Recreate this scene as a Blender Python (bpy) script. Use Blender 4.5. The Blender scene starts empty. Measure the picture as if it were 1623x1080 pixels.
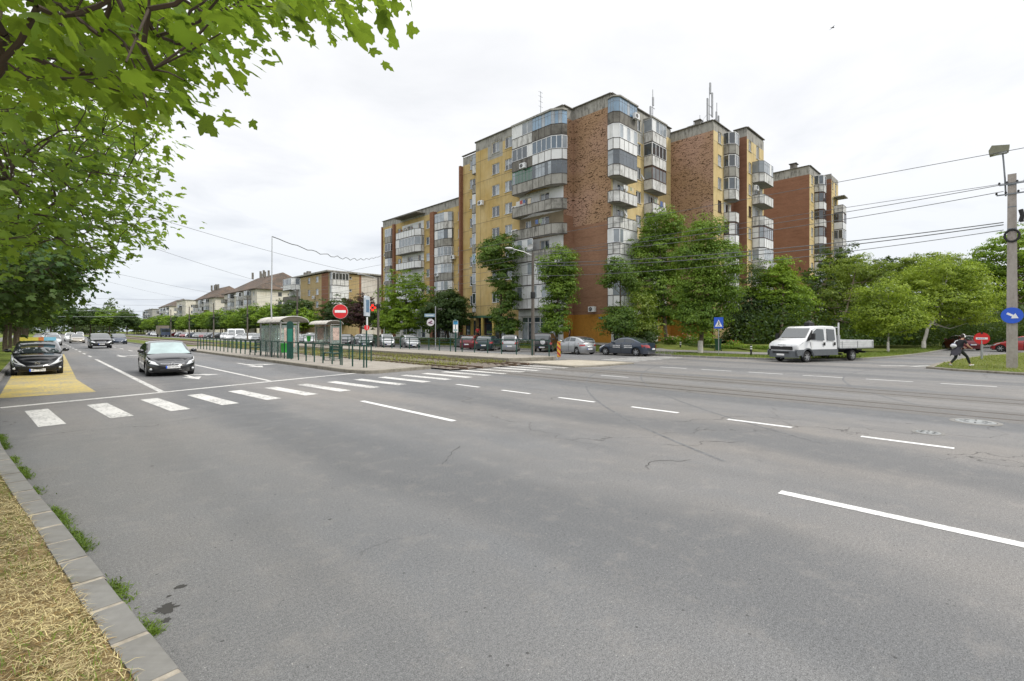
import bpy, bmesh, math, random
from mathutils import Vector, Matrix, noise
R=math.radians; sin=math.sin; cos=math.cos; pi=math.pi
random.seed(11)
scn=bpy.context.scene
col=scn.collection
AZ=math.atan(751/766.)
FW=Vector((sin(AZ),cos(AZ),0)); RT=Vector((cos(AZ),-sin(AZ),0))
def cam_pt(X,Z,z=0): return Vector((RT.x*X+FW.x*Z,RT.y*X+FW.y*Z,z))
# ------------------------------------------------------------ mesh builder
class MB:
    def __init__(s): s.v=[];s.f=[];s.m=[];s.M=Matrix.Identity(4)
    def add(s,vs,fs,mi=0):
        b=len(s.v); M=s.M
        s.v+= [tuple(M@Vector(p)) for p in vs]
        for f in fs: s.f.append(tuple(b+i for i in f)); s.m.append(mi)
        return s
    def box(s,c,d,mi=0,rz=0,M=None):
        x,y,z=d[0]/2,d[1]/2,d[2]/2
        vs=[Vector((a*x,b*y,e*z)) for e in(-1,1) for a,b in((-1,-1),(1,-1),(1,1),(-1,1))]
        T=Matrix.Translation(c)@Matrix.Rotation(rz,4,'Z')
        if M: T=T@M
        return s.add([T@p for p in vs],[(3,2,1,0),(4,5,6,7),(0,1,5,4),(1,2,6,5),(2,3,7,6),(3,0,4,7)],mi)
    def beam(s,a,b,w,h=None,mi=0,up=(0,0,1)):
        a=Vector(a);b=Vector(b);h=h or w;d=(b-a);L=d.length
        if L<1e-6:return s
        d.normalize();u=Vector(up)
        if abs(d.dot(u))>.98:u=Vector((1,0,0))
        x=d.cross(u).normalized();y=x.cross(d)
        vs=[p+x*i*w/2+y*j*h/2 for p in(a,b) for i,j in((-1,-1),(1,-1),(1,1),(-1,1))]
        return s.add(vs,[(3,2,1,0),(4,5,6,7),(0,1,5,4),(1,2,6,5),(2,3,7,6),(3,0,4,7)],mi)
    def tube(s,path,rad,n=8,mi=0,cap=True):
        path=[Vector(p) for p in path]
        if not isinstance(rad,(list,tuple)): rad=[rad]*len(path)
        vs=[];px=None
        for i,p in enumerate(path):
            d=(path[min(i+1,len(path)-1)]-path[max(i-1,0)])
            if d.length<1e-9:d=Vector((0,0,1))
            d.normalize()
            if px is None:
                u=Vector((0,0,1)) if abs(d.z)<.9 else Vector((1,0,0))
                px=d.cross(u).normalized()
            else:
                px=(px-d*px.dot(d)); px=px.normalized() if px.length>1e-6 else d.orthogonal().normalized()
            y=d.cross(px)
            for k in range(n):
                t=2*pi*k/n; vs.append(p+(px*cos(t)+y*sin(t))*rad[i])
        fs=[]
        for i in range(len(path)-1):
            for k in range(n):
                a=i*n+k;b=i*n+(k+1)%n; fs.append((a,b,b+n,a+n))
        if cap: fs.append(tuple(range(n-1,-1,-1))); fs.append(tuple((len(path)-1)*n+k for k in range(n)))
        return s.add(vs,fs,mi)
    def lathe(s,prof,n=20,mi=0,axis='Z'):
        vs=[];fs=[]
        for r,h in prof:
            for k in range(n):
                t=2*pi*k/n
                p=(r*cos(t),r*sin(t),h)
                if axis=='Y': p=(p[0],p[2],p[1])
                if axis=='X': p=(p[2],p[0],p[1])
                vs.append(p)
        for i in range(len(prof)-1):
            for k in range(n):
                a=i*n+k;b=i*n+(k+1)%n
                fs.append((a,b,b+n,a+n) if axis!='Y' else (a+n,b+n,b,a))
        return s.add(vs,fs,mi)
    def prism(s,pts,z0,z1,mi=0):   # polygon in xy extruded in z
        n=len(pts)
        vs=[(p[0],p[1],z0) for p in pts]+[(p[0],p[1],z1) for p in pts]
        fs=[tuple(range(n-1,-1,-1)),tuple(range(n,2*n))]+[(i,(i+1)%n,(i+1)%n+n,i+n) for i in range(n)]
        return s.add(vs,fs,mi)
    def sprism(s,pts,y0,y1,mi=0):   # polygon in xz extruded in y
        n=len(pts)
        vs=[(p[0],y0,p[1]) for p in pts]+[(p[0],y1,p[1]) for p in pts]
        fs=[tuple(range(n)),tuple(range(2*n-1,n-1,-1))]+[((i+1)%n,i,i+n,(i+1)%n+n) for i in range(n)]
        return s.add(vs,fs,mi)
    def grid(s,pts,mi=0,flip=False):   # rows of points
        n=len(pts);m=len(pts[0]);vs=[p for r in pts for p in r];fs=[]
        for i in range(n-1):
            for j in range(m-1):
                a=i*m+j; q=(a,a+1,a+1+m,a+m); fs.append(q[::-1] if flip else q)
        return s.add(vs,fs,mi)
    def ell(s,c,r,mi=0,n=10,m=7,M=None):
        c=Vector(c);vs=[];fs=[]
        for i in range(m+1):
            a=pi*i/m
            for k in range(n):
                t=2*pi*k/n;p=Vector((r[0]*sin(a)*cos(t),r[1]*sin(a)*sin(t),r[2]*cos(a)))
                if M: p=M@p
                vs.append(c+p)
        for i in range(m):
            for k in range(n):
                a=i*n+k;b=i*n+(k+1)%n;fs.append((a,a+n,b+n,b))
        return s.add(vs,fs,mi)
    def mesh(s,name,mats,smooth=None):
        me=bpy.data.meshes.new(name); me.from_pydata(s.v,[],s.f)
        if not isinstance(mats,(list,tuple)): mats=[mats]
        for m in mats: me.materials.append(m)
        if len(mats)>1: me.polygons.foreach_set('material_index',s.m)
        if smooth is not None:
            me.polygons.foreach_set('use_smooth',[True]*len(me.polygons))
            if smooth<180: me.set_sharp_from_angle(angle=R(smooth))
        me.update(); return me
    def build(s,name,mats,parent=None,smooth=None,loc=None,rot=None):
        return link(name,s.mesh(name,mats,smooth),parent,loc,rot)
def link(name,data,parent=None,loc=None,rot=None):
    o=bpy.data.objects.new(name,data); col.objects.link(o)
    if parent: o.parent=parent
    if loc is not None: o.location=loc
    if rot is not None: o.rotation_euler=(0,0,rot) if not isinstance(rot,(tuple,list)) else rot
    return o
def tag(o,label=None,cat=None,group=None,kind=None):
    if label:o['label']=label
    if cat:o['category']=cat
    if group:o['group']=group
    if kind:o['kind']=kind
    return o
def thing(name,label,cat,loc=(0,0,0),rz=0,group=None):
    o=link(name,None,None,loc,rz); o.empty_display_size=.3
    return tag(o,label,cat,group)
def dup(o,parent=None,loc=None,rz=None,label=None):
    kids=[c for c in o.children]
    c=o.copy(); col.objects.link(c); c.parent=parent
    if loc is not None:c.location=loc
    if rz is not None:c.rotation_euler=(0,0,rz)
    if label:c['label']=label
    for k in kids: dup(k,c)
    return c
# ------------------------------------------------------------ materials
MATS={}
class NT:
    def __init__(s,m):
        m.use_nodes=True; s.t=m.node_tree; s.t.nodes.clear(); s.n=s.t.nodes
        s.out=s.n.new('ShaderNodeOutputMaterial'); s.co=None
    def N(s,ty,**k):
        n=s.n.new(ty)
        for a,b in k.items():
            if a in n.inputs.keys(): n.inputs[a].default_value=b
            else: setattr(n,a,b)
        return n
    def L(s,a,b): s.t.links.new(a,b)
    def obj(s):
        if not s.co: s.co=s.N('ShaderNodeTexCoord').outputs['Object']
        return s.co
    def map(s,sc=(1,1,1),src=None,loc=(0,0,0),rot=(0,0,0)):
        m=s.N('ShaderNodeMapping'); m.inputs['Scale'].default_value=sc; m.inputs['Location'].default_value=loc
        m.inputs['Rotation'].default_value=rot
        s.L(src or s.obj(),m.inputs[0]); return m.outputs[0]
    def noise(s,sc,det=4,rough=.6,vec=None,dist=0):
        n=s.N('ShaderNodeTexNoise'); n.inputs['Scale'].default_value=sc;n.inputs['Detail'].default_value=det
        n.inputs['Roughness'].default_value=rough;n.inputs['Distortion'].default_value=dist
        s.L(vec or s.obj(),n.inputs['Vector']); return n.outputs['Fac']
    def ramp(s,f,st,interp='LINEAR'):
        r=s.N('ShaderNodeValToRGB'); e=r.color_ramp.elements; r.color_ramp.interpolation=interp
        while len(e)<len(st): e.new(.5)
        for i,(p,c) in enumerate(st):
            e[i].position=p; e[i].color=(c,c,c,1) if not isinstance(c,(tuple,list)) else (*c[:3],1)
        s.L(f,r.inputs[0]); return r.outputs[0]
    def mix(s,f,a,b,mode='MIX'):
        m=s.N('ShaderNodeMix'); m.data_type='RGBA'; m.blend_type=mode
        for v,i in((f,0),(a,6),(b,7)):
            if hasattr(v,'is_output') or hasattr(v,'links'): s.L(v,m.inputs[i])
            elif i==0: m.inputs[0].default_value=v
            else: m.inputs[i].default_value=(*v[:3],1) if isinstance(v,(tuple,list)) else (v,v,v,1)
        return m.outputs[2]
    def math(s,op,a,b=None,c=None):
        m=s.N('ShaderNodeMath'); m.operation=op
        for v,i in((a,0),(b,1),(c,2)):
            if v is None: continue
            if hasattr(v,'links'): s.L(v,m.inputs[i])
            else: m.inputs[i].default_value=v
        return m.outputs[0]
    def sep(s,v=None):
        x=s.N('ShaderNodeSeparateXYZ'); s.L(v or s.obj(),x.inputs[0]); return x.outputs
    def comb(s,x,y,z):
        c=s.N('ShaderNodeCombineXYZ')
        for v,i in((x,0),(y,1),(z,2)):
            if hasattr(v,'links'): s.L(v,c.inputs[i])
            else: c.inputs[i].default_value=v
        return c.outputs[0]
    def bump(s,h,st=.3,d=.02):
        b=s.N('ShaderNodeBump'); b.inputs['Strength'].default_value=st;b.inputs['Distance'].default_value=d
        s.L(h,b.inputs['Height']); return b.outputs[0]
    def bsdf(s,c,rough=.7,metal=0,nor=None,spec=.5,coat=0,trans=0,alpha=None):
        p=s.N('ShaderNodeBsdfPrincipled')
        for v,k in((c,'Base Color'),(rough,'Roughness'),(metal,'Metallic')):
            if hasattr(v,'links'): s.L(v,p.inputs[k])
            elif k=='Base Color': p.inputs[k].default_value=(*v[:3],1)
            else: p.inputs[k].default_value=v
        p.inputs['Specular IOR Level'].default_value=spec
        p.inputs['Coat Weight'].default_value=coat; p.inputs['Coat Roughness'].default_value=.05
        p.inputs['Transmission Weight'].default_value=trans
        if nor: s.L(nor,p.inputs['Normal'])
        s.L(p.outputs[0],s.out.inputs[0]); return p
def mat(name):
    m=bpy.data.materials.new(name); return m,NT(m)
def simple(name,c,rough=.6,metal=0,spec=.5,coat=0,var=.12,sc=6,bump=0):
    if name in MATS: return MATS[name]
    m,t=mat(name)
    f=t.noise(sc,4,.6)
    lo=tuple(x*(1-var) for x in c); hi=tuple(min(1,x*(1+var)) for x in c)
    cc=t.ramp(f,[(.3,lo),(.7,hi)])
    nor=t.bump(t.noise(sc*6,3),bump,.01) if bump else None
    t.bsdf(cc,rough,metal,nor,spec,coat); MATS[name]=m; return m
def stained(name,c,stain,amt=.5,rough=.8,sc=1.2,streak=True,bump=.15):
    """base colour with streaks of dirt that run down"""
    if name in MATS: return MATS[name]
    m,t=mat(name)
    o=t.sep(); s=t.math('ADD',o[0],o[1])
    v=t.comb(s,0,t.math('MULTIPLY',o[2],.25 if streak else 1))
    f=t.noise(sc*2.2,6,.7,v); g=t.noise(sc*.5,4,.6)
    k=t.math('MULTIPLY',t.ramp(f,[(.44,0),(.62,1)]),t.ramp(g,[(.38,.2),(.6,1)]))
    cc=t.mix(t.math('MULTIPLY',k,amt),c,stain)
    cc=t.mix(.25,cc,t.ramp(t.noise(9,5),[(.3,.35),(.7,.75)]),'OVERLAY')
    t.bsdf(cc,rough,0,t.bump(t.noise(25,4),bump,.01),.3); MATS[name]=m; return m
def wallmat(name,c1,c2,joint,z0=4.6,st=2.72,js=3.4,off=0):
    """rendered panel wall: storey joints, vertical joints, streaks"""
    m,t=mat(name); o=t.sep(); s=t.math('ADD',o[0],o[1])
    g=t.noise(.35,5,.6,t.comb(s,0,o[2]))
    f=t.noise(2.2,6,.7,t.comb(s,0,t.math('MULTIPLY',o[2],.18)))
    cc=t.mix(t.ramp(g,[(.35,0),(.65,1)]),c1,c2)
    cc=t.mix(t.math('MULTIPLY',t.ramp(f,[(.48,0),(.8,1)]),.45),cc,(.16,.12,.06))
    def line(v,off,per,w):
        a=t.math('MODULO',t.math('ADD',v,off+per*20),per)
        return t.math('LESS_THAN',a,w)
    l=t.math('MAXIMUM',line(o[2],-z0+.03,st,.06),line(s,off,js,.05))
    cc=t.mix(t.math('MULTIPLY',l,.75),cc,joint)
    # darker dirt under each storey joint
    a=t.math('DIVIDE',t.math('MODULO',t.math('ADD',o[2],-z0+st*20),st),st)
    dd=t.math('MULTIPLY',t.ramp(a,[(.72,0),(1,1)]),t.ramp(t.noise(1.6,5,.7,t.comb(s,0,t.math('MULTIPLY',o[2],.3))),[(.45,0),(.7,.6)]))
    cc=t.mix(dd,cc,(.22,.17,.08))
    t.bsdf(cc,.9,0,t.bump(t.noise(30,4),.2,.01),.2); MATS[name]=m; return m
def brickmat(name,c1,c2,mortar,patch=None,sc=1.0):
    m,t=mat(name); o=t.sep(); s=t.math('ADD',o[0],o[1])
    v=t.comb(s,o[2],0)
    b=t.N('ShaderNodeTexBrick'); t.L(v,b.inputs['Vector'])
    b.inputs['Scale'].default_value=sc; b.inputs['Mortar Size'].default_value=.012
    b.inputs['Brick Width'].default_value=.26;b.inputs['Row Height'].default_value=.08;b.inputs['Mortar Smooth'].default_value=.2
    b.inputs['Color1'].default_value=(*c1,1);b.inputs['Color2'].default_value=(*c2,1);b.inputs['Mortar'].default_value=(*mortar,1)
    g=t.noise(.5,5,.65,v); cc=t.mix(t.ramp(g,[(.3,0),(.7,.55)]),b.outputs[0],tuple(x*.62 for x in c1))
    h=b.outputs[1]
    if patch:
        w=t.map((1.3,3.4,1),v,(0,0,0),(0,0,.35))
        p=t.noise(1.7,2.5,.6,w,1.9)
        k=t.math('MULTIPLY',t.ramp(p,[(.41,1),(.455,0)]),t.ramp(t.noise(.45,3,.6,v),[(.3,.55),(.5,1)]))
        pink=t.mix(t.ramp(t.noise(.12,3,.5,v),[(.44,0),(.56,1)]),patch[1],patch[0])
        cc=t.mix(.35,pink,cc); cc=t.mix(k,cc,patch[2])
    else:
        k=t.ramp(t.noise(.9,5,.7,t.comb(t.math('MULTIPLY',s,.4),t.math('MULTIPLY',o[2],3),0)),[(.5,0),(.75,.5)])
        cc=t.mix(k,cc,tuple(x*.5 for x in c2))
    t.bsdf(cc,.92,0,t.bump(t.noise(20,4),.3,.01),.15); MATS[name]=m; return m
def glassmat(name,c,rough=.04,metal=.0,spec=1.0,var=.6):
    if name in MATS: return MATS[name]
    m,t=mat(name)
    oi=t.N('ShaderNodeObjectInfo').outputs['Random']
    cc=t.mix(oi,tuple(x*(1-var) for x in c),tuple(min(1,x*(1+var)) for x in c))
    cc=t.mix(t.ramp(t.noise(.9,3),[(.4,0),(.6,.5)]),cc,tuple(x*.5 for x in c))
    t.bsdf(cc,rough,metal,None,spec,.5); MATS[name]=m; return m
def leafmat(name,c,trans=.27,var=.5,yel=.2,tint=(.32,.45,.04)):
    if name in MATS: return MATS[name]
    m,t=mat(name)
    r=t.N('ShaderNodeNewGeometry').outputs['Random Per Island']
    g=t.noise(.35,3,.5)
    lo=tuple(x*(1-var) for x in c); hi=(c[0]*(1+var)+yel*.08,c[1]*(1+var*.9),c[2]*(1+var*.3))
    cc=t.ramp(r,[(0,lo),(.5,c),(1,hi)])
    cc=t.mix(t.math('MULTIPLY',t.ramp(g,[(.4,0),(.6,1)]),.5),cc,hi)
    d=t.N('ShaderNodeBsdfDiffuse'); t.L(cc,d.inputs[0])
    tr=t.N('ShaderNodeBsdfTranslucent'); t.L(t.mix(.5,cc,tint,'MIX'),tr.inputs[0])
    gl=t.N('ShaderNodeBsdfGlossy',Roughness=.5); gl.inputs[0].default_value=(.8,.8,.8,1)
    a=t.N('ShaderNodeMixShader'); a.inputs[0].default_value=trans; t.L(d.outputs[0],a.inputs[1]); t.L(tr.outputs[0],a.inputs[2])
    b=t.N('ShaderNodeMixShader'); b.inputs[0].default_value=.025; t.L(a.outputs[0],b.inputs[1]); t.L(gl.outputs[0],b.inputs[2])
    t.L(b.outputs[0],t.out.inputs[0]); MATS[name]=m; return m
def asphaltmat(name,base,warm,wheel=True,cracks=True):
    m,t=mat(name); o=t.sep()
    big=t.noise(.10,5,.6,t.map((1.6,.5,1))); mid=t.noise(.9,5,.65); fine=t.noise(38,4,.8); grit=t.noise(120,2,.8)
    cc=t.mix(t.ramp(big,[(.35,0),(.65,1)]),base,warm)
    cc=t.mix(t.ramp(mid,[(.3,.0),(.7,.28)]),cc,tuple(x*1.35 for x in base))
    if wheel:
        w2=t.math('SINE',t.math('ADD',t.math('MULTIPLY',t.math('ADD',o[0],t.math('MULTIPLY',t.noise(.09,3),5)),1.15),.6))
        cc=t.mix(t.math('MULTIPLY',t.ramp(w2,[(.30,0),(.85,1)]),.75),cc,tuple(x*.80 for x in base))
        # polished wheel paths along the street
        w=t.math('SINE',t.math('MULTIPLY',t.math('ADD',o[0],t.math('MULTIPLY',t.noise(.15,2),1.2)),3.55))
        cc=t.mix(t.math('MULTIPLY',t.ramp(w,[(.5,0),(1,1)]),.16),cc,tuple(x*.68 for x in base))
    sp=t.ramp(fine,[(.36,.16),(.5,.5),(.64,.84)]); cc=t.mix(.34,cc,sp,'OVERLAY')
    cc=t.mix(.55,cc,t.ramp(grit,[(.36,.1),(.64,.9)]),'OVERLAY')
    cc=t.mix(t.math('MULTIPLY',t.ramp(t.noise(.33,7,.7,t.map((1,.55,1),None,(3,9,0))),[(.50,0),(.62,1)]),.16),cc,tuple(x*.62 for x in base))
    cc=t.mix(t.math('MULTIPLY',t.ramp(t.noise(2.6,6,.75,t.map((1,1,1),None,(1,4,0))),[(.52,0),(.66,1)]),.18),cc,tuple(x*1.5 for x in warm))
    vo=t.N('ShaderNodeTexVoronoi'); vo.inputs['Scale'].default_value=9; t.L(t.obj(),vo.inputs['Vector'])
    pit=t.math('LESS_THAN',vo.outputs['Distance'],.10); pit=t.math('MULTIPLY',pit,t.ramp(t.noise(2.5,3),[(.45,0),(.6,1)]))
    cc=t.mix(t.math('MULTIPLY',pit,.7),cc,(.03,.03,.03))
    v2=t.N('ShaderNodeTexVoronoi'); v2.inputs['Scale'].default_value=31; t.L(t.obj(),v2.inputs['Vector'])
    cc=t.mix(t.math('MULTIPLY',t.math('LESS_THAN',v2.outputs['Distance'],.13),t.math('MULTIPLY',t.ramp(v2.outputs['Color'],[(.80,0),(.84,1)]),.6)),cc,(.5,.48,.45))
    if cracks:
        c=t.N('ShaderNodeTexVoronoi'); c.feature='DISTANCE_TO_EDGE'; c.inputs['Scale'].default_value=.13
        wv=t.N('ShaderNodeVectorMath'); wv.operation='ADD'; t.L(t.obj(),wv.inputs[0])
        nn=t.N('ShaderNodeTexNoise'); nn.inputs['Scale'].default_value=1.3; nn.inputs['Detail'].default_value=8; t.L(t.obj(),nn.inputs['Vector'])
        sc=t.N('ShaderNodeVectorMath'); sc.operation='SCALE'; t.L(nn.outputs['Color'],sc.inputs[0]); sc.inputs['Scale'].default_value=1.6
        t.L(sc.outputs[0],wv.inputs[1]); t.L(wv.outputs[0],c.inputs['Vector'])
        k=t.math('LESS_THAN',c.outputs['Distance'],.0016)
        k=t.math('MULTIPLY',k,t.ramp(t.noise(.12,2,.5),[(.47,0),(.54,1)])); cc=t.mix(t.math('MULTIPLY',k,.75),cc,(.035,.033,.03))
    # oil and damp stains
    st=t.ramp(t.noise(.55,6,.7,t.map((1,1,1),None,(7,3,0))),[(.66,0),(.76,1)]); cc=t.mix(t.math('MULTIPLY',st,.28),cc,tuple(x*.5 for x in base))
    t.bsdf(cc,t.ramp(mid,[(.3,.62),(.7,.85)]),0,t.bump(grit,.30,.006),.35); MATS[name]=m; return m
def paintmat(name,c,wear=.4,under=(.13,.13,.13)):
    m,t=mat(name)
    f=t.noise(14,6,.8); g=t.noise(.8,4); k=t.math('ADD',f,t.math('MULTIPLY',g,.35))
    k=t.ramp(k,[(.40+wear*.28,0),(.46+wear*.3,0),(.78,1)]) if False else t.ramp(k,[(.74-wear*.1,0),(.86-wear*.1,1)])
    cc=t.mix(t.math('MULTIPLY',k,wear*1.6),c,under)
    if wear>.85:
        q=t.ramp(t.noise(1.1,7,.8,t.map((1,.6,1),None,(2,6,0))),[(.46,0),(.56,1)]); q=t.math('MULTIPLY',q,t.ramp(t.noise(7,4,.8),[(.3,.25),(.6,1)])); cc=t.mix(t.math('MULTIPLY',q,.5),cc,under)
    cc=t.mix(.2,cc,t.ramp(t.noise(60,3),[(.3,.3),(.7,.7)]),'OVERLAY')
    t.bsdf(cc,.7,0,t.bump(t.noise(60,3),.3,.008),.3); MATS[name]=m; return m
def vergemat():
    m,t=mat('verge'); o=t.sep()
    f=t.ramp(t.math('ADD',o[1],t.math('MULTIPLY',t.noise(.8,4),6)),[(0,0),(.5,0),(1,1)])
    k=t.ramp(t.math('DIVIDE',t.math('ADD',o[1],t.math('MULTIPLY',t.noise(.7,5),7)),30),[(.32,0),(.55,1)])
    dry=t.mix(t.ramp(t.noise(2.2,6,.7),[(.38,0),(.62,1)]),(.19,.135,.07),(.34,.26,.14)); dry=t.mix(t.ramp(t.noise(3.1,5,.7,t.map((1,1,1),None,(5,5,0))),[(.54,0),(.68,.8)]),dry,(.09,.11,.025))
    gr=t.mix(t.ramp(t.noise(.6,6,.65),[(.38,0),(.62,1)]),(.085,.125,.022),(.16,.19,.04))
    cc=t.mix(k,dry,gr); cc=t.mix(.5,cc,t.ramp(t.noise(45,4,.8),[(.35,.1),(.65,.9)]),'OVERLAY')
    t.bsdf(cc,.95,0,t.bump(t.noise(30,5),.8,.04),.1); return m
def groundmat(name,c1,c2,c3,sc=1.0,bump=.5):
    m,t=mat(name)
    cc=t.mix(t.ramp(t.noise(sc*.6,6,.65),[(.38,0),(.62,1)]),c1,c2)
    cc=t.mix(t.ramp(t.noise(sc*4,6,.7),[(.5,0),(.7,.8)]),cc,c3)
    cc=t.mix(.4,cc,t.ramp(t.noise(sc*40,3,.7),[(.3,.2),(.7,.8)]),'OVERLAY')
    t.bsdf(cc,.95,0,t.bump(t.noise(sc*22,5),bump,.03),.1); MATS[name]=m; return m
def slabmat(name,c,w=.5,h=.5,rot=0):
    m,t=mat(name)
    b=t.N('ShaderNodeTexBrick'); t.L(t.map((1,1,1),None,(0,0,0),(0,0,rot)),b.inputs['Vector']); b.inputs['Scale'].default_value=1
    b.inputs['Brick Width'].default_value=w;b.inputs['Row Height'].default_value=h;b.inputs['Mortar Size'].default_value=.012;b.offset=0
    b.inputs['Color1'].default_value=(*c,1);b.inputs['Color2'].default_value=(*[x*.86 for x in c],1);b.inputs['Mortar'].default_value=(.14,.13,.10,1)
    cc=t.mix(t.ramp(t.noise(1.2,6,.7),[(.4,0),(.7,.6)]),b.outputs[0],tuple(x*.55 for x in c))
    cc=t.mix(.3,cc,t.ramp(t.noise(40,3),[(.3,.2),(.7,.8)]),'OVERLAY')
    t.bsdf(cc,.9,0,t.bump(t.noise(40,4),.3,.01),.2); MATS[name]=m; return m

asphalt=asphaltmat('asphalt',(.140,.144,.150),(.205,.188,.170))
white_paint=paintmat('road_paint_white',(.60,.59,.565),.62)
fresh_paint=paintmat('road_paint_fresh',(.68,.68,.67),.34)
yellow_paint=paintmat('road_paint_yellow',(.58,.44,.11),.88,(.27,.25,.20))
kerb_m=stained('kerb_concrete',(.215,.21,.20),(.12,.11,.09),.5,.9,2,False)
dry_m=groundmat('dry_verge',(.20,.14,.065),(.30,.23,.11),(.10,.12,.03),1.4)
verge_m=vergemat()
grass_m=groundmat('grass_ground',(.075,.105,.020),(.13,.155,.035),(.20,.17,.07),1.0)
far_grass=groundmat('far_ground',(.07,.10,.025),(.12,.13,.05),(.16,.14,.08),.3)
pave_m=slabmat('paving',(.36,.33,.29))
path_m=asphaltmat('old_path',(.19,.185,.18),(.22,.21,.19),False,False)
ballast_m=groundmat('ballast',(.17,.145,.12),(.24,.21,.18),(.09,.08,.07),5,1.0)
gravel_m=groundmat('pale_gravel',(.40,.36,.29),(.47,.43,.36),(.28,.25,.2),3,.8)
conc=stained('concrete',(.36,.35,.32),(.06,.055,.048),.85,.9)
conc_dark=stained('stained_concrete',(.20,.19,.17),(.045,.04,.035),.9,.9,1.6)
conc_white=stained('white_render',(.66,.66,.65),(.12,.115,.10),.85,.8,1.5)
white_clean=stained('white_panel',(.76,.77,.78),(.36,.35,.32),.4,.6,1,True,.05)
yel_wall=wallmat('ochre_panel_wall',(.48,.34,.13),(.58,.45,.23),(.13,.10,.07),js=4.1)
yel2_wall=wallmat('pale_yellow_wall',(.55,.42,.20),(.64,.52,.29),(.2,.17,.11),js=3.3)
grey_wall=wallmat('grey_panel_wall',(.34,.34,.32),(.42,.41,.38),(.16,.16,.15),js=3.3)
cream_wall=wallmat('cream_wall',(.64,.60,.52),(.71,.68,.61),(.40,.35,.27),js=6)
tan_wall=wallmat('tan_wall',(.40,.30,.155),(.46,.36,.20),(.25,.2,.12),js=6)
pale_wall=wallmat('pale_blank_wall',(.58,.54,.50),(.66,.63,.60),(.30,.27,.25),js=8)
brick=brickmat('brown_brick',(.37,.205,.13),(.28,.145,.09),(.30,.20,.14))
brick_up=brickmat('peeling_brick',(.36,.20,.125),(.30,.16,.10),(.26,.18,.13),((.52,.345,.26),(.44,.29,.175),(.05,.027,.016)))
brick_red=brickmat('red_brick',(.32,.155,.095),(.25,.115,.07),(.24,.15,.105))
orange_wall=stained('orange_render',(.46,.22,.04),(.26,.13,.03),.6,.9,1.2,False)
pvc=simple('white_plastic_frame',(.74,.75,.77),.35)
brown_fr=simple('brown_frame',(.09,.04,.025),.45)
grey_fr=simple('grey_metal_frame',(.20,.22,.24),.5,.2)
green_fr=simple('green_metal_frame',(.03,.22,.11),.5)
glass=glassmat('window_glass',(.045,.06,.075))
glass_blue=glassmat('blue_glass',(.15,.25,.36))
glass_green=glassmat('green_glass',(.12,.22,.17))
curtain=glassmat('curtained_glass',(.33,.37,.41),.12,0,.8,.3)
dark_in=simple('dark_interior',(.03,.03,.032),.8)
tar=simple('roof_tar',(.10,.10,.10),.9)
tile=None
rubber=simple('tyre_rubber',(.018,.018,.018),.8)
alloy=simple('alloy',(.55,.56,.58),.3,.8)
chrome=simple('chrome',(.8,.8,.82),.12,1)
blackpl=simple('black_plastic',(.025,.025,.027),.5)
lampg=simple('headlight_glass',(.62,.64,.66),.12,.1,.8,1)
redlamp=simple('tail_light',(.34,.015,.015),.15,0,.8,1)
amber=simple('amber_lamp',(.7,.3,.04),.2)
cglass=glassmat('car_glass',(.035,.045,.05),.02,0,1,.4)
cglass_l=glassmat('car_windscreen_sky_reflection',(.30,.40,.40),.06,.3,1,.1)  # pale cyan base colour paints the reflected sky into the windscreen
rgreen=simple('railing_green',(.004,.052,.038),.4,.0,.5,.2,.25)
bin_green=simple('bin_green',(.04,.38,.05),.4)
steel=simple('galvanised_steel',(.38,.39,.40),.45,.6)
bark=simple('bark',(.12,.095,.07),.95,0,.2,0,.35,9,.8)
lime=simple('limewash',(.55,.52,.48),.9,0,.2,0,.2,9,.5)
sign_red=simple('sign_red',(.62,.015,.02),.3,0,.5,.3,.04)
sign_white=simple('sign_white',(.82,.82,.82),.3,0,.5,.3,.04)
sign_blue=simple('sign_blue',(.012,.095,.60),.3,0,.5,.3,.04)
black_m=simple('matt_black',(.012,.012,.013),.6)
yellow_m=simple('safety_yellow',(.75,.47,.02),.4)
# ------------------------------------------------------------ camera, sky, sun
cam=bpy.data.cameras.new('camera'); co=bpy.data.objects.new('camera',cam); col.objects.link(co); scn.camera=co
cam.sensor_width=36; cam.lens=766/1623*36; cam.shift_y=-16/1623; cam.clip_end=3000; cam.clip_start=.05
co.location=(0,0,2.0); co.rotation_euler=(pi/2,0,-AZ)
w=bpy.data.worlds.new('World'); scn.world=w; w.use_nodes=True
nt=w.node_tree; nt.nodes.clear()
def wn(t,**k):
    n=nt.nodes.new(t)
    for a,b in k.items():
        if a in n.inputs.keys(): n.inputs[a].default_value=b
        else: setattr(n,a,b)
    return n
SUN_EL,SUN_AZ=R(48),R(150)     # sun azimuth measured from +y towards +x
sky=wn('ShaderNodeTexSky',sky_type='NISHITA',sun_disc=False,sun_elevation=SUN_EL,sun_rotation=SUN_AZ)
sky.dust_density=2.0
b1=wn('ShaderNodeBackground',Strength=.10); nt.links.new(sky.outputs[0],b1.inputs[0])
tc=wn('ShaderNodeTexCoord'); sx=wn('ShaderNodeSeparateXYZ'); nt.links.new(tc.outputs['Generated'],sx.inputs[0])
def wm(op,a,b=None):
    m=wn('ShaderNodeMath',operation=op)
    for v,i in((a,0),(b,1)):
        if v is None: continue
        if hasattr(v,'links'): nt.links.new(v,m.inputs[i])
        else: m.inputs[i].default_value=v
    return m.outputs[0]
zc=wm('MAXIMUM',sx.outputs[2],0.0)
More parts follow.
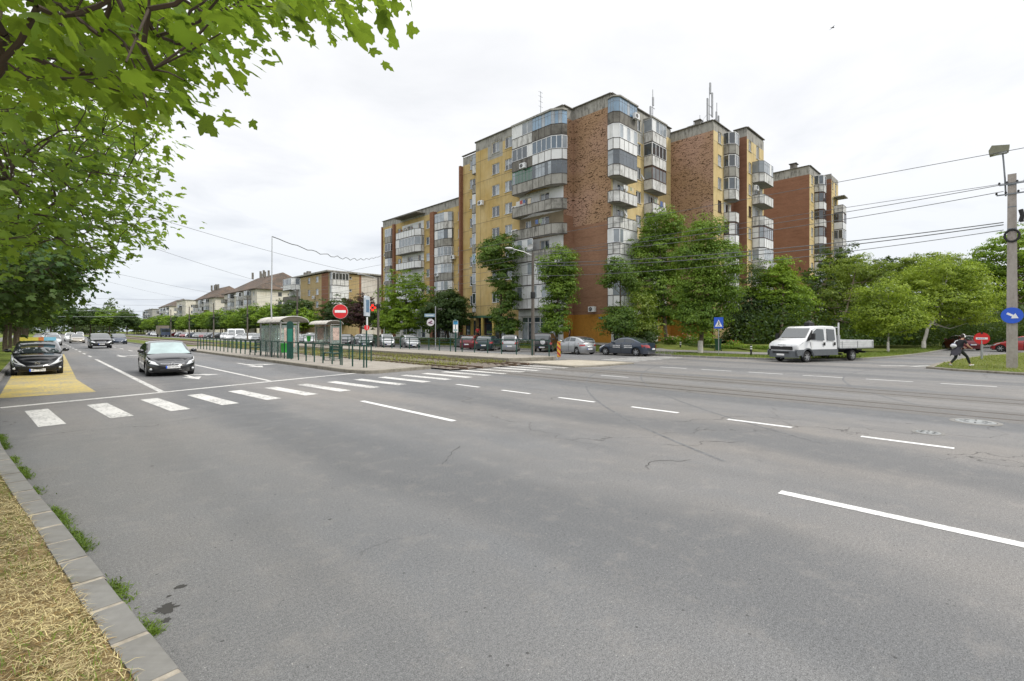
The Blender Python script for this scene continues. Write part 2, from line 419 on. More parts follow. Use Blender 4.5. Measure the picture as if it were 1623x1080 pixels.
# flat cloud deck: project the direction on a plane overhead
den=wm('ADD',zc,.10)
cx=wn('ShaderNodeCombineXYZ'); nt.links.new(wm('DIVIDE',sx.outputs[0],den),cx.inputs[0]); nt.links.new(wm('DIVIDE',sx.outputs[1],den),cx.inputs[1])
n1=wn('ShaderNodeTexNoise'); n1.inputs['Scale'].default_value=1.15; n1.inputs['Detail'].default_value=7; n1.inputs['Roughness'].default_value=.55; n1.inputs['Distortion'].default_value=.4
nt.links.new(cx.outputs[0],n1.inputs['Vector'])
def wr(f,st):
    r=wn('ShaderNodeValToRGB'); e=r.color_ramp.elements
    while len(e)<len(st): e.new(.5)
    for i,(p,c) in enumerate(st): e[i].position=p; e[i].color=(*c,1) if isinstance(c,tuple) else (c,c,c,1)
    nt.links.new(f,r.inputs[0]); return r.outputs[0]
cl=wr(n1.outputs['Fac'],[(.28,(.62,.65,.70)),(.40,(.84,.85,.88)),(.50,(1,1,1)),(1,(1,1,1))])
# overcast sky is brighter overhead than at the horizon
el=wr(zc,[(0,(.70,.76,.85)),(.09,(.84,.87,.91)),(.28,(.97,.972,.98)),(.55,(1,1,1)),(1,(1,1,1))])
mx=wn('ShaderNodeMix'); mx.data_type='RGBA'; mx.blend_type='MULTIPLY'; mx.inputs[0].default_value=1
# cloud relief fades out higher up where the deck is burnt out
fd=wr(zc,[(0,.55),(.25,.5),(.5,.3),(1,.1)])
m2=wn('ShaderNodeMix'); m2.data_type='RGBA'; nt.links.new(fd,m2.inputs[0]); m2.inputs[6].default_value=(1,1,1,1); nt.links.new(cl,m2.inputs[7])
nt.links.new(m2.outputs[2],mx.inputs[6]); nt.links.new(el,mx.inputs[7])
b2=wn('ShaderNodeBackground',Strength=1.0); nt.links.new(mx.outputs[2],b2.inputs[0])
st=wm('ADD',wm('MULTIPLY',wm('MAXIMUM',wm('SUBTRACT',zc,.52),0.0),2.2),.76); nt.links.new(st,b2.inputs[1])
ms=wn('ShaderNodeMixShader'); nt.links.new(b1.outputs[0],ms.inputs[1]); nt.links.new(b2.outputs[0],ms.inputs[2]); ms.inputs[0].default_value=.90
wo=wn('ShaderNodeOutputWorld'); nt.links.new(ms.outputs[0],wo.inputs[0])
sl=bpy.data.lights.new('sun','SUN'); sl.energy=1.5; sl.angle=R(10); sl.color=(1,.96,.88)
so=bpy.data.objects.new('sun',sl); col.objects.link(so)
so.rotation_euler=Vector((-sin(SUN_AZ)*cos(SUN_EL),-cos(SUN_AZ)*cos(SUN_EL),-sin(SUN_EL))).to_track_quat('-Z','Y').to_euler()
scn.view_settings.view_transform='Standard'; scn.view_settings.look='None'; scn.view_settings.exposure=.55; scn.view_settings.gamma=1
scn.cycles.max_bounces=6; scn.cycles.diffuse_bounces=3; scn.cycles.glossy_bounces=3; scn.cycles.transmission_bounces=3; scn.cycles.transparent_max_bounces=6
# ------------------------------------------------------------ ground
def sheet(name,pts,z,m,kind='structure'):
    b=MB(); b.add([(p[0],p[1],z) for p in pts],[tuple(range(len(pts)))]); o=b.build(name,m); tag(o,kind=kind)
    if kind!='structure': pass
    return o
def rect(x0,y0,x1,y1): return [(x0,y0),(x1,y0),(x1,y1),(x0,y1)]
sheet('ground',[(cos(2*pi*k/48)*1100,sin(2*pi*k/48)*1100) for k in range(48)],-.06,far_grass)
b=MB()
b.add([(-3,-90,0),(37.5,-90,0),(37.5,430,0),(-3,430,0)],[(0,1,2,3)])
b.add([(37.5,-90,-.0),(180,-90,0),(180,8,0),(37.5,8,0)],[(0,1,2,3)])
tag(b.build('road',asphalt),kind='structure')
def lerp(a,b,t): return a+(b-a)*t
def resample(pl,step):
    out=[];acc=0;pts=[Vector((p[0],p[1],0)) for p in pl]
    d=[0]
    for i in range(1,len(pts)): d.append(d[-1]+(pts[i]-pts[i-1]).length)
    n=max(1,int(d[-1]/step)); j=0
    for k in range(n+1):
        s=d[-1]*k/n
        while j<len(pts)-2 and d[j+1]<s: j+=1
        t=(s-d[j])/max(1e-6,d[j+1]-d[j]); out.append(pts[j].lerp(pts[j+1],min(1,t)))
    return out
def smooth_pl(pl,it=2):
    for _ in range(it):
        o=[pl[0]]
        for a,c in zip(pl[:-1],pl[1:]):
            o.append((lerp(a[0],c[0],.25),lerp(a[1],c[1],.25))); o.append((lerp(a[0],c[0],.75),lerp(a[1],c[1],.75)))
        o.append(pl[-1]); pl=o
    return pl
def kerb(name,pl,side,h=.11,wd=.18,step=.55,near=60,z0=-.03):
    """row of kerb stones along pl; side +1: stones lie to the left of the direction of travel"""
    b=MB(); pts=resample(pl,step); random.seed(5)
    for a,c in zip(pts[:-1],pts[1:]):
        d=(c-a); L=d.length; d.normalize(); n=Vector((-d.y,d.x,0))*side
        g=.024 if a.length<near else 0
        hh=h+random.uniform(-.006,.006); ch=.02
        jit=n*random.uniform(-.006,.006)
        A=a+d*g+jit;C=c-d*g+jit
        prof=[(0,z0),(0.008,hh-ch),(ch,hh),(wd,hh),(wd,z0)]
        vs=[];m=len(prof)
        for P in(A,C):
            for q,z in prof: vs.append(P+n*q+Vector((0,0,z)))
        fs=[(i,i+1,i+1+m,i+m) if side<0 else (i+m,i+1+m,i+1,i) for i in range(m-1)]+[tuple(range(m)),tuple(range(2*m-1,m-1,-1))]
        b.add(vs,fs)
        if g: b.add([a-d*g+n*.006+Vector((0,0,h-.02)),a+d*g+n*.006+Vector((0,0,h-.02)),a+d*g+n*.02+Vector((0,0,h-.005)),a-d*g+n*.02+Vector((0,0,h-.005)),a+d*g*1.3+n*wd+Vector((0,0,h-.003)),a-d*g*1.3+n*wd+Vector((0,0,h-.003)),a-d*g+n*.006+Vector((0,0,0)),a+d*g+n*.006+Vector((0,0,0))],[(0,1,2,3),(3,2,4,5),(6,7,1,0)],1)
    return tag(b.build(name,[kerb_m,mortar_m]),kind='structure')
mortar_m=simple('kerb_mortar',(.36,.32,.265),.9,0,.2,0,.3,12,.4)
WK=smooth_pl([(-1.05,430),(-1.05,60),(-1.05,21.5),(-.9,18),(-.50,12.3),(-.11,8.9),(.145,6.9),(.345,5.2),(.485,4.04),(.60,3.13),(.86,1.2),(1.35,-2),(3,-6),(6,-10),(14,-13),(30,-15)],2)
EK=smooth_pl([(36.3,430),(36.3,60),(36.3,28),(35.0,25),(34.8,17),(34.9,12.5),(36,9.5),(38.5,7.4),(42,6.2),(48,5.2),(56,4.5),(75,3.7),(180,3.2)],2)
kerb('kerb_west',[p for p in WK if p[1]<150],-1,.09,.2)
def land(name,pl,side,prof,m,far):
    """ground rising away from a kerb line; prof(x,y)->[(dist,height)..]"""
    pts=[Vector((p[0],p[1],0)) for p in pl]; rows=[]
    for i,p in enumerate(pts):
        d=(pts[min(i+1,len(pts)-1)]-pts[max(i-1,0)]).normalized(); n=Vector((-d.y,d.x,0))*side
        row=[p+n*q+Vector((0,0,h)) for q,h in prof(p.x,p.y)]
        e=Vector(far(p.x,p.y)); e.z=row[-1].z; row.append(e); rows.append(row)
    b=MB(); b.grid(rows,0,side>0); return tag(b.build(name,m),kind='structure')
land('verge_west',WK,-1,lambda x,y:[(.17,.075),(.45,.085),(1.4,.10),(3.2,.12)],verge_m,lambda x,y:(-160,max(y,-60) if y>-5 else -90,0))
def eprof(x,y):
    t=max(0,min(1,(y-22)/6))
    A=[(.15,.09),(2.5,.13),(4.2,.15),(7,.22),(11,.6),(14,.70)]; B=[(.15,.09),(1.0,.22),(2.0,.45),(3.2,.62),(4.3,.68),(5.0,.70)]
    return [(lerp(a[0],c[0],t),lerp(a[1],c[1],t)) for a,c in zip(A,B)]
land('ground_east',EK,1,eprof,grass_m,lambda x,y:(700,430,0))
kerb('kerb_east',[p for p in EK if p[1]<160 and p[0]<110],1,.12,.16)
# pavements east
b=MB()
def strip(b,pl,side,d0,d1,prof,dz,mi=0):
    pts=[Vector((p[0],p[1],0)) for p in pl]; rows=[]
    def hh(pr,q):
        for (a,ha),(c,hc) in zip(pr[:-1],pr[1:]):
            if q<=c: return lerp(ha,hc,max(0,(q-a)/(c-a)))
        return pr[-1][1]
    for i,p in enumerate(pts):
        d=(pts[min(i+1,len(pts)-1)]-pts[max(i-1,0)]).normalized(); n=Vector((-d.y,d.x,0))*side; pr=prof(p.x,p.y)
        rows.append([p+n*lerp(d0,d1,k/4)+Vector((0,0,hh(pr,lerp(d0,d1,k/4))+dz)) for k in range(5)])
    b.grid(rows,mi,side>0)
E2=[(p.x,p.y) for p in resample([p for p in EK if p[1]<170 and p[0]<100],1.0)]
strip(b,[p for p in E2 if p[1]>22.5],1,3.0,5.2,eprof,.03)
strip(b,[p for p in E2 if p[1]<24 and p[0]<39],1,4.2,6.6,eprof,.03)
b.grid([[Vector((35.1+i*1.05,18.2+j*1.2+i*.35,.125+.008*i+.004)) for j in range(3)] for i in range(9)])
tag(b.build('pavement_east',path_m),kind='structure')
# west footpath behind the verge trees
b=MB(); b.add([(-6.8,-50,.13),(-4.4,-50,.13),(-4.4,400,.13),(-6.8,400,.13)],[(0,1,2,3)]); tag(b.build('footpath_west',path_m),kind='structure')
# ------------------------------------------------------------ painted markings
def marks(name,quads,m,z=.004):
    b=MB()
    for q in quads: b.add([(p[0],p[1],z) for p in q],[tuple(range(len(q)))])
    return tag(b.build(name,m),kind='structure')
def lineq(p,q,w):
    p=Vector((*p,0));q=Vector((*q,0)); d=(q-p).normalized(); n=Vector((-d.y,d.x,0))*w/2
    return [(p-n)[:2],(q-n)[:2],(q+n)[:2],(p+n)[:2]]
Q=[]
for k in range(20):
    x=-.02+1.17*k; y0=14.0+.2*x-.0042*x*x; sl=.05
    if x>22.3: break
    Q.append([(x+.02,y0),(x+.45,y0+.06),(x+.20,y0+3.1),(x-.22,y0+3.0)])
marks('zebra_crossing_markings',Q,white_paint)
marks('stop_line_marking',[lineq((-.7,18.15),(2.9,19.05),.26),lineq((2.9,19.05),(8.1,20.6),.24),lineq((8.1,20.6),(10.6,21.25),.24)],white_paint)
Q=[lineq((2.87,19.2),(2.85,44),.17),lineq((6.55,20.4),(6.5,33),.15)]
for y in range(48,230,6): Q.append(lineq((2.85-(y-44)*.002,y),(2.85-(y-41)*.002,y+2.6),.15))
for y in range(38,230,7): Q.append(lineq((6.5,y),(6.5,y+3),.15))
marks('lane_lines_beyond_crossing',Q,white_paint)
Q=[]
for y in (8.5,-2.3,-13.1,-24): Q.append(lineq((6.55,y),(6.55,y+4.25),.155))
marks('long_lane_dashes',Q,fresh_paint)
Q=[lineq((11.08,y),(11.08,y+1.3),.14) for y in [12.95-2.47*k for k in range(16)]]
Q+=[lineq((24.3,y-1.5),(24.3,y),.13) for y in [13.2-2.3*k for k in range(16)]]
Q+=[lineq((17.9,y-1.4),(17.9,y),.11) for y in (12.6,)]
marks('short_lane_dashes',Q,fresh_paint)
Q=[]
for k in range(7): x=27.6+1.0*k; Q.append([(x,16.6),(x+.45,16.6),(x+.4,19.4),(x-.05,19.4)])
Q+=[lineq((34.0,4.9),(35.2,3.9),.42),lineq((34.6,3.6),(36.4,2.9),.42)]
marks('worn_crossing_markings',Q,paintmat('worn_paint',(.55,.55,.53),.8))
def arrow(x,y,s=1):   # arrow pointing towards the viewer (-y), with a turn head
    return [[(x-.08*s,y+2.4*s),(x+.08*s,y+2.4*s),(x+.08*s,y-.6*s),(x-.08*s,y-.6*s)],[(x-.36*s,y-.6*s),(x+.36*s,y-.6*s),(x,y-1.9*s)],
            [(x+.081*s,y+1.0*s),(x+.081*s,y+.55*s),(x+.62*s,y+.15*s),(x+.62*s,y+.6*s)],[(x+.621*s,y+.85*s),(x+.621*s,y-.15*s),(x+1.25*s,y+.05*s)]]
marks('arrow_markings',arrow(8.7,30.2,1.1)+arrow(4.7,25.0)+arrow(4.6,48.2)+arrow(8.5,52),white_paint)
marks('bus_bay_paint',[[(-.84,20.7),(1.35,20.7),(1.12,26.4),(1.55,55),(1.3,57),(-.84,57)]],yellow_paint,.004)
# cracks and tar seams in the carriageway
crack_m=simple('crack_fill',(.045,.043,.04),.9)
b=MB(); random.seed(8)
def crack(x,y,ang,L,w=.014):
    p=Vector((x,y,.003)); n=int(L/.09)
    for i in range(n):
        ang+=random.uniform(-.7,.7); a=ang
        if i%2: a+=random.uniform(-.8,.8)
        q=p+Vector((cos(a),sin(a),0))*.09; d=(q-p).normalized(); nn=Vector((-d.y,d.x,0))*w*random.uniform(.3,1)/2
        b.add([p-nn,q-nn,q+nn,p+nn],[(0,1,2,3)]); p=q; ang=lerp(ang,base,.3)
for x,y,base,L in ((12.1,3.3,2.6,3.4),(9.0,3.3,2.8,1.8),(7.2,3.4,2.9,1.2),(8.4,10.2,.9,2.2),(10.6,9.2,.3,1.2),(15,7,.5,2.5),(13.4,1.4,2.2,1.0),(5.2,6.6,3.6,1.2)): crack(x,y,base,L)
def blot(x,y,r,n=26,st=1.6):
    P=[]
    for i in range(n):
        a=2*pi*i/n; q=r*random.uniform(.45,1.05); P.append((x+q*cos(a)*st,y+q*sin(a),.0028))
    b.add(P,[tuple(range(n))])
blot(.66,4.22,.085,30,1.0); blot(.63,4.05,.045,20,.8); blot(.79,4.50,.035,16,1.5); blot(.70,4.40,.02,12,1); blot(1.2,8.8,.02); blot(2.2,5.0,.015)
tag(b.build('road_cracks_and_stains',crack_m),kind='structure')
# rubber left by turning tyres: long thin curved bands
skid_m=simple('tyre_mark_asphalt',(.138,.140,.143),.8,0,.3,0,.35,9)
b=MB()
def arc(cx,cy,r,a0,a1,w,n=60):
    pts=[[Vector((cx+cos(lerp(a0,a1,i/n))*(r+s*w/2),cy+sin(lerp(a0,a1,i/n))*(r+s*w/2),.0022)) for s in(-1,1)] for i in range(n+1)]
    b.grid(pts,0,True)
arc(27,-12,17,R(60),R(160),.08)
arc(30,-10,26,R(70),R(150),.07); arc(31,-10,24.4,R(70),R(150),.07)
tag(b.build('tyre_marks',skid_m),kind='structure')
# manhole covers
def manhole(x,y,r,label):
    t=thing('manhole_cover',label,'manhole cover',(x,y,.003))
    b=MB(); b.lathe([(r*1.28,.0),(r*1.24,.008),(r*1.02,.009),(r*1.0,.004)],32); b.build('frame',kerb_m,t,30)
    b=MB(); b.lathe([(r*.98,.004),(r*.98,.010),(r*.93,.014),(0.001,.014)],32)
    for i in range(3): 
        a=i*2.1
    for a in range(0,360,45): b.box((r*.6*cos(R(a)),r*.6*sin(R(a)),.0155),(.12*r/.4,.035,.004),1,R(a))
    b.build('lid',[simple('cast_iron_worn',(.30,.31,.31),.45,.4,.5,0,.3,10,.5),black_m],t,30)
manhole(14.6,.45,.34,'pale round iron manhole cover in the carriageway on the right')
manhole(12.4,1.05,.20,'small dark round cover sunk in the asphalt nearer the lane dashes')
# ------------------------------------------------------------ tram stop
rail_m=simple('rail_steel',(.22,.16,.12),.35,.7)
groove_m=simple('rail_groove',(.035,.034,.033),.8)
RX=(15.5,16.5,19.0,20.0)
b=MB()
for x in RX:
    b.box((x,200,.06),(.07,362,.14)); 
    b.box((x,-35,.0035),(.045,108,.002)); 
tag(b.build('tram_rails',rail_m),kind='structure')
b=MB()
for x in RX:
    b.box((x+.055,-35,.0020),(.05,108,.004),0)
tag(b.build('rail_grooves',groove_m),kind='structure')
track_m=asphaltmat('track_asphalt',(.125,.122,.12),(.155,.145,.13),False,False)
b=MB()
for x0,x1 in((14.95,17.05),(18.45,20.55)): b.add([(x0,-85,.0013),(x1,-85,.0013),(x1,19.4,.0013),(x0,19.4,.0013)],[(0,1,2,3)])
tag(b.build('track_strip_in_road',track_m),kind='structure')
b=MB(); b.grid([[Vector((14.62+i*.57,y,.035+.02*sin(i*2.3+y)+(0 if 1<i<10 else .02))) for i in range(12)] for y in [19.3+.8*k for k in range(10)]+[28+6*k for k in range(66)]],0,True)
tag(b.build('track_bed',ballast_m),kind='structure')
slp=simple('concrete_sleeper',(.24,.21,.18),.9)
b=MB()
for k in range(110):
    y=19.7+k*.62
    for c in(16,19.5): b.box((c,y,.03),(1.7,.2,.08))
tag(b.build('sleepers',slp),kind='structure')
def platform(name,pts,h,label=None):
    b=MB(); n=len(pts); P=[Vector((x,y,0)) for x,y in pts]
    c=sum(P,Vector())/n
    ins=[]
    for i,p in enumerate(P):
        a=(P[i]-P[i-1]).normalized(); e=(P[(i+1)%n]-P[i]).normalized(); na=Vector((-a.y,a.x,0)); ne=Vector((-e.y,e.x,0))
        m=(na+ne).normalized(); ins.append(p+m*.2/max(.4,m.dot(na)))
    vs=[p+Vector((0,0,-.02)) for p in P]+[p+Vector((0,0,h-.02)) for p in P]+[p.lerp(q,.1)+Vector((0,0,h)) for p,q in zip(P,ins)]+[p+Vector((0,0,h)) for p in ins]
    fs=[]
    for r in range(3):
        for i in range(n): fs.append((r*n+i,r*n+(i+1)%n,(r+1)*n+(i+1)%n,(r+1)*n+i))
    b.add(vs,fs,0); b.add([p+Vector((0,0,h-.004)) for p in ins],[tuple(range(n))],1)
    return tag(b.build(name,[stained('platform_kerb',(.24,.22,.18),(.08,.07,.05),.7,.95,2,False),pave_m]),kind='structure')
platform('platform_near',[(10.75,20.6),(11.3,20.35),(14.6,20.9),(14.6,66),(10.4,66),(10.4,21.8)],.16)
platform('platform_far',[(20.9,21.6),(24.2,20.8),(24.9,21.2),(24.9,66),(20.9,66)],.27)
b=MB()
tag(sheet('median_grass',rect(10.5,66,14.6,425),.03,grass_m),kind='structure'); tag(sheet('median_grass_far',rect(20.9,66,25.2,425),.03,grass_m),kind='structure')
kerb('median_kerb',[(10.4,66),(10.4,300)],-1,.13,.15,1,60)
platform('refuge_island',[(20.6,16.2),(22.5,15.6),(25.4,15.5),(25.9,16.2),(25.3,20.0),(20.9,21.2)],.07)
sheet('refuge_gravel',[(20.9,16.6),(22.7,15.9),(25.1,15.8),(25.5,16.3),(24.9,19.6),(21.1,20.7)],.075,gravel_m)
platform('traffic_island',[(31.1,-1.2),(45,-7),(75,-9),(75,-5.5),(62,-1.2),(50,1.4),(44.3,2.2),(37.5,2.8),(33.3,2.9),(32.3,1.8)][::1],.10)
sheet('traffic_island_grass',[(31.6,-1.0),(45,-6.7),(74.7,-8.7),(74.7,-5.8),(61.9,-1.45),(50,1.15),(44.3,1.95),(37.5,2.55),(33.5,2.6),(32.6,1.7)],.105,grass_m)
def railing(name,label,x,y0,y1,z,sp,h,rails,group):
    t=thing(name,label,'railing',(x,y0,z),0,group)
    n=max(1,round((y1-y0)/sp)); L=y1-y0
    b=MB(); b.beam((0,0,h-.03),(0,L,h-.03),.07,.06); b.build('top_rail',rgreen,t,30)
    for rz in rails: b=MB(); b.beam((0,0,rz),(0,L,rz),.035,.035); b.build('lower_rail',rgreen,t)
    me=MB().tube([(0,0,0),(0,0,h-.06)],.040,8).mesh('post',rgreen,40)
    for k in range(n+1): link('post',me,t,(0,L*k/n,0))
    return t
railing('platform_railing','long green railing of posts along the roadside edge of the near tram platform',11.5,22.2,57,.16,1.22,1.12,[],None)
railing('platform_railing','lower green railing on the track side of the near platform',14.2,26.5,58,.16,1.4,.95,[.5],None)
railing('platform_railing','green two-rail railing along the street side of the far tram platform',24.35,21.3,63,.27,1.52,1.1,[.72],None)
# ------------------------------------------------------------ buildings
ST=2.72; F1=4.6
WCACHE={}
black_fr=simple('rusty_rail',(.055,.045,.04),.7)
def win_mesh(w,h,kind):
    k=(round(w,2),round(h,2),kind)
    if k in WCACHE: return WCACHE[k]
    fm={'w':pvc,'b':brown_fr,'g':grey_fr}[kind[0]]; b=MB(); g=MB(); t=.07
    b.box((0,0,h/2),(w,.07,t*0+.0),0) if False else None
    for x in(-w/2+t/2,w/2-t/2): b.box((x,0,h/2),(t,.07,h))
    for z in(t/2,h-t/2): b.box((0,.002,z),(w-2*t,.07,t))
    n=int(kind[1])
    for i in range(1,n): b.box((-w/2+w*i/n,-.004,h/2),(t*1.25,.07,h-2*t))
    b.box((0,-.10,-.02),(w+.12,.20,.03))
    cw=(w-t)/n
    for i in range(n):
        x=-w/2+t/2+cw*(i+.5)
        mi=1 if kind[2]=='c' or (kind[2]=='m' and i%2==0) or (kind[2]=='n' and i%2==1) else 0
        if kind[2]=='h':
            g.box((x,.02,h*.7),(cw-.06,.012,h*.5-.08),1); g.box((x,.022,h*.27),(cw-.06,.012,h*.42),0)
        else: g.box((x,.02,h/2),(cw-.06,.012,h-.1),mi)
    WCACHE[k]=(b.mesh('window',fm),g.mesh('pane',[glass,curtain])); return WCACHE[k]
class Facade:
    def __init__(s,bld,ox,oy,rot):
        s.b=bld; s.o=Vector((ox,oy,0))-Vector((*bld.location[:2],0)); s.rz=rot
        s.z0=bld.location.z
        s.M=Matrix.Translation((s.o.x,s.o.y,-s.z0))@Matrix.Rotation(rot,4,'Z'); s.open=[];s.reg=[]
    def P(s,a,d,z): return s.M@Vector((a,-d,z))
    def window(s,a0,a1,z,h,kind,add=True,bare=False):
        if add: s.open.append((a0,a1,z,z+h))
        fm,gm=win_mesh(a1-a0,h,kind)
        o=link('window',fm,s.b,s.P((a0+a1)/2,-.11,z),s.rz); link('pane',gm,o); return o
    def wall(s,L,z0,z1,mats,regions,name='wall',rev=True,s0=0):
        """regions: (a0,a1,z0,z1,mat index) later ones win"""
        if z0<.5: z0=-.05
        regions=[(r[0],r[1],-1 if r[2]<=.5 else r[2],r[3],r[4]) for r in regions]
        xs=sorted({s0,L}|{v for o in s.open for v in o[:2]}|{v for r in regions for v in r[:2]})
        zs=sorted({z0,z1}|{v for o in s.open for v in o[2:4]}|{v for r in regions for v in r[2:4]})
        xs=[x for x in xs if s0-1e-6<=x<=L+1e-6]; zs=[z for z in zs if z0-1e-6<=z<=z1+1e-6]
        b=MB(); b.M=s.M
        for x0,x1 in zip(xs[:-1],xs[1:]):
            for a,c in zip(zs[:-1],zs[1:]):
                if x1-x0<1e-5 or c-a<1e-5: continue
                xm,zm=(x0+x1)/2,(a+c)/2
                if any(o[0]<xm<o[1] and o[2]<zm<o[3] for o in s.open): continue
                mi=0
                for r in regions:
                    if r[0]<xm<r[1] and r[2]<zm<r[3]: mi=r[4]
                b.add([(x0,0,a),(x1,0,a),(x1,0,c),(x0,0,c)],[(0,1,2,3)],mi)
        for o in s.open:
            x0,x1,a,c=o; q=.2
            b.add([(x0,0,a),(x1,0,a),(x1,0,c),(x0,0,c),(x0,q,a),(x1,q,a),(x1,q,c),(x0,q,c)],[(0,1,5,4),(1,2,6,5),(2,3,7,6),(3,0,4,7),(4,5,6,7)],0)
        return b.build(name,mats,s.b)
    def balcony(s,poly,zf,pm,glz=None,ph=1.0,top=2.5,slab=conc,white=0,pitch=.75,seed=0,rail=False):
        """poly: open polyline (along, out) from wall to wall"""
        rnd=random.Random(seed*7+int(zf*10)); b=MB(); b.M=s.M
        P=[Vector((a,-d,0)) for a,d in poly]
        b.add([p+Vector((0,0,z)) for z in(zf-.16,zf) for p in P],[tuple(range(len(P)-1,-1,-1))[::-1],tuple(range(len(P),2*len(P)))[::-1]]+[(i,i+1,i+1+len(P),i+len(P)) for i in range(len(P)-1)])
        o=b.build('balcony',slab,s.b)
        # parapet panels
        b=MB(); b.M=s.M
        segs=list(zip(P[:-1],P[1:]))
        for p,q in segs:
            L=(q-p).length; n=max(1,round(L/.9)); d=(q-p)/n
            for i in range(n):
                u=p+d*i;v=p+d*(i+1); e=d.normalized()*.014
                b.beam(u+e+Vector((0,0,zf+ph/2-.03)),v-e+Vector((0,0,zf+ph/2-.03)),.07,ph+.10,0); b.beam(u-e*2.2+Vector((0,0,zf+ph/2-.03)),u+e*2.2+Vector((0,0,zf+ph/2-.03)),.078,ph+.08,2)
            b.beam(p+Vector((0,0,zf+ph+.04)),q+Vector((0,0,zf+ph+.04)),.11,.06,1)
            b.beam(p+Vector((0,0,zf-.12)),q+Vector((0,0,zf-.12)),.09,.07,1)
        b.build('parapet',[pm,black_fr,black_fr],o)
        if glz:
            fm={'w':pvc,'m':grey_fr,'b':brown_fr,'g':green_fr}[glz[0]]; gmat={'b':glass_blue,'d':glass,'g':glass_green,'c':curtain}[glz[1]]
            thick=.07 if glz[0] in'wb' else .035
            b=MB();b.M=s.M; g=MB();g.M=s.M; za=zf+ph+.05; zb=zf+top
            for p,q in segs:
                L=(q-p).length
                if L<.25: n=1
                else: n=max(1,round(L/pitch))
                d=(q-p)/n
                b.beam(p+Vector((0,0,za+thick/2)),q+Vector((0,0,za+thick/2)),thick+.01,thick)
                b.beam(p+Vector((0,0,zb-thick/2)),q+Vector((0,0,zb-thick/2)),thick+.01,thick)
                if glz[0] in 'mg': zt=lerp(za,zb,.72); b.beam(p+Vector((0,0,zt)),q+Vector((0,0,zt)),thick,thick)
                for i in range(n+1):
                    if i==n and q is not P[-1]: continue
                    u=p+d*i; b.beam(u+Vector((0,0,za+thick)),u+Vector((0,0,zb-thick)),thick,thick,0,(0,1,0))
                for i in range(n):
                    r=rnd.random(); mi=2 if r<white else (1 if r<white+.22 else 0)
                    u=p+d*i;v=p+d*(i+1); g.beam(u+Vector((0,0,(za+zb)/2)),v+Vector((0,0,(za+zb)/2)),.012 if mi<2 else .04,zb-za-2*thick,mi)
            b.build('glazing_frame',fm,o); g.build('glass',[gmat,curtain,white_clean],o)
            b=MB();b.M=s.M
        return o
    def ac(s,a,z,d=.0):
        o=link('air_conditioner',ACM[0],s.b,s.P(a,.36+d,z),s.rz); link('fan_grille',ACM[1],o); return o
def ac_meshes():
    b=MB(); b.box((0,0,.30),(.85,.32,.58)); b.box((-.3,.18,.02),(.04,.3,.04)); b.box((.3,.18,.02),(.04,.3,.04))
    g=MB(); 
    for i in range(24):
        a=2*pi*i/24; c=2*pi*(i+1)/24
        g.add([(-.12,-.167,.3),(-.12+.22*cos(a),-.167,.3+.22*sin(a)),(-.12+.22*cos(c),-.167,.3+.22*sin(c))],[(0,1,2)])
    g.tube([(-.12+.1*cos(2*pi*k/12),-.172,.3+.1*sin(2*pi*k/12)) for k in range(13)],.012,4,1)
    return b.mesh('air_conditioner',pvc),g.mesh('fan_grille',[black_m,pvc])
ACM=ac_meshes()
def building(name,label,x,y,z=.6,cat='apartment block',group=None): return thing(name,label,cat,(x,y,z),0,group)
def roof(bld,pts,z,m=None,par=.0):
    b=MB(); b.prism([(p[0]-bld.location.x,p[1]-bld.location.y) for p in pts],z-.3-bld.location.z,z-bld.location.z); b.build('roof',m or tar,bld)
def coping(bld,pts,z):
    b=MB()
    for p,q in zip(pts[:-1],pts[1:]):
        a=Vector((p[0]-bld.location.x,p[1]-bld.location.y,z-bld.location.z)); c=Vector((q[0]-bld.location.x,q[1]-bld.location.y,z-bld.location.z))
        b.beam(a,c,.34,.09)
    b.build('coping',conc_dark,bld)
def pilaster(bld,x0,y0,x1,y1,z0,z1,m):
    b=MB(); b.box(((x0+x1)/2-bld.location.x,(y0+y1)/2-bld.location.y,(z0+z1)/2-bld.location.z),(x1-x0,y1-y0,z1-z0)); return b.build('pilaster',m,bld)
def shopfront(F,a0,a1,z0,z1,fm,n,door=None,seed=1):
    """ground floor glazing: frame part with glass sub-part set in an opening"""
    F.open.append((a0,a1,z0,z1)); b=MB();b.M=F.M; g=MB();g.M=F.M
    w=(a1-a0)/n; zt=lerp(z0,z1,.76)
    for i in range(n+1): b.box((a0+w*i,.08,(z0+z1)/2),(.10,.10,z1-z0))
    for z in(z0+.05,zt,z1-.05): b.box(((a0+a1)/2,.084,z),(a1-a0-.1,.09,.09))
    rnd=random.Random(seed)
    for i in range(n):
        g.box((a0+w*(i+.5),.12,(z0+zt)/2),(w-.1,.012,zt-z0-.1),rnd.choice([0,0,1])); g.box((a0+w*(i+.5),.12,(zt+z1)/2),(w-.1,.012,z1-zt-.1),0)
    o=b.build('shop_window',fm,F.b); g.build('pane',[glass,curtain],o)
def kinds(seed): return random.Random(seed).choice(['w2m','w2n','w2m','w2d','w2c','w2h','w2n'])
# ======== main block, corner of the two streets
A1=building('apartment_building','tall ochre and brown brick apartment block at the street corner, nearest of the tall blocks',43.2,34.2)
TOP=26.9
fl=[F1+ST*k for k in range(8)]
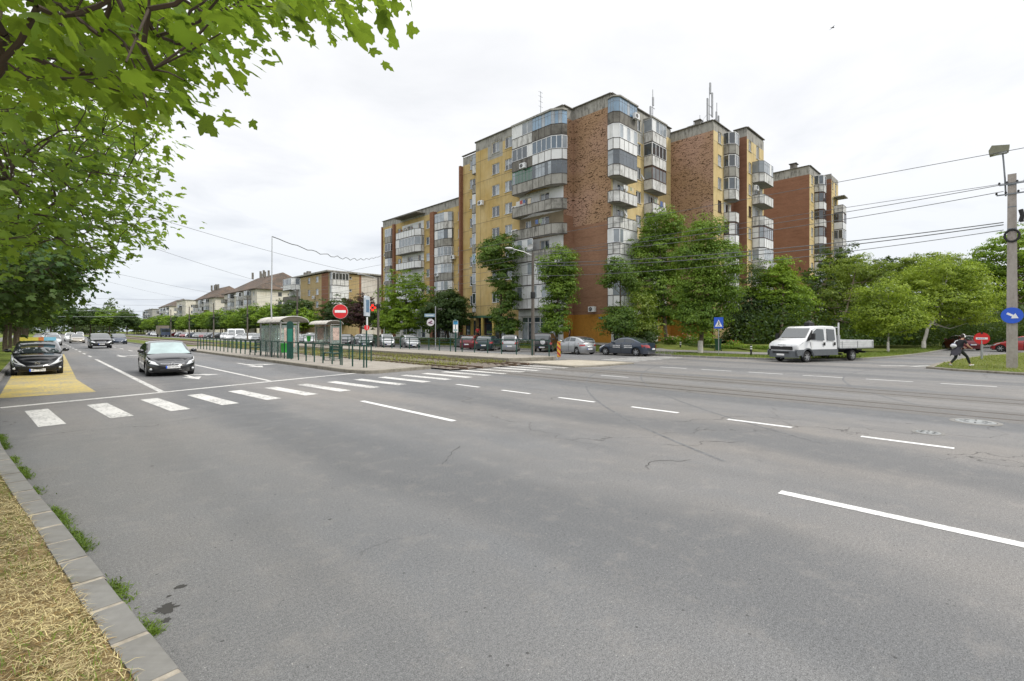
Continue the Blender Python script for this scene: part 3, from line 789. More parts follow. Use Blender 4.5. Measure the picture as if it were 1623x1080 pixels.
# facade 1: towards the avenue (x=41.5), s=49.2-y
F=Facade(A1,41.5,49.2,-pi/2)
for k,z in enumerate(fl):
    for a,c,e in((3.2,4.6,0),(5.6,6.9,1)): F.window(a,c,z+.95,1.35,kinds(k*3+e))
    if k in(0,1,2,3,4): F.window(11.5,12.9,z+.95,1.35,'w2m'); F.window(9.1,10.1,z+.9,1.3,'w2n')
shopfront(F,.6,7.2,.75,3.6,brown_fr,5,seed=4)
shopfront(F,8.6,14.4,.75,3.6,pvc,6,seed=5)
wm_=[yel_wall,grey_wall,conc_white,conc,brick,white_clean,stained('drab_render',(.27,.22,.15),(.12,.10,.07),.5)]
reg=[(0,15,TOP-1.25,TOP,3),(2.4,5.2,fl[7]+.25,TOP-1.25,1),(8.2,15,F1-.3,fl[4]+ST,2),(8.2,15,fl[2]-.1,fl[2]+2.55,5),(8.2,15,fl[4]-.1,fl[4]+2.55,5),(8.2,15,fl[3]-.1,fl[3]+2.55,6),(8.0,15,.5,F1-.25,2),(0,8,.5,F1-.6,0)]
F.wall(15,.4,TOP,wm_,reg)
# double balcony column: far half and near half
far=[(8.1,0),(8.1,1.15),(11.35,1.15)]; near=[(11.42,1.2),(14.25,1.2),(15.25,.55),(15.5,-.02)]
full_far=[(8.1,0),(8.1,1.15),(11.4,1.15)]
sp=[ # near half (parapet, glazing, white, pitch) ; far half
 (white_clean,'wc',.5,.8, white_clean,'wc',.5,.8),     # L1
 (white_clean,'wd',.45,.8, white_clean,'wc',.4,.8),     # L2
 (conc,None,0,.8, conc_white,'wc',.5,.9),               # L3
 (conc,None,0,.8, conc,None,0,.8),                      # L4
 (conc,None,0,.8, conc,None,0,.8),                      # L5
 (conc,'md',.1,.5, conc,'gg',.0,.55),                   # L6
 (white_clean,'wb',.05,.75, conc_dark,'wd',.2,.8),      # L7
 (conc_dark,'mb',.0,.45, conc_white,'wc',.25,.8)]       # L8
for k,z in enumerate(fl):
    a=sp[k]; F.balcony(near,z,a[0],a[1],1.0,2.52,conc,a[2],a[3],k); F.balcony(full_far,z,a[4],a[5],1.0,2.5,conc,a[6],a[7],k+20)
b=MB();b.M=F.M; z=fl[7]+2.62
P=[(8.0,0),(8.0,1.3),(14.3,1.35),(15.4,.6),(15.6,0)]; b.add([(p,-d,zz) for zz in(z-.1,z+.1) for p,d in P],[(0,1,2,3,4),(9,8,7,6,5)]+[(i+5,i+6,i+1,i) for i in range(4)]); b.build('balcony_roof',conc,A1)
F.ac(7.75,fl[4]+.9); F.ac(7.7,fl[3]+.8); F.ac(7.75,fl[1]+.8)
# ground floor white shop band under the balconies, sign boards
b=MB();b.M=F.M; b.box((11.6,-.13,4.05),(6.6,.24,.75)); b.build('shop_fascia',white_clean,A1)
b=MB();b.M=F.M; b.box((2.4,-.6,3.75),(4.6,1.2,.28)); b.build('shop_canopy',simple('canopy_green',(.05,.13,.08),.6),A1)
for a in(.5,2.6,4.7):
    b=MB();b.M=F.M; b.box((a,-1.05,2.1),(.28,.28,3.0)); b.build('column',simple('yellow_column',(.55,.42,.12),.8),A1)
# facade 1b further along, set back (x=43.5, y 49.2..54.4)
F=Facade(A1,43.5,54.4,-pi/2)
for k,z in enumerate(fl): F.window(1.5,2.75,z+.95,1.35,kinds(k+40))
shopfront(F,.6,4.6,.75,3.4,brown_fr,3,seed=8)
F.wall(5.2,.4,TOP-.2,[yel_wall,grey_wall,conc_white,conc],[(0,5.2,TOP-1.35,TOP,3),(3.0,5.2,F1-.2,TOP-1.35,2)])
s2=[(conc_white,'wd'),(conc,'wd'),(conc,'wb'),(conc,'wc'),(conc,'wc'),(conc,'md'),(conc,None),(conc_white,'mc')]
for k,z in enumerate(fl): F.balcony([(3.0,0),(3.0,.75),(5.15,.75),(5.15,0)],z,s2[k][0],s2[k][1],1.0,2.5,conc,.15,.7,k+3)
pilaster(A1,42.55,49.2,43.5,49.55,.5,TOP-1.3,brick_red); pilaster(A1,43.0,54.4,43.6,54.75,.5,TOP-1.4,brick_red)
# return wall (y=34.2, x 41.5..43.2) and gable (x=43.2, y 34.2..29.1)
def bareface(bld,x,y,rot,L,z1,mats,reg,s0=0):
    F=Facade(bld,x,y,rot); F.wall(L,.4,z1,mats,reg,'wall'); return F
bm=[brick_up,brick,orange_wall,conc]
bareface(A1,41.5,34.2,0,1.7,TOP,bm,[(0,2,.4,F1+ST*4-.6,1),(0,2,.4,3.75,2),(0,2,TOP-1.2,TOP,3),(0,2,F1+ST*4-.6,99,0) ][:3]+[(0,2,TOP-1.2,TOP,3)])
Fg=bareface(A1,43.2,34.2,-pi/2,5.1,TOP+.2,bm,[(0,6,.4,F1+ST*3+.9,1),(0,6,.4,3.75,2),(0,6,TOP-1.15,TOP+.2,3)])
Fg.ac(2.9,4.0)
b=MB();b.M=Fg.M; b.box((4.0,-.03,3.35),(.9,.04,.14)); b.build('name_plate',sign_blue,A1)
# facade 2 (y=29.1) towards the side street
F=Facade(A1,43.2,29.1,0)
for k,z in enumerate(fl):
    F.window(4.9,6.0,z+.95,1.35,kinds(k+7)); F.window(1.2,2.6,z+.2 if k in(3,4) else z+.95,2.1 if k in(3,4) else 1.35,'w2n')
    F.window(7.6,8.8,z+.95,1.35,'b2d' if k==2 else 'w2m'); 
shopfront(F,.5,3.6,.75,3.6,pvc,3,seed=2); shopfront(F,5.0,9.6,.75,3.6,pvc,5,seed=3)
F.wall(13,.4,TOP,[yel2_wall,grey_wall,conc_white,conc,white_clean,orange_wall],[(0,13,TOP-1.1,TOP,3),(3.3,6.5,fl[7]-.3,TOP-1.1,1),(.3,3.1,F1,fl[5],2),(6.6,9.8,F1,fl[4]+2.4,2),(0,13,.4,F1-.2,4),(9.8,13,.4,F1-.2,5)])
c1=[(-.6,0),(-.7,.7),(-.25,1.2),(3.1,1.2),(3.1,0)]
s3=[(white_clean,'mc',.1),(white_clean,'wc',.4),(conc_white,'wd',.45),(conc_white,None,0),(conc_white,None,0),(conc_white,'md',.0),(white_clean,'wc',.65),(conc_dark,'mb',.0)]
for k,z in enumerate(fl): F.balcony(c1,z,s3[k][0],s3[k][1],1.0,2.54,conc,s3[k][2],.62 if k!=7 else .45,k+50,k in(3,4,5))
c2=[(6.6,0),(6.6,1.05),(9.8,1.05),(9.8,0)]
s4=[(white_clean,'wc',.3),(conc_white,'wd',.3),(conc,'wc',.3),(conc,None,0),(conc_white,None,0),(conc_white,'bc',.0),(conc_white,'wd',.0),(conc_white,'wc',.1)]
for k,z in enumerate(fl): F.balcony(c2,z,s4[k][0],s4[k][1],1.0,2.5,conc,s4[k][2],.75,k+70)
b=MB();b.M=F.M; z=fl[7]+2.62
P=[(-.75,0),(-.85,.8),(-.3,1.35),(3.2,1.35),(3.2,0)]; b.add([(p,-d,zz) for zz in(z-.08,z+.06) for p,d in P],[(0,1,2,3,4),(9,8,7,6,5)]+[(i+5,i+6,i+1,i) for i in range(4)])
P=[(6.5,0),(6.5,1.2),(9.9,1.2),(9.9,0)]; b.add([(p,-d,zz) for zz in(z-.08,z+.06) for p,d in P],[(0,1,2,3),(7,6,5,4)]+[(i+4,i+5,i+1,i) for i in range(3)]); b.build('balcony_roof',conc,A1)
F.ac(2.7,fl[3]+.1,.2);F.ac(2.4,fl[7]+.9,1.2)
# remaining faces, roof
bareface(A1,41.5,34.2,0,.01,1,bm,[])
roof(A1,[(41.55,49.1),(41.55,34.25),(43.25,34.25),(43.25,29.15),(56.1,29.15),(56.1,44),(54,54.3),(43.55,54.3),(43.55,49.1)],TOP-.35)
coping(A1,[(43.5,54.5),(43.5,49.25),(41.5,49.25),(41.5,34.2),(43.2,34.2)],TOP+.03); coping(A1,[(43.2,34.35),(43.2,29.1),(56.2,29.1)],TOP+.16)
b=MB(); b.box((3.2,.6,TOP+.55-.6),(3.0,5,1.2)); b.build('lift_house',conc,A1)
b=MB(); b.add([(p[0]-43.2,p[1]-34.2,z-.6) for z in(.4,TOP-.1) for p in((43.5,54.4),(54,54.4),(56.2,44),(56.2,29.1))],[(0,1,5,4),(1,2,6,5),(2,3,7,6)]); b.build('rear_wall',yel_wall,A1)
def dish(F,a,z,d,r=.38):
    b=MB(); b.M=Matrix.Translation(F.P(a,d+.25,z))@Matrix.Rotation(F.rz,4,'Z')@Matrix.Rotation(R(65),4,'X')@Matrix.Rotation(R(15),4,'Y')
    b.lathe([(.001,0),(r*.5,.03),(r*.85,.10),(r,.16)],18); b.tube([(0,0,0),(0,.0,-.25)],.025,6); b.tube([(0,-r*.8,.1),(0,-.05,.45)],.012,5); b.build('satellite_dish',simple('dish_grey',(.45,.45,.44),.5),F.b,60)
def laundry(F,a0,a1,z,d,seed):
    rr=random.Random(seed); a=a0; mats_=[simple('cloth_%d'%i,c,.9) for i,c in enumerate(((.6,.6,.58),(.10,.15,.32),(.40,.10,.09),(.25,.30,.22),(.55,.48,.35)))]
    L=MB(); L.M=F.M; L.beam((a0,-d,z),(a1,-d,z),.015); o=L.build('washing_line',black_fr,F.b)
    while a<a1-.3:
        w=rr.uniform(.28,.6); h=rr.uniform(.35,.75); b=MB(); b.M=F.M
        b.grid([[Vector((a+w*i/5,-d-.02-.03*sin(i*1.9+seed)*(j/3),z-h*j/3)) for j in range(4)] for i in range(6)]); b.build('laundry',rr.choice(mats_),o,60); a+=w+rr.uniform(.03,.4)
dish(F,3.6,fl[5]+.4,1.2); dish(F,.2,fl[3]+1.3,1.25); laundry(F,7.0,9.4,fl[4]+1.5,1.15,4); laundry(F,.3,2.6,fl[4]+1.7,1.3,7)
G1=Facade(A1,41.5,49.2,-pi/2); laundry(G1,8.6,10.9,fl[4]+1.75,1.0,2); laundry(G1,11.8,13.2,fl[3]+1.8,1.1,9); dish(G1,7.9,fl[5]+1.4,.3); dish(G1,11.4,fl[2]+1.4,1.2); G1.ac(10.2,fl[6]-.2,1.15); G1.ac(3.9,fl[2]-.1); G1.ac(1.4,fl[5]+.1)
# ======== second block, joined on the side street
A2=building('apartment_building','tall block with a blank peeling brick gable and mobile antennas on its roof edge',56.2,23.8)
T2=26.5
Fg=bareface(A2,56.2,29.1,-pi/2,5.3,T2,[brick_up,brick,orange_wall,conc],[(0,6,.4,5,1),(0,6,.4,3.7,2),(0,6,T2-1.15,T2,3)])
fl2=[4.3+ST*k for k in range(8)]
F=Facade(A2,56.2,23.8,0)
for k,z in enumerate(fl2):
    F.window(1.3,2.35,z+.9,1.4,'b2d' if k==4 else kinds(k+11)); F.window(3.6,4.6,z+.3,2.0,'w1d')
F.wall(6.0,.4,T2,[yel2_wall,grey_wall,conc_white,conc,brick_red],[(0,6,T2-1.1,T2,3),(3.0,5.2,4,fl2[4]+2.4,2),(5.2,6,.4,T2-1.1,4)])
s5=[(white_clean,'wc'),(conc_white,'wd'),(conc_white,'wc'),(white_clean,'bd'),(conc_white,'wd'),(conc_white,None),(conc_white,'wd'),(conc,'wd')]
c3=[(3.0,0),(3.0,.6),(3.5,1.15),(4.6,1.15),(5.1,.6),(5.1,0)]
s5=[s5[0],(conc_white,'wd'),(white_clean,'wd'),(white_clean,'bd'),(conc_white,None),(conc_white,'wd'),(conc,'wd'),(conc,'wd')]
for k,z in enumerate(fl2): F.balcony(c3,z,s5[k][0],s5[k][1],1.0,2.5,conc,.1,.6,k+90)
bareface(A2,62.2,23.8,-pi/2,1.6,T2+.5,[brick_red,conc],[(0,2,T2-.6,T2+.5,1)])
F=Facade(A2,62.2,22.2,0)
for k,z in enumerate(fl2): F.window(.55,1.5,z+.9,1.35,'b2d' if k==4 else 'w2d'); F.window(3.2,4.3,z+.6,1.7,'w2m')
F.wall(5.9,.4,T2+.3,[yel2_wall,grey_wall,conc_white,conc],[(0,6,T2-.9,T2+.3,3),(1.8,5.4,4,fl2[6]+2.4,2)])
c4=[(1.8,0),(1.8,.8),(2.2,1.25),(5.5,1.25),(5.5,0)]
s6=[(conc_white,'wc'),(conc_white,None),(conc_white,'wc'),(white_clean,'bc'),(conc_white,None),(conc_white,None),(conc_white,'mc'),(conc_white,'mc')]
for k,z in enumerate(fl2): 
    if k<7: F.balcony(c4,z,s6[k][0],s6[k][1],1.0,2.5,conc,.35,.7,k+110)
F.ac(2.1,fl2[2]+.2,.9); F.ac(4.6,fl2[2]+.3,1.3); F.ac(1.9,fl2[5]+1.6,.1)
roof(A2,[(56.3,23.9),(62.3,23.9),(62.3,22.3),(68,22.3),(68,36),(56.3,36)],T2-.3)
coping(A2,[(56.2,29.2),(56.2,23.8),(62.2,23.8)],T2+.03); coping(A2,[(62.2,23.8),(62.2,22.2),(68.1,22.2)],T2+.5)
b=MB(); b.add([(p[0]-56.2,p[1]-23.8,z-.6) for z in(.4,T2-.1) for p in((68.1,22.2),(68.1,36),(56.2,36),(56.2,29.1))],[(0,1,5,4),(1,2,6,5),(2,3,7,6)]); b.build('rear_wall',yel2_wall,A2)
# ======== third tall block, further down the side street
A3=building('apartment_building','farthest tall block down the side street, plain dark red brick gable above the trees',84.9,21.1)
T3=27.4; f3=[4.9+ST*k for k in range(8)]
bareface(A3,84.9,31.0,-pi/2,9.9,T3,[brick_red,conc],[(0,10,T3-1.3,T3,1)])
F=Facade(A3,84.9,21.1,0)
for k,z in enumerate(f3): F.window(1.0,2.1,z+.9,1.35,'w2d'); F.window(3.4,4.4,z+.3,2,'w1d')
F.wall(6.1,.4,T3,[yel2_wall,conc,brick_red],[(0,7,T3-1.3,T3,1),(3,7,.4,T3-1.3,2)])
for k,z in enumerate(f3): F.balcony([(2.8,0),(2.8,.6),(3.2,1.15),(4.7,1.15),(5.1,.6),(5.1,0)],z,[white_clean,conc_white,white_clean,conc_white][k%4],['wc','wd','bd','bd','bd','bd','bd','wd'][k],1.0,2.5,conc,.05,.7,k+130)
bareface(A3,91,21.1,-pi/2,1.6,T3-.2,[brick_red,conc],[(0,2,T3-1.0,T3-.2,1)])
F=Facade(A3,91,19.5,0)
for k,z in enumerate(f3): F.window(.4,1.2,z+.9,1.35,'w1d'); F.window(2.4,3.3,z+.3,2,'w1d')
F.wall(4.4,.4,T3-.4,[yel2_wall,conc],[(0,5,T3-1.3,T3,1)])
for k,z in enumerate(f3[:7]): F.balcony([(1.5,0),(1.5,1.2),(3.9,1.2),(3.9,0)],z,conc_white if k!=5 else white_clean,['wc','wc','wc','wd','wd','bd',None][k],1.0,2.5,conc,.1,.7,k+150)
roof(A3,[(85,21.2),(91.1,21.2),(91.1,19.6),(95.3,19.6),(95.3,31),(85,31)],T3-.5)
b=MB(); b.box((8.6,-2.3,f3[6]+2.45-.6),(2.6,1.6,.12)); b.build('balcony_roof',conc,A3)
coping(A3,[(84.9,31),(84.9,21.1),(91,21.1)],T3+.04)
b=MB(); b.add([(p[0]-84.9,p[1]-21.1,z-.6) for z in(.4,T3-.5) for p in((95.4,19.5),(95.4,31),(84.9,31))],[(0,1,4,3),(1,2,5,4)]); b.build('rear_wall',yel2_wall,A3)
for x,y in((1.2,2.5),(.6,7)):
    b=MB(); b.box((x,y,T3+.4-.6),(1.0,.8,1.2)); b.box((x,y,T3+1.1-.6),(1.3,1.1,.1)); b.build('vent',conc_dark,A3)
# ======== block on the avenue left of the corner block
A4=building('apartment_building','lower ochre block with brown stripes and white open balconies behind the bright green tree',46.7,58.5)
T4=22.6; f4=[F1+ST*k for k in range(6)]
F=Facade(A4,46.7,82.6,-pi/2)   # s=82.6-y
for k,z in enumerate(f4):
    F.window(22.9,24.0,z+.9,1.4,'w1d' if k%2 else 'w1c'); F.window(14.3,15.9,z+.9,1.3,kinds(k+200)); F.window(5.3,6.4,z+.9,1.3,kinds(k+205)); F.window(.6,1.5,z+.9,1.3,kinds(k+210))
    if k in(5,3): F.window(8.6,10.2,z+.9,1.3,'w2n'); F.window(12,12.8,z+.3,1.9,'w1d')
shopfront(F,7,14,.75,3.5,pvc,6,seed=12); shopfront(F,17,27,.75,3.5,pvc,7,seed=13)
F.wall(28.2,.4,T4,[yel_wall,conc,conc_white,white_clean],[(0,30,T4-1.2,T4,1),(6.8,13.6,F1,f4[5]+2.5,3),(0,30,.4,F1-.3,2)])
bay=[(18.1,0),(18.1,.95),(20.6,.95),(21.8,.3),(21.8,0)]; bay2=[(6.7,0),(6.7,1.2),(12.6,1.2),(13.7,.6),(13.7,0)]
for k,z in enumerate(f4):
    F.balcony(bay,z,[conc,conc,conc,conc_white,conc,conc_white][k],['wc','wc','wc','wc','md','mc'][k],1.0,2.5,conc,.3,.8,k+160)
    F.balcony(bay2,z,[conc_white,white_clean,white_clean,white_clean,conc_white,white_clean][k],['wd','wd',None,None,'wc',None][k],1.0,2.5,conc,.4,1.0,k+170)
    F.balcony([(2.0,0),(2.0,.7),(4.0,.7),(4.0,0)],z,[white_clean,conc_white,conc,conc,conc_dark,conc][k],['wc','wd','wc','md','wd','wc'][k],1.0,2.5,conc,.2,.8,k+180)
pilaster(A4,46.0,65.2,46.7,66.3,.5,T4-1.2,brick_red); pilaster(A4,46.3,78.0,46.7,78.6,.5,T4-1.2,brick_red); pilaster(A4,46.5,82.6,46.9,82.9,.5,T4-1,brick_red)
F.ac(22.1,f4[3]+.4); F.ac(18.9,f4[2]+.6,.7); F.ac(1.7,f4[3]+.3);F.ac(1.7,f4[4]+.3);F.ac(1.6,f4[2]+.5)
b=MB();b.M=F.M; b.box((10.2,-.85,T4-.75),(7.4,1.7,.14)); b.build('balcony_roof',conc_dark,A4)
roof(A4,[(46.8,82.5),(46.8,54.6),(58,54.6),(58,82.5)],T4-.4); coping(A4,[(46.7,82.7),(46.7,54.4)],T4+.03)
b=MB(); b.add([(p[0]-46.7,p[1]-58.5,z-.6) for z in(.4,T4-.1) for p in((46.7,82.6),(58,82.6),(58,54.6))],[(0,1,4,3),(1,2,5,4)][::1]); b.build('rear_wall',yel_wall,A4)
# flower boxes on the top white balcony
fb=MB(); rr=random.Random(3)
for i in range(160):
    p=F.P(7.0+rr.random()*5.2,1.22+rr.uniform(-.12,.12),f4[5]+1.05+rr.random()*.45); s=.12
    fb.add([p+Vector((rr.uniform(-s,s),rr.uniform(-s,s),rr.uniform(-s,s))) for _ in range(3)],[(0,1,2)],0 if rr.random()<.6 else 1)
fb.build('flower_boxes',[leafmat('pot_leaf',(.05,.08,.02)),simple('pot_flower',(.35,.06,.04),.8)],A4)
# ======== low flat block with brick corner, far
A5=building('apartment_building','four storey tan block with a brick corner strip, beyond the second tram shelter',43.3,99,.4)
T5=14.6; f5=[3.4+ST*k for k in range(4)]
F=Facade(A5,43.3,121,-pi/2)     # s=121-y
for k,z in enumerate(f5): F.window(11.2,12.6,z+.9,1.3,'w1d' if k!=3 else 'w1h'); F.window(15.6,17.0,z+.9,1.3,'w1c')
F.wall(22,.3,T5-.5,[tan_wall,brick_red,conc_white],[(18.6,22,0,20,1),(0,7,0,20,2)])
for k,z in enumerate(f5): F.balcony([(.5,0),(.5,1.6),(5.6,1.6),(6.6,0)],z,[conc_dark,conc,conc_dark,white_clean][k],['wd','wd',None,'wd'][k],1.0,2.5,conc,.1,.8,k+210)
F.ac(15.2,f5[2]+.1)
F=Facade(A5,43.3,99,0)
for k,z in enumerate(f5):
    F.window(4.6,5.2,z+1.5,.6,'w1d')
    F.balcony([(.3,0),(.3,1.2),(3.9,1.2),(3.9,0)],z,[white_clean,pale_wall,white_clean,pale_wall][k] if k<3 else conc_white,['wc','wc','wc','wd'][k],1.0,2.5,conc,.7 if k<3 else .0,.8,k+220)
F.wall(12.2,.3,T5-.5,[tan_wall,brick_red,pale_wall],[(6.9,7.4,0,20,1),(7.4,13,0,20,2)])
for k,z in enumerate(f5): F.balcony([(12.2,0),(12.2,1.2),(14.6,1.2),(14.6,0)],z,white_clean if k%2 else conc_white,'wd',1.0,2.5,conc,.2,.8,k+230)
F2=Facade(A5,55.5,99.3,0); F2.wall(8,.3,T5-1,[pale_wall],[])
roof(A5,[(42.8,121.3),(42.8,98.5),(56,98.5),(63.5,99),(63.5,121.3)],T5,conc)
b=MB(); b.add([(p[0]-43.3,p[1]-99,z-.4) for z in(.3,T5-.4) for p in((43.3,121),(63.5,121),(63.5,99.3))],[(0,1,4,3),(1,2,5,4)]); b.build('rear_wall',tan_wall,A5)
for x,y in((1.5,14),(2,17)):
    b=MB(); b.box((x,y,T5+.2),(.8,.8,1.0)); b.build('chimney',conc_dark,A5)
# ======== hipped roof blocks
def tilemat():
    m,t=mat('old_roof_tiles'); o=t.sep()
    f=t.noise(.45,6,.7); g=t.noise(3.5,4,.7)
    cc=t.mix(t.ramp(f,[(.42,0),(.58,1)]),(.085,.072,.062),(.14,.10,.077)); cc=t.mix(t.ramp(g,[(.55,0),(.7,.7)]),cc,(.26,.21,.165))
    t.bsdf(cc,.9,0,t.bump(g,.5,.05),.2); return m
tile=tilemat()
def hip_block(label,x0,y0,y1,x1,eave,ridge,seed,name='apartment_building'):
    A=building(name,label,x0,y0,.3); n=4; fz=[eave-ST*(n-k)-.25 for k in range(n)]; rr=random.Random(seed)
    F=Facade(A,x0,y1,-pi/2); L=y1-y0; cols=[]
    a=1.0; 
    while a<L-3.5:
        cols.append(a); a+=3.9+rr.random()*1.6
    for j,a in enumerate(cols):
        for k,z in enumerate(fz):
            if j%2==0:
                pm=rr.choice([white_clean,conc_white,conc_white,conc,simple('dark_loggia',(.10,.05,.04),.8)])
                F.balcony([(a,0),(a,1.2),(a+3.0,1.2),(a+3.0,0)],z,pm,rr.choice(['wd','wc','wd','md',None]),1.0,2.45,conc,.2,.8,seed+j)
            else: F.window(a+.4,a+1.7,z+.9,1.3,rr.choice(['w2m','w2d','w2n']))
    F.wall(L,.2,eave,[cream_wall],[])
    G=Facade(A,x0,y0,0); W=x1-x0
    for k,z in enumerate(fz): G.window(6.0,7.1,z+.9,1.2,'g1d'); G.window(8.8,9.2,z+1.3,.5,'g1d') if k>1 else None
    for k,z in enumerate(fz): G.balcony([(W-4.6,0),(W-4.6,1.2),(W,1.2),(W,0)],z,[conc,conc,simple('dark_loggia',(.10,.05,.04),.8),white_clean][k],['wd',None,'bd','wd'][k],1.0,2.45,conc,.1,.8,seed+9)
    G.wall(W,.2,eave,[cream_wall],[])
    b=MB(); b.add([(p[0]-x0,p[1]-y0,z-.3) for z in(.2,eave) for p in((x0,y1),(x1,y1),(x1,y0))],[(0,1,4,3),(1,2,5,4)]); b.build('rear_wall',cream_wall,A)
    o=.7; xm=(x1-x0)/2; e=eave-.3; r=ridge-.3; D=y1-y0
    b=MB(); b.add([(-o,-o,e),(W+o,-o,e),(W+o,D+o,e),(-o,D+o,e),(xm,5.0,r),(xm,D-5.0,r),(-o,-o,e-.25),(W+o,-o,e-.25),(W+o,D+o,e-.25),(-o,D+o,e-.25)],
      [(0,1,4),(1,2,5,4),(2,3,5),(3,0,4,5),(6,7,1,0),(7,8,2,1),(8,9,3,2),(9,6,0,3),(9,8,7,6)])
    rf=b.build('roof',tile,A)
    for i in range(6):
        t=rr.uniform(.1,.95); c=MB(); c.box((xm*rr.uniform(.6,1.0),lerp(4,D-4,t),r+.1),(.55,.5,2.2)); c.box((xm*.8,lerp(4,D-4,t),r-.2),(.01,.01,.01)); c.build('chimney',conc_dark,rf)
    return A
hip_block('cream four storey block under a big hipped tile roof, left of the tan block',46.2,155,190,64.5,14.5,20.4,31)
hip_block('smaller looking hipped roof block behind it to the left, with a row of dark chimneys',47.1,206,237,59,14.5,19.3,47)
def far_block(label,x0,y0,y1,x1,h,m,seed,pitched=False):
    A=building('apartment_building',label,x0,y0,.3); rr=random.Random(seed); n=int((h-3)/ST)
    F=Facade(A,x0,y1,-pi/2); L=y1-y0
    for j in range(int(L/4.2)):
        a=.8+j*4.2
        for k in range(n):
            z=3.2+ST*k
            if j%2: F.window(a+.5,a+1.9,z+.9,1.3,'w2m')
            else: F.balcony([(a,0),(a,1.1),(a+3,1.1),(a+3,0)],z,rr.choice([white_clean,conc_white,conc]),rr.choice(['wd','wc',None]),1.0,2.45,conc,.2,1.0,seed)
    F.wall(L,.2,h,[m],[])
    G=Facade(A,x0,y0,0)
    for k in range(n): G.window(2,3.3,3.2+ST*k+.9,1.3,'w2d'); G.balcony([(6,0),(6,1.1),(9,1.1),(9,0)],3.2+ST*k,white_clean,'wd',1.0,2.45,conc,.2,1.0,seed)
    G.wall(x1-x0,.2,h,[m],[])
    b=MB(); b.add([(p[0]-x0,p[1]-y0,z-.3) for z in(.2,h) for p in((x0,y1),(x1,y1),(x1,y0))],[(0,1,4,3),(1,2,5,4)]); b.build('rear_wall',m,A)
    if pitched:
        W=x1-x0;D=L;b=MB(); b.add([(-.6,-.6,h-.3),(W+.6,-.6,h-.3),(W+.6,D+.6,h-.3),(-.6,D+.6,h-.3),(W/2,5,h+4),(W/2,D-5,h+4)],[(0,1,4),(1,2,5,4),(2,3,5),(3,0,4,5),(3,2,1,0)]); b.build('roof',tile,A)
    else: roof(A,[(x0-.3,y1+.3),(x0-.3,y0-.3),(x1+.3,y0-.3),(x1+.3,y1+.3)],h+.3,conc)
far_block('pale flat roofed block far down the avenue, first beyond the hipped roofs',47,256,276,60,15.5,cream_wall,3)
far_block('far pitched roof block behind the row of round street trees',48,300,330,62,14.5,cream_wall,5,True)
far_block('dark flat block at the far end of the building row',48,352,380,66,14.5,grey_wall,7)
# ======== roof aerials
def panel_antenna(label,x,y,z,spec):
    t=thing('mobile_antenna',label,'antenna',(x,y,z))
    b=MB(); b.tube([(0,0,0),(0,0,4.4)],.05,8); b.tube([(0,0,.3),(.9,.2,-.2)],.025,6); b.tube([(0,0,1.6),(-1.2,.6,-.1)],.02,6); b.beam((-.5,0,2.2),(.5,0,2.2),.05); b.beam((-.5,0,1.2),(.5,0,1.2),.05); b.build('mast',steel,t,30)
    for dx,z0,h in spec:
        b=MB(); b.box((dx,-.1,z0+h/2),(.26,.14,h)); b.build('antenna_panel',simple('antenna_grey',(.34,.35,.37),.5),t)
panel_antenna('tall cluster of grey antenna panels at the corner of the brick gable roof',57.0,24.6,T2,((-.75,.2,2.6),(.55,1.0,2.9),(0,3.6,1.3)))
panel_antenna('second slimmer antenna cluster behind the tall one',61.5,25.6,T2,((-.35,.3,2.8),(.3,-.2,3.0)))
panel_antenna('small antenna pair on the roof of the corner block',53.4,30.0,TOP,((-.7,.6,1.5),(-.1,2.4,1.0)))
t=thing('tv_aerial','thin television aerial on the roof of the corner block','aerial',(42.5,38.5,TOP))
b=MB(); b.tube([(0,0,0),(0,0,3.4)],.03,6); 
for z in(1.6,2.2,2.8,3.3): b.beam((-.35,0,z),(.35,0,z),.025)
b.build('pole',grey_fr,t)
for i,(x,y) in enumerate(((58.0,27.2),(56.9,25.9))):
    t=thing('roof_vent',['dark roof vent with thin rods beside the antennas, farther left','dark roof vent nearer the tall antenna cluster'][i],'vent',(x,y,T2-.1))
    b=MB(); b.box((0,0,.4),(.7,.7,.8)); b.box((0,0,.85),(.9,.9,.08)); b.build('stack',conc_dark,t); b=MB(); b.tube([(.4,0,0),(.4,0,1.7)],.03,6); b.build('rod',grey_fr,t)
# ------------------------------------------------------------ cars
def interp(pl,t):
    if t<=pl[0][0]: return pl[0][1]
    for (a,x),(b,y) in zip(pl[:-1],pl[1:]):
        if t<=b:
            u=(t-a)/(b-a); return lerp(x,y,u)
    return pl[-1][1]
def smoothpts(pl,it=1):
    for _ in range(it):
        o=[pl[0]]
        for a,c in zip(pl[:-1],pl[1:]): o+= [(lerp(a[0],c[0],.25),lerp(a[1],c[1],.25)),(lerp(a[0],c[0],.75),lerp(a[1],c[1],.75))]
        o.append(pl[-1]); pl=o
    return pl
def text_mesh(s,size,m,name='lettering'):
    cu=bpy.data.curves.new('txt','FONT'); cu.body=s; cu.size=size; cu.align_x='CENTER'; cu.align_y='CENTER'; cu.resolution_u=2; cu.extrude=.001
    o=bpy.data.objects.new('txt',cu); col.objects.link(o); dg=bpy.context.evaluated_depsgraph_get(); dg.update()
    me=bpy.data.meshes.new_from_object(o.evaluated_get(dg)); bpy.data.objects.remove(o); me.materials.clear(); me.materials.append(m); me.name=name; return me
PAINT={}
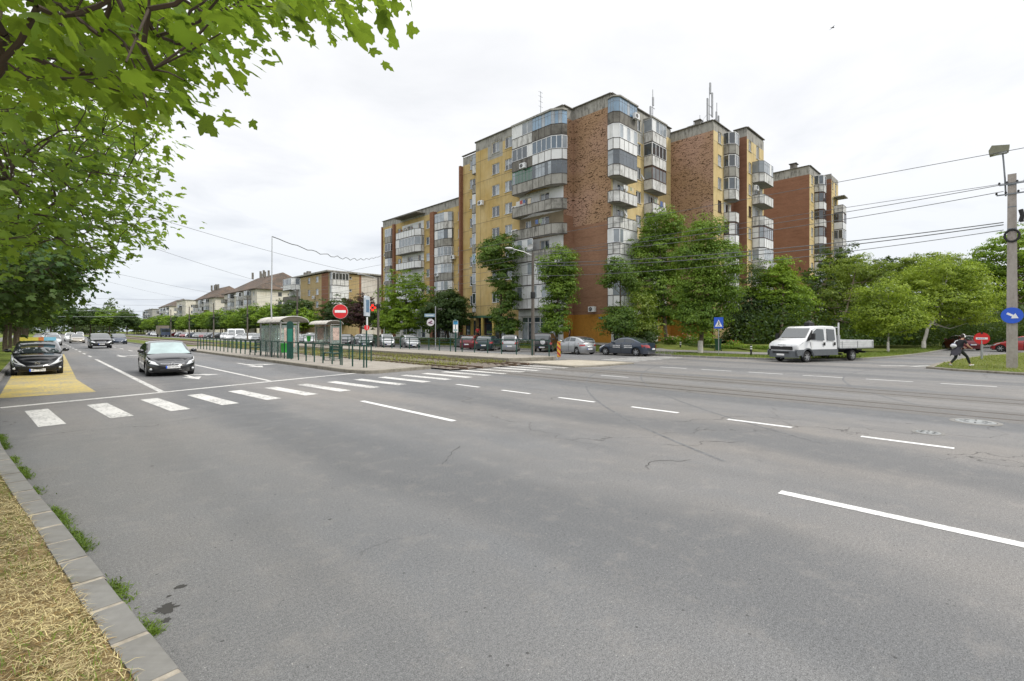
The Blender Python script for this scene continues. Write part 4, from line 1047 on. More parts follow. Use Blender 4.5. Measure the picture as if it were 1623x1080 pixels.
def paint(name,c,metal=.3,var=.03):
    k='car_paint_'+name
    if k not in MATS:
        m,t=mat(k); f=t.noise(1.2,3); 
        o=t.sep(); dirt=t.math('MULTIPLY',t.ramp(o[2],[(.1,1),(.5,0)]),t.ramp(t.noise(4,4),[(.3,.03),(.7,.28)]))
        cc=t.mix(dirt,c,(.16,.145,.125)); t.bsdf(cc,.28,metal,None,.5,1.0); MATS[k]=m
    return MATS[k]
class Car:
    """lofted body: plan outline x height profile; glasshouse lofted above the belt line"""
    def __init__(s,L,W,top,roof,wx,wr,ff=.75,fr=.55,nf=2.6,nr=3.2,sill=.2,glz=(),tum=.30,nose=None,tail=None,belt_in=.07):
        s.L=L;s.W=W;s.top=smoothpts(top,2);s.roof=smoothpts(roof,2);s.rr=(roof[0][0],roof[-1][0]);s.wx=wx;s.wr=wr;s.ff=ff;s.fr=fr;s.nf=nf;s.nr=nr;s.sill=sill
        s.glz=glz;s.tum=tum;s.bi=belt_in
        s.nose=nose or [(0,.13),(.2,.03),(.45,0),(.7,.05),(.88,.16),(1,.30)]
        s.tail=tail or [(0,.12),(.2,.03),(.5,0),(.8,.04),(1,.12)]
        s.side=[(0,.06),(.12,.015),(.4,0),(.7,.012),(.9,.04),(1,.07)]
    def outl(s,u,rear=False):
        a=s.fr if rear else s.ff; n=s.nr if rear else s.nf
        if u<=1: t=a*(1-max(0,1-abs(u)**n)**(1/n)); y=u*s.W/2
        else: t=a+(u-1); y=s.W/2
        return (s.L-t if rear else t),y
    def zb(s,t,u):
        z=s.sill
        if u>=.93:
            for w in s.wx:
                d=abs(t-w); r=s.wr+.06
                if d<r: z=max(z,s.wr+math.sqrt(r*r-d*d)*.98)
        return z
    def surf(s,u,sv,rear=False,sgn=1,off=0):
        t,y=s.outl(u,rear); 
        za=s.sill if u<.93 else s.zb(t,u); zt=interp(s.top,t); z=lerp(za,zt,sv)
        q=(z-s.sill)/(zt-s.sill); k=max(0,min(1,(1-abs(u))*2.2)) if u<1 else 0; k=k*k*(3-2*k)
        prof=s.tail if rear else s.nose
        ins=interp(prof,q)*(.25+.75*k) if u<1.0 else interp(prof,q)*.25*max(0,1-(u-1)*2)
        ins-=off*(1 if u<.9 else .4)
        t2=t-ins if rear else t+ins
        yy=y-interp(s.side,q)*min(1,u)+off*(u>.6)
        return Vector((s.L/2-t2,yy*sgn,z))
    def cols(s):
        us=[0,.15,.3,.45,.58,.7,.8,.88,.94,.98,1.0]
        c=[(u,False) for u in us]
        mid=set()
        for w in s.wx:
            for k in range(-6,7): mid.add(round(w+(s.wr+.06)*sin(k*pi/12)*1.0,3)); 
            mid.add(round(w-s.wr-.075,3)); mid.add(round(w+s.wr+.075,3))
        a=s.ff+.08; 
        while a<s.L-s.fr: mid.add(round(a,3)); a+=.22
        for t in sorted(mid):
            if s.ff+.02<t<s.L-s.fr-.02: c.append((1+t-s.ff,False))
        c+=[(u,True) for u in us[::-1]]
        return c
    def body(s):
        b=MB(); C=s.cols(); S=[0,.06,.15,.3,.45,.6,.72,.84,.93,1]
        for sg in(1,-1):
            rows=[[s.surf(u,sv,r,sg) for sv in S] for u,r in C]
            b.grid(rows,0,sg<0)
        # bonnet, shoulders and boot deck
        rows=[]
        for u,r in C:
            p=s.surf(u,1,r,1); n=8; row=[]
            for i in range(n+1):
                f=1-2*i/n; e=abs(f); row.append(Vector((p.x,p.y*f,p.z+.045*(1-e**2.4)*min(1,u*1.3))))
            rows.append(row)
        b.grid(rows,0,False)
        return b
    def under(s):
        b=MB(); b.box((0,0,(s.sill+.52)/2+.04),(s.L-.55,s.W-.42,.50-s.sill+.08)); b.box((0,0,s.sill+.02),(s.L-.5,s.W-.30,.04))
        m=(s.L/2-s.wx[0]-s.wr-.07, s.L/2-s.wx[1]+s.wr+.07); b.box(((m[0]+m[1])/2,0,s.sill+.2),(m[0]-m[1],s.W-.14,.3)); return b
    def cabin(s):
        t0,t1=s.rr; P=MB();WS=MB();RW=MB();SG=MB()
        ts=sorted({round(x,3) for x in [t0+.001,t1-.001]+[lerp(t0,t1,i/22) for i in range(23)]+[v for g in s.glz for v in g]+list(s.tops)})
        def rings(t):
            zr=interp(s.roof,t); zt=interp(s.top,t)-.01; hw=s.plan(t)-s.bi; h=max(0,zr-zt); rw=hw-h*s.tum
            f=min(1,h/.16)
            return [Vector((s.L/2-t,hw,zt)),Vector((s.L/2-t,hw-(.09*h)*s.tum*2,zt+h*.14)),Vector((s.L/2-t,rw+.03*f,zr-.075*f)),Vector((s.L/2-t,rw-.03*f,zr-.02*f)),Vector((s.L/2-t,rw-.11*f,zr+.0)),Vector((s.L/2-t,rw*.5,zr+.022*f)),Vector((s.L/2-t,0,zr+.03*f))]
        R_=[rings(t) for t in ts]; tw,tr=s.tops
        for i in range(len(ts)-1):
            tm=(ts[i]+ts[i+1])/2
            for j in range(6):
                q=[R_[i][j],R_[i+1][j],R_[i+1][j+1],R_[i][j+1]]
                for sg in(1,-1):
                    Q=[Vector((p.x,p.y*sg,p.z)) for p in q]
                    tgt=P
                    if j in(1,) and any(a<tm<c for a,c in s.glz) : tgt=SG
                    if j>=4 and tm<tw: tgt=WS
                    if j>=4 and tm>tr: tgt=RW
                    tgt.add(Q,[(0,1,2,3) if sg<0 else (3,2,1,0)])
        return P,WS,RW,SG
    def plan(s,t):
        if t<s.ff: a,n,x=s.ff,s.nf,t
        elif t>s.L-s.fr: a,n,x=s.fr,s.nr,s.L-t
        else: return s.W/2
        x=max(0,x); return s.W/2*(max(0,1-((a-x)/a)**n))**(1/n)
    def patch(s,c,rear=False,sgn=1,off=.008,n=5,m=4,b=None,mi=0):
        """c: 4 corners (u,s) bottom-inner, bottom-outer, top-outer, top-inner"""
        b=b or MB(); rows=[]
        for i in range(n+1):
            a=i/n; row=[]
            for j in range(m+1):
                e=j/m; u=lerp(lerp(c[0][0],c[1][0],a),lerp(c[3][0],c[2][0],a),e); v=lerp(lerp(c[0][1],c[1][1],a),lerp(c[3][1],c[2][1],a),e)
                row.append(s.surf(u,v,rear,sgn,off))
            rows.append(row)
        b.grid(rows,mi,(sgn>0)==rear); return b
def wheel(r,wd,nsp=5,rimc=None,seed=0):
    t=MB(); t.lathe([(r*.60,-wd*.42),(r*.80,-wd/2),(r*.95,-wd*.47),(r,-wd*.36),(r*1.0,wd*.36),(r*.95,wd*.47),(r*.80,wd/2),(r*.60,wd*.42)],28,0,'Y')
    g=MB(); R0=r*.67
    g.lathe([(R0,-wd*.45),(R0,-wd*.38),(R0*.93,-wd*.30),(R0*.93,wd*.40),(R0,wd*.45)],24,0,'Y')
    for k in range(nsp):
        a=2*pi*k/nsp; g.beam((cos(a)*.03,-wd*.36,sin(a)*.03),(cos(a)*R0*.96,-wd*.38,sin(a)*R0*.96),r*.16,.035,0,(0,1,0))
    g.lathe([(.001,-wd*.40),(r*.16,-wd*.40),(r*.19,-wd*.33)],12,0,'Y')
    g.lathe([(.001,-wd*.12),(R0*.92,-wd*.12)],20,1,'Y')
    return t.mesh('wheel',rubber,50),g.mesh('rim',[rimc or alloy,black_m],40)
WH={}
def car(spec,paintm,x,y,hd,label=None,cat='car',group=None,detail=True,name='parked_car',rimsp=5,plate=None,glassm=None,feat=None,wsg=None,z=0,single=False,ns=None):
    """hd: heading in degrees clockwise from +y"""
    c=spec; t=None; rz=R(90-hd)
    if not single: t=thing(name,label,cat,(x,y,z),rz,group)
    parts=[]
    body=c.body(); P,WS,RW,SG=c.cabin(); gm=glassm or cglass
    if single:
        out=MB(); mats=[paintm,gm,black_m,rubber,lampg,redlamp,sign_white,alloy]
        def ap(b,mi): 
            n=len(out.v); out.v+=b.v; out.f+=[tuple(n+i for i in f) for f in b.f]; out.m+=[mi]*len(b.f)
        ap(body,0);ap(P,0);ap(WS,1);ap(RW,1);ap(SG,1);ap(c.under(),2)
        for sg in(1,-1):
            ap(c.patch([(.62,.62),(.99,.66),(.99,.86),(.7,.82)],False,sg),4); ap(c.patch([(.62,.6),(1.0,.6),(1.0,.88),(.7,.86)],True,sg),5)
            for wxx in c.wx:
                b=MB(); b.M=Matrix.Translation((c.L/2-wxx,sg*(c.W/2-.10),c.wr)); b.lathe([(.001,-.1*sg),(c.wr*.6,-.1*sg),(c.wr,-.1*sg),(c.wr,.1*sg),(0.001,.1*sg)],14,0,'Y'); ap(b,3)
                b=MB(); b.M=Matrix.Translation((c.L/2-wxx,sg*(c.W/2-.0+.002),c.wr)); b.lathe([(.001,.004),(c.wr*.62,.0)],10,0,'Y'); ap(b,7)
        for sg,rr_ in((1,False),(1,True)):
            ap(c.patch([(-.16,.26),(.16,.26),(.16,.36),(-.16,.36)],rr_,1,.012,2,1),6)
        ap(c.patch([(-.55,.3),(.55,.3),(.6,.55),(-.6,.55)],False,1,.004,4,1),2)
        return out.mesh(name,mats,40)
    bo=body.build('body',paintm,t,42); P.build('roof_and_pillars',paintm,t,42)
    WS.build('windscreen',wsg or gm,t,40); RW.build('rear_window',gm,t,40); SG.build('side_window',gm,t,40)
    c.under().build('underbody',black_m,t)
    key=(c.wr,rimsp)
    if key not in WH: WH[key]=wheel(c.wr,.21,rimsp)
    for wxx in c.wx:
        for sg in(-1,1):
            o=link('wheel',WH[key][0],t,(c.L/2-wxx,sg*(c.W/2-.125),c.wr),0 if sg<0 else pi); link('rim',WH[key][1],o)
    f=feat or {}
    hl=f.get('head',[(.60,.58),(1.02,.66),(1.05,.84),(.80,.80)]); tl=f.get('tail',[(.60,.62),(1.0,.60),(1.04,.86),(.74,.86)])
    for sg in(1,-1):
        o=c.patch(hl,False,sg,.010,6,4).build('headlight',lampg,t,60)
        b=MB(); ctr=[(lerp(a[0],sum(q[0] for q in hl)/4,.55),lerp(a[1],sum(q[1] for q in hl)/4,.55)) for a in hl]; c.patch(ctr,False,sg,.014,3,2,b).build('reflector',chrome if f.get('dark') is None else black_m,o,60)
        c.patch(tl,True,sg,.010,6,4).build('tail_light',redlamp,t,60)
        m=MB(); tt=c.rr[0]+.42; p=Vector((c.L/2-tt,sg*(c.W/2+.02),interp(c.top,tt)+.07)); m.ell(p+Vector((0,sg*.07,.03)),(.075,.13,.085),0,10,6); m.beam(p+Vector((0,-sg*.10,-.05)),p+Vector((0,sg*.02,0)),.05); m.build('mirror',f.get('mirror',paintm),t,60)
    b=c.patch(f.get('grille',[(-.42,.60),(.42,.60),(.46,.68),(-.46,.68)]),False,1,.010,8,2); b.build('grille',black_m,t)
    b=c.patch(f.get('intake',[(-.55,.12),(.55,.12),(.66,.34),(-.66,.34)]),False,1,.008,8,2); 
    if 'fog' in f:
        for sg in(1,-1): c.patch([(.72,.14),(.92,.14),(.92,.34),(.75,.32)],False,sg,.010,3,2,b)
    b.build('air_intake',black_m,t)
    if 'chrome' in f:
        for q in f['chrome']: c.patch(q,False,1,.018,10,1).build('chrome_strip',chrome,t)
    if 'fog' in f:
        for sg in(1,-1):
            p=c.surf(.82,.25,False,sg,.02); m=MB(); m.ell(p,(.022,.06,.045)); m.build('fog_lamp',lampg,t,60)
    if f.get('badge'):
        p=c.surf(0,f['badge'],False,1,.02); m=MB(); 
        m.tube([p+Vector((.015,.075*cos(2*pi*k/16),.07*sin(2*pi*k/16))) for k in range(17)],.011,6); m.beam(p+Vector((.015,-.06,.03)),p+Vector((.015,.06,-.03)),.016); m.build('emblem',chrome,t,60)
    pz=f.get('pz',.26)
    for rear in(False,True):
        p=c.surf(0,f.get('rpz',.5) if rear else pz,rear,1,.022); sg=-1 if rear else 1
        m=MB(); m.box((0,0,0),(.52,.012,.115)); m.box((-.235,-.008,0),(.05,.004,.11),1)
        o=m.build('number_plate',[sign_white,sign_blue],t,None,(p.x+sg*.004,0,p.z),pi/2 if not rear else -pi/2)
        if plate: link('lettering',text_mesh(plate,.085,black_m),o,(.02,-.009,0),(pi/2,0,0))
    if f.get('doors',True):
        for sg in(1,-1):
            for a,e in f.get('dr',((1.28,2.28),(2.31,3.15))):
                u0=1+a-c.ff;u1=1+e-c.ff
                o=c.patch([(u0,.05),(u1,.05),(u1,.985),(u0,.985)],False,sg,.007,5,5).build('door',f.get('doorp',paintm),t,50)
                p=c.surf(u1-.18,.80,False,sg,.03); h=MB(); h.ell(p,(.10,.018,.02)); h.build('handle',f.get('doorp',paintm),o,60)
            # dark seams
            b=MB()
            for a in [v for e in f.get('dr',((1.28,2.28),(2.31,3.15))) for v in e]:
                u=1+a-c.ff; c.patch([(u-.010,.05),(u+.010,.05),(u+.010,.99),(u-.010,.99)],False,sg,.0085,1,5,b)
            b.build('door_seams',black_m,t)
    return t
def mkspec(kind):
    if kind=='hatch_sleek': # compact five door, arched roof
        c=Car(4.42,1.81,[(0,.66),(.35,.80),(1.0,.93),(1.5,.99),(2.6,1.01),(3.6,1.05),(4.1,1.10),(4.42,1.02)],[(1.08,.96),(1.55,1.22),(2.05,1.45),(2.5,1.50),(3.1,1.47),(3.7,1.36),(4.2,1.12)],(.88,3.57),.33,.8,.6,2.5,3,.18,((1.45,1.75),(1.80,2.42),(2.50,3.25),(3.30,3.60)))
        c.tops=(2.02,3.45)
    elif kind=='hatch_round':
        c=Car(4.05,1.75,[(0,.62),(.3,.78),(.9,.95),(1.3,1.0),(2.4,1.02),(3.4,1.05),(4.05,1.0)],[(.92,.98),(1.4,1.25),(1.9,1.46),(2.4,1.49),(3.1,1.45),(3.6,1.36),(3.98,1.05)],(.82,3.36),.31,.85,.5,2.3,3,.17,((1.3,1.62),(1.67,2.3),(2.36,3.1)))
        c.tops=(1.86,3.35)
    elif kind=='suv':
        c=Car(4.63,1.90,[(0,.80),(.2,.98),(.9,1.08),(1.4,1.12),(3.6,1.16),(4.3,1.18),(4.63,1.1)],[(1.15,1.10),(1.6,1.38),(2.05,1.60),(2.6,1.66),(3.6,1.62),(4.1,1.48),(4.5,1.16)],(.88,3.70),.37,.6,.5,3.2,3.4,.26,((1.5,1.85),(1.9,2.6),(2.68,3.4),(3.5,3.85)),.26)
        c.tops=(2.0,3.95)
    elif kind=='sedan':
        c=Car(4.58,1.77,[(0,.64),(.35,.80),(1.0,.92),(1.5,.96),(3.2,1.0),(3.8,1.04),(4.45,1.03),(4.58,.95)],[(1.15,.95),(1.7,1.24),(2.15,1.42),(2.7,1.45),(3.1,1.40),(3.5,1.24),(3.95,1.04)],(.86,3.56),.32,.75,.5,2.6,3.2,.18,((1.55,1.85),(1.9,2.52),(2.59,3.2),(3.24,3.42)))
        c.tops=(2.1,3.12)
    elif kind=='wagon':
        c=Car(4.5,1.77,[(0,.66),(.35,.82),(1.0,.94),(1.5,.98),(3.8,1.03),(4.5,1.0)],[(1.1,.97),(1.6,1.24),(2.05,1.45),(2.6,1.50),(3.6,1.48),(4.1,1.42),(4.42,1.05)],(.86,3.5),.32,.75,.35,2.6,3.6,.18,((1.5,1.8),(1.85,2.45),(2.52,3.2),(3.28,3.95)))
        c.tops=(2.0,4.12)
    elif kind=='offroad':
        c=Car(4.3,1.80,[(0,.85),(.2,1.0),(.9,1.08),(1.4,1.12),(3.9,1.14),(4.3,1.12)],[(1.2,1.10),(1.55,1.45),(1.9,1.72),(2.5,1.79),(3.6,1.78),(4.05,1.72),(4.28,1.14)],(.85,3.35),.37,.5,.25,3.4,4,.32,((1.5,1.75),(1.8,2.45),(2.53,3.1),(3.2,3.85)),.16)
        c.tops=(1.88,4.08)
    elif kind=='mpv':
        c=Car(3.55,1.60,[(0,.72),(.25,.88),(.7,1.0),(1.1,1.05),(3.3,1.08),(3.55,1.02)],[(.75,1.03),(1.2,1.33),(1.6,1.54),(2.1,1.58),(2.9,1.56),(3.3,1.46),(3.5,1.08)],(.68,2.95),.29,.6,.35,2.6,3.4,.18,((1.1,1.35),(1.4,2.0),(2.07,2.7),(2.76,3.1)),.2)
        c.tops=(1.56,3.25)
    elif kind=='van':
        c=Car(5.2,1.95,[(0,.85),(.25,1.05),(.7,1.18),(1.1,1.22),(4.8,1.25),(5.2,1.2)],[(.8,1.20),(1.3,1.75),(1.7,2.15),(2.3,2.35),(4.5,2.38),(5.0,2.34),(5.16,1.25)],(.95,4.1),.35,.5,.2,3,5,.25,((1.2,1.5),(1.55,2.2)),.08)
        c.tops=(1.66,5.1)
    return c
SP={k:mkspec(k) for k in('hatch_sleek','hatch_round','suv','sedan','wagon','offroad','mpv','van')}
black_p=paint('black',(.008,.009,.012),.1); dkblue_p=paint('dark_blue',(.012,.025,.055),.3); silver_p=paint('silver',(.42,.43,.44),.6)
white_p=paint('white',(.72,.73,.74),0); red_p=paint('red',(.38,.018,.022),.1); grey_p=paint('grey',(.16,.17,.18),.5); maroon_p=paint('maroon',(.16,.012,.02),.3)
green_p=paint('dark_green',(.02,.05,.04),.3); beige_p=paint('beige',(.34,.31,.26),.4)
# moving dark compact on the avenue
opel=dict(head=[(.54,.61),(1.05,.66),(1.16,.90),(.70,.85)],grille=[(-.46,.66),(.46,.66),(.50,.74),(-.50,.74)],intake=[(-.42,.16),(.42,.16),(.60,.48),(-.60,.48)],
  chrome=[[(-.48,.735),(.48,.735),(.50,.755),(-.50,.755)],[(-.50,.22),(.50,.22),(.50,.235),(-.50,.235)]],fog=1,badge=.745,pz=.48,mirror=black_p)
car(SP['hatch_sleek'],paint('ink_black',(.010,.012,.016),.2),4.28,27.6,182,'black five door hatchback driving towards the junction in the middle lane','car',None,True,'moving_car',10,'AR 99 DMC',None,opel,cglass_l)
peug=dict(head=[(.44,.58),(1.0,.66),(1.16,.98),(.84,.95)],grille=[(-.60,.42),(.60,.42),(.66,.52),(-.66,.52)],intake=[(-.62,.08),(.62,.08),(.72,.34),(-.72,.34)],
  chrome=[[(-.55,.53),(.55,.53),(.55,.545),(-.55,.545)]],fog=1,badge=.80,pz=.15,mirror=black_p,dark=None)
t=car(SP['hatch_round'],black_p,-.02,32.1,180,'black compact car with a coloured sign on its roof parked in the yellow bay','car',None,True,'parked_car',5,'AR 17 GMO',None,peug)
b=MB(); b.box((.35,-.28,1.60),(.16,.62,.16),0); b.box((.35,.12,1.60),(.165,.18,.16),1); b.box((.35,.42,1.60),(.16,.42,.16),2); b.build('roof_sign',[simple('sign_yellow',(.72,.62,.10),.4),simple('sign_orange',(.75,.25,.06),.4),simple('sign_pale_blue',(.22,.55,.75),.4)],t)
suvf=dict(head=[(.55,.66),(1.0,.68),(1.04,.84),(.62,.82)],grille=[(-.36,.30),(.36,.30),(.40,.82),(-.40,.82)],intake=[(-.6,.08),(.6,.08),(.6,.2),(-.6,.2)],chrome=[[(-.42,.82),(.42,.82),(.42,.86),(-.42,.86)]],fog=1,pz=.42)
car(SP['suv'],black_p,5.0,72.0,180,'black off road wagon with tall grille driving behind the nearer moving hatchback','car',None,True,'moving_car',5,'AR 20 TVM',None,suvf)
# silver hatch and lettered saloon by the street corner
car(SP['hatch_round'],silver_p,32.95,25.9,14,'silver hatchback seen from behind beside the striped hazard board','car',None,True,'parked_car',5,None,None,dict(tail=[(.50,.66),(.98,.62),(1.02,.80),(.56,.80)],rpz=.36))
blue2=paint('slate_blue',(.030,.045,.075),.35)
t=car(SP['sedan'],blue2,33.75,21.3,-4,'dark slate blue saloon with white lettering on its doors parked at the corner','car',None,True,'parked_car',7,None,None,dict(tail=[(.50,.60),(1.0,.60),(1.10,.84),(.60,.84)],doorp=paint('door_slate',(.05,.06,.075),.3)))
wl=simple('white_vinyl',(.75,.75,.75),.5); rr=random.Random(2)
for c0,rows in((.72,2),(-.28,2)):
    b=MB()
    for r in range(rows):
        xx=c0
        while xx>c0-.62:
            wv=rr.uniform(.035,.075); b.box((xx-wv/2,.902,.80-.13*r),(wv,.006,.065)); xx-=wv+.025
    b.build('door_lettering',wl,t)
# cars parked along the far kerb seen from behind
gP='cars parked at the kerb in front of the corner block'
J=car(SP['offroad'],paint('black_brown',(.02,.018,.02),.2),34.5,30.6,58,'dark off road car with a white spare wheel cover on its tailgate',group=gP,z=0,name='parked_car',feat=dict(tail=[(.78,.50),(1.0,.50),(1.0,.72),(.80,.72)],rpz=.18))
b=MB(); b.lathe([(.001,.11),(.27,.11),(.33,.08),(.33,-.05),(.001,-.05)],24,0,'X'); b.M=Matrix.Identity(4)
o=b.build('spare_wheel',simple('spare_rubber',(.05,.05,.05),.6),J,40,(-2.30,-.12,.95),pi)
b=MB(); b.lathe([(.001,.118),(.20,.118),(.22,.11)],24,0,'X'); b.build('cover_disc',white_p,o,40)
car(SP['mpv'],silver_p,32.6,33.4,50,'small silver car seen from behind, left of the dark off road car',group=gP,feat=dict(rpz=.42,dr=((.95,1.75),(1.78,2.5))))
car(SP['wagon'],paint('dark_teal',(.012,.035,.04),.3),32.8,36.8,56,'dark green estate car seen from behind, left of the small silver car',group=gP,feat=dict(rpz=.45))
car(SP['hatch_round'],maroon_p,33.6,40.3,60,'dark red hatchback seen from behind with the road railing in front',group=gP,feat=dict(rpz=.45))
car(SP['sedan'],grey_p,36.0,44.6,20,'grey saloon half hidden behind the dark red hatchback',group=gP)
car(SP['wagon'],silver_p,31.6,49.6,-160,'silver car with its front to us under the bright green tree',group=gP)
car(SP['mpv'],paint('pale_silver',(.5,.51,.52),.5),30.6,53.2,-158,'pale silver small van like car beside the silver one, farther left',group=gP,feat=dict(dr=((.95,1.75),(1.78,2.5))))
car(SP['wagon'],green_p,30.3,57.2,-140,'dark green estate car at the left end of the near row',group=gP)
# red cars on the right
car(SP['hatch_sleek'],red_p,64.3,-1.2,14,'bright red hatchback parked broadside beyond the traffic island, left of the concrete pole','car',None,True,'parked_car',6,None,None,dict(dr=((1.30,2.42),(2.45,3.2))))
car(SP['wagon'],paint('red_two',(.34,.02,.025),.1),66.2,-6.4,10,'red estate car parked just right of the concrete pole')
car(SP['hatch_round'],maroon_p,67.8,3.2,60,'dark red car nose hidden behind the bright red hatchback')
# distant traffic and parked rows: one mesh each
FAR={}
def farcar(kind,pm,key):
    if key not in FAR: FAR[key]=car(SP[kind],pm,0,0,0,single=True,name='distant_car')
    return FAR[key]
variants=[('hatch_round','silver',silver_p),('hatch_sleek','white',white_p),('wagon','black',black_p),('sedan','grey',grey_p),('hatch_round','dark blue',dkblue_p),('mpv','white',white_p),('wagon','silver',silver_p),('hatch_sleek','maroon',maroon_p),('sedan','beige',beige_p)]
rr=random.Random(21)
def place_far(x,y,hd,v,label,group):
    o=link('distant_car',farcar(v[0],v[2],v[0]+v[1]),None,(x,y,0),R(90-hd)); tag(o,label,'car',group); return o
kn={'hatch_round':'rounded hatchback','hatch_sleek':'sleek hatchback','wagon':'estate car','sedan':'saloon','mpv':'tall small car'}
y=61.5
while y<235:
    v=variants[rr.randrange(len(variants))]; place_far(29.2+rr.uniform(-.3,.5)+(y-60)*.012,y,rr.choice([-150,-152,-35,-148]),v,'%s %s parked in the long far row behind the tram stop'%(v[1],kn[v[0]]),'cars parked in the long far row'); y+=3.1+rr.random()*1.0
y=66
while y<210:
    v=variants[rr.randrange(len(variants))]
    if rr.random()<.75: place_far(34.2+rr.uniform(-.3,.3),y,0 if rr.random()<.5 else 180,v,'%s %s parked in the second row by the avenue trees'%(v[1],kn[v[0]]),'cars parked in the second far row')
    y+=5.6+rr.random()*2
me=car(SP['van'],white_p,0,0,0,single=True,name='delivery_van')
for i,(x,y) in enumerate(((30.0,112),(30.4,119))): tag(link('delivery_van',me,None,(x,y,0),R(-100)),['white van parked in the far row, the nearer of two','white van parked in the far row, the farther of two'][i],'van')
for x,y,hd,v,lab in((1.4,89,180,variants[0],'silver hatchback parked at the left kerb under the avenue trees, nearest behind the bay'),(.1,38.3,180,variants[6],'silver car directly behind the black car with the roof sign'),(1.6,112,180,variants[4],'dark blue hatchback parked at the left kerb beyond the silver one'),
    (2.2,140,180,variants[1],'white car far down the left side of the avenue'),(8.5,92,180,variants[4],'dark car half hidden behind the black off road wagon'),(4.4,103,180,variants[8],'pale beige car following the black off road wagon'),(4.2,120,180,variants[5],'white car with dark front far along the middle lane'),
    (1.4,165,180,variants[6],'silver car near the vanishing end of the left kerb'),(7.8,170,180,variants[5],'white tall car at the far end of the inner lane'),(30.6,140,0,variants[4],'dark blue car driving away beside the far parked row')):
    place_far(x,y,hd,v,lab,'distant traffic on the avenue')
# far lorry with brown box body
t=thing('lorry','brown boxed lorry far down the avenue beside the row of parked cars','lorry',(27.0,176,0))
b=MB(); b.box((0,3.2,2.2),(2.4,6,2.5)); b.build('box_body',simple('lorry_brown',(.20,.17,.14),.7),t)
b=MB(); b.box((0,-1.1,1.6),(2.3,1.8,2.0)); b.box((0,2.2,.75),(1.2,8,.3)); b.build('cab',paint('lorry_blue',(.05,.07,.12),.1),t)
b=MB(); b.box((0,-2.02,1.95),(2.0,.05,.8)); b.build('windscreen',cglass,t)
for y in(-1.2,4.6):
    for sx_ in(-1,1): b=MB(); b.M=Matrix.Translation((sx_*1.05,y,.5)); b.lathe([(.001,-.14),(.5,-.14),(.5,.14),(.001,.14)],14,0,'X'); b.build('wheel',rubber,t)
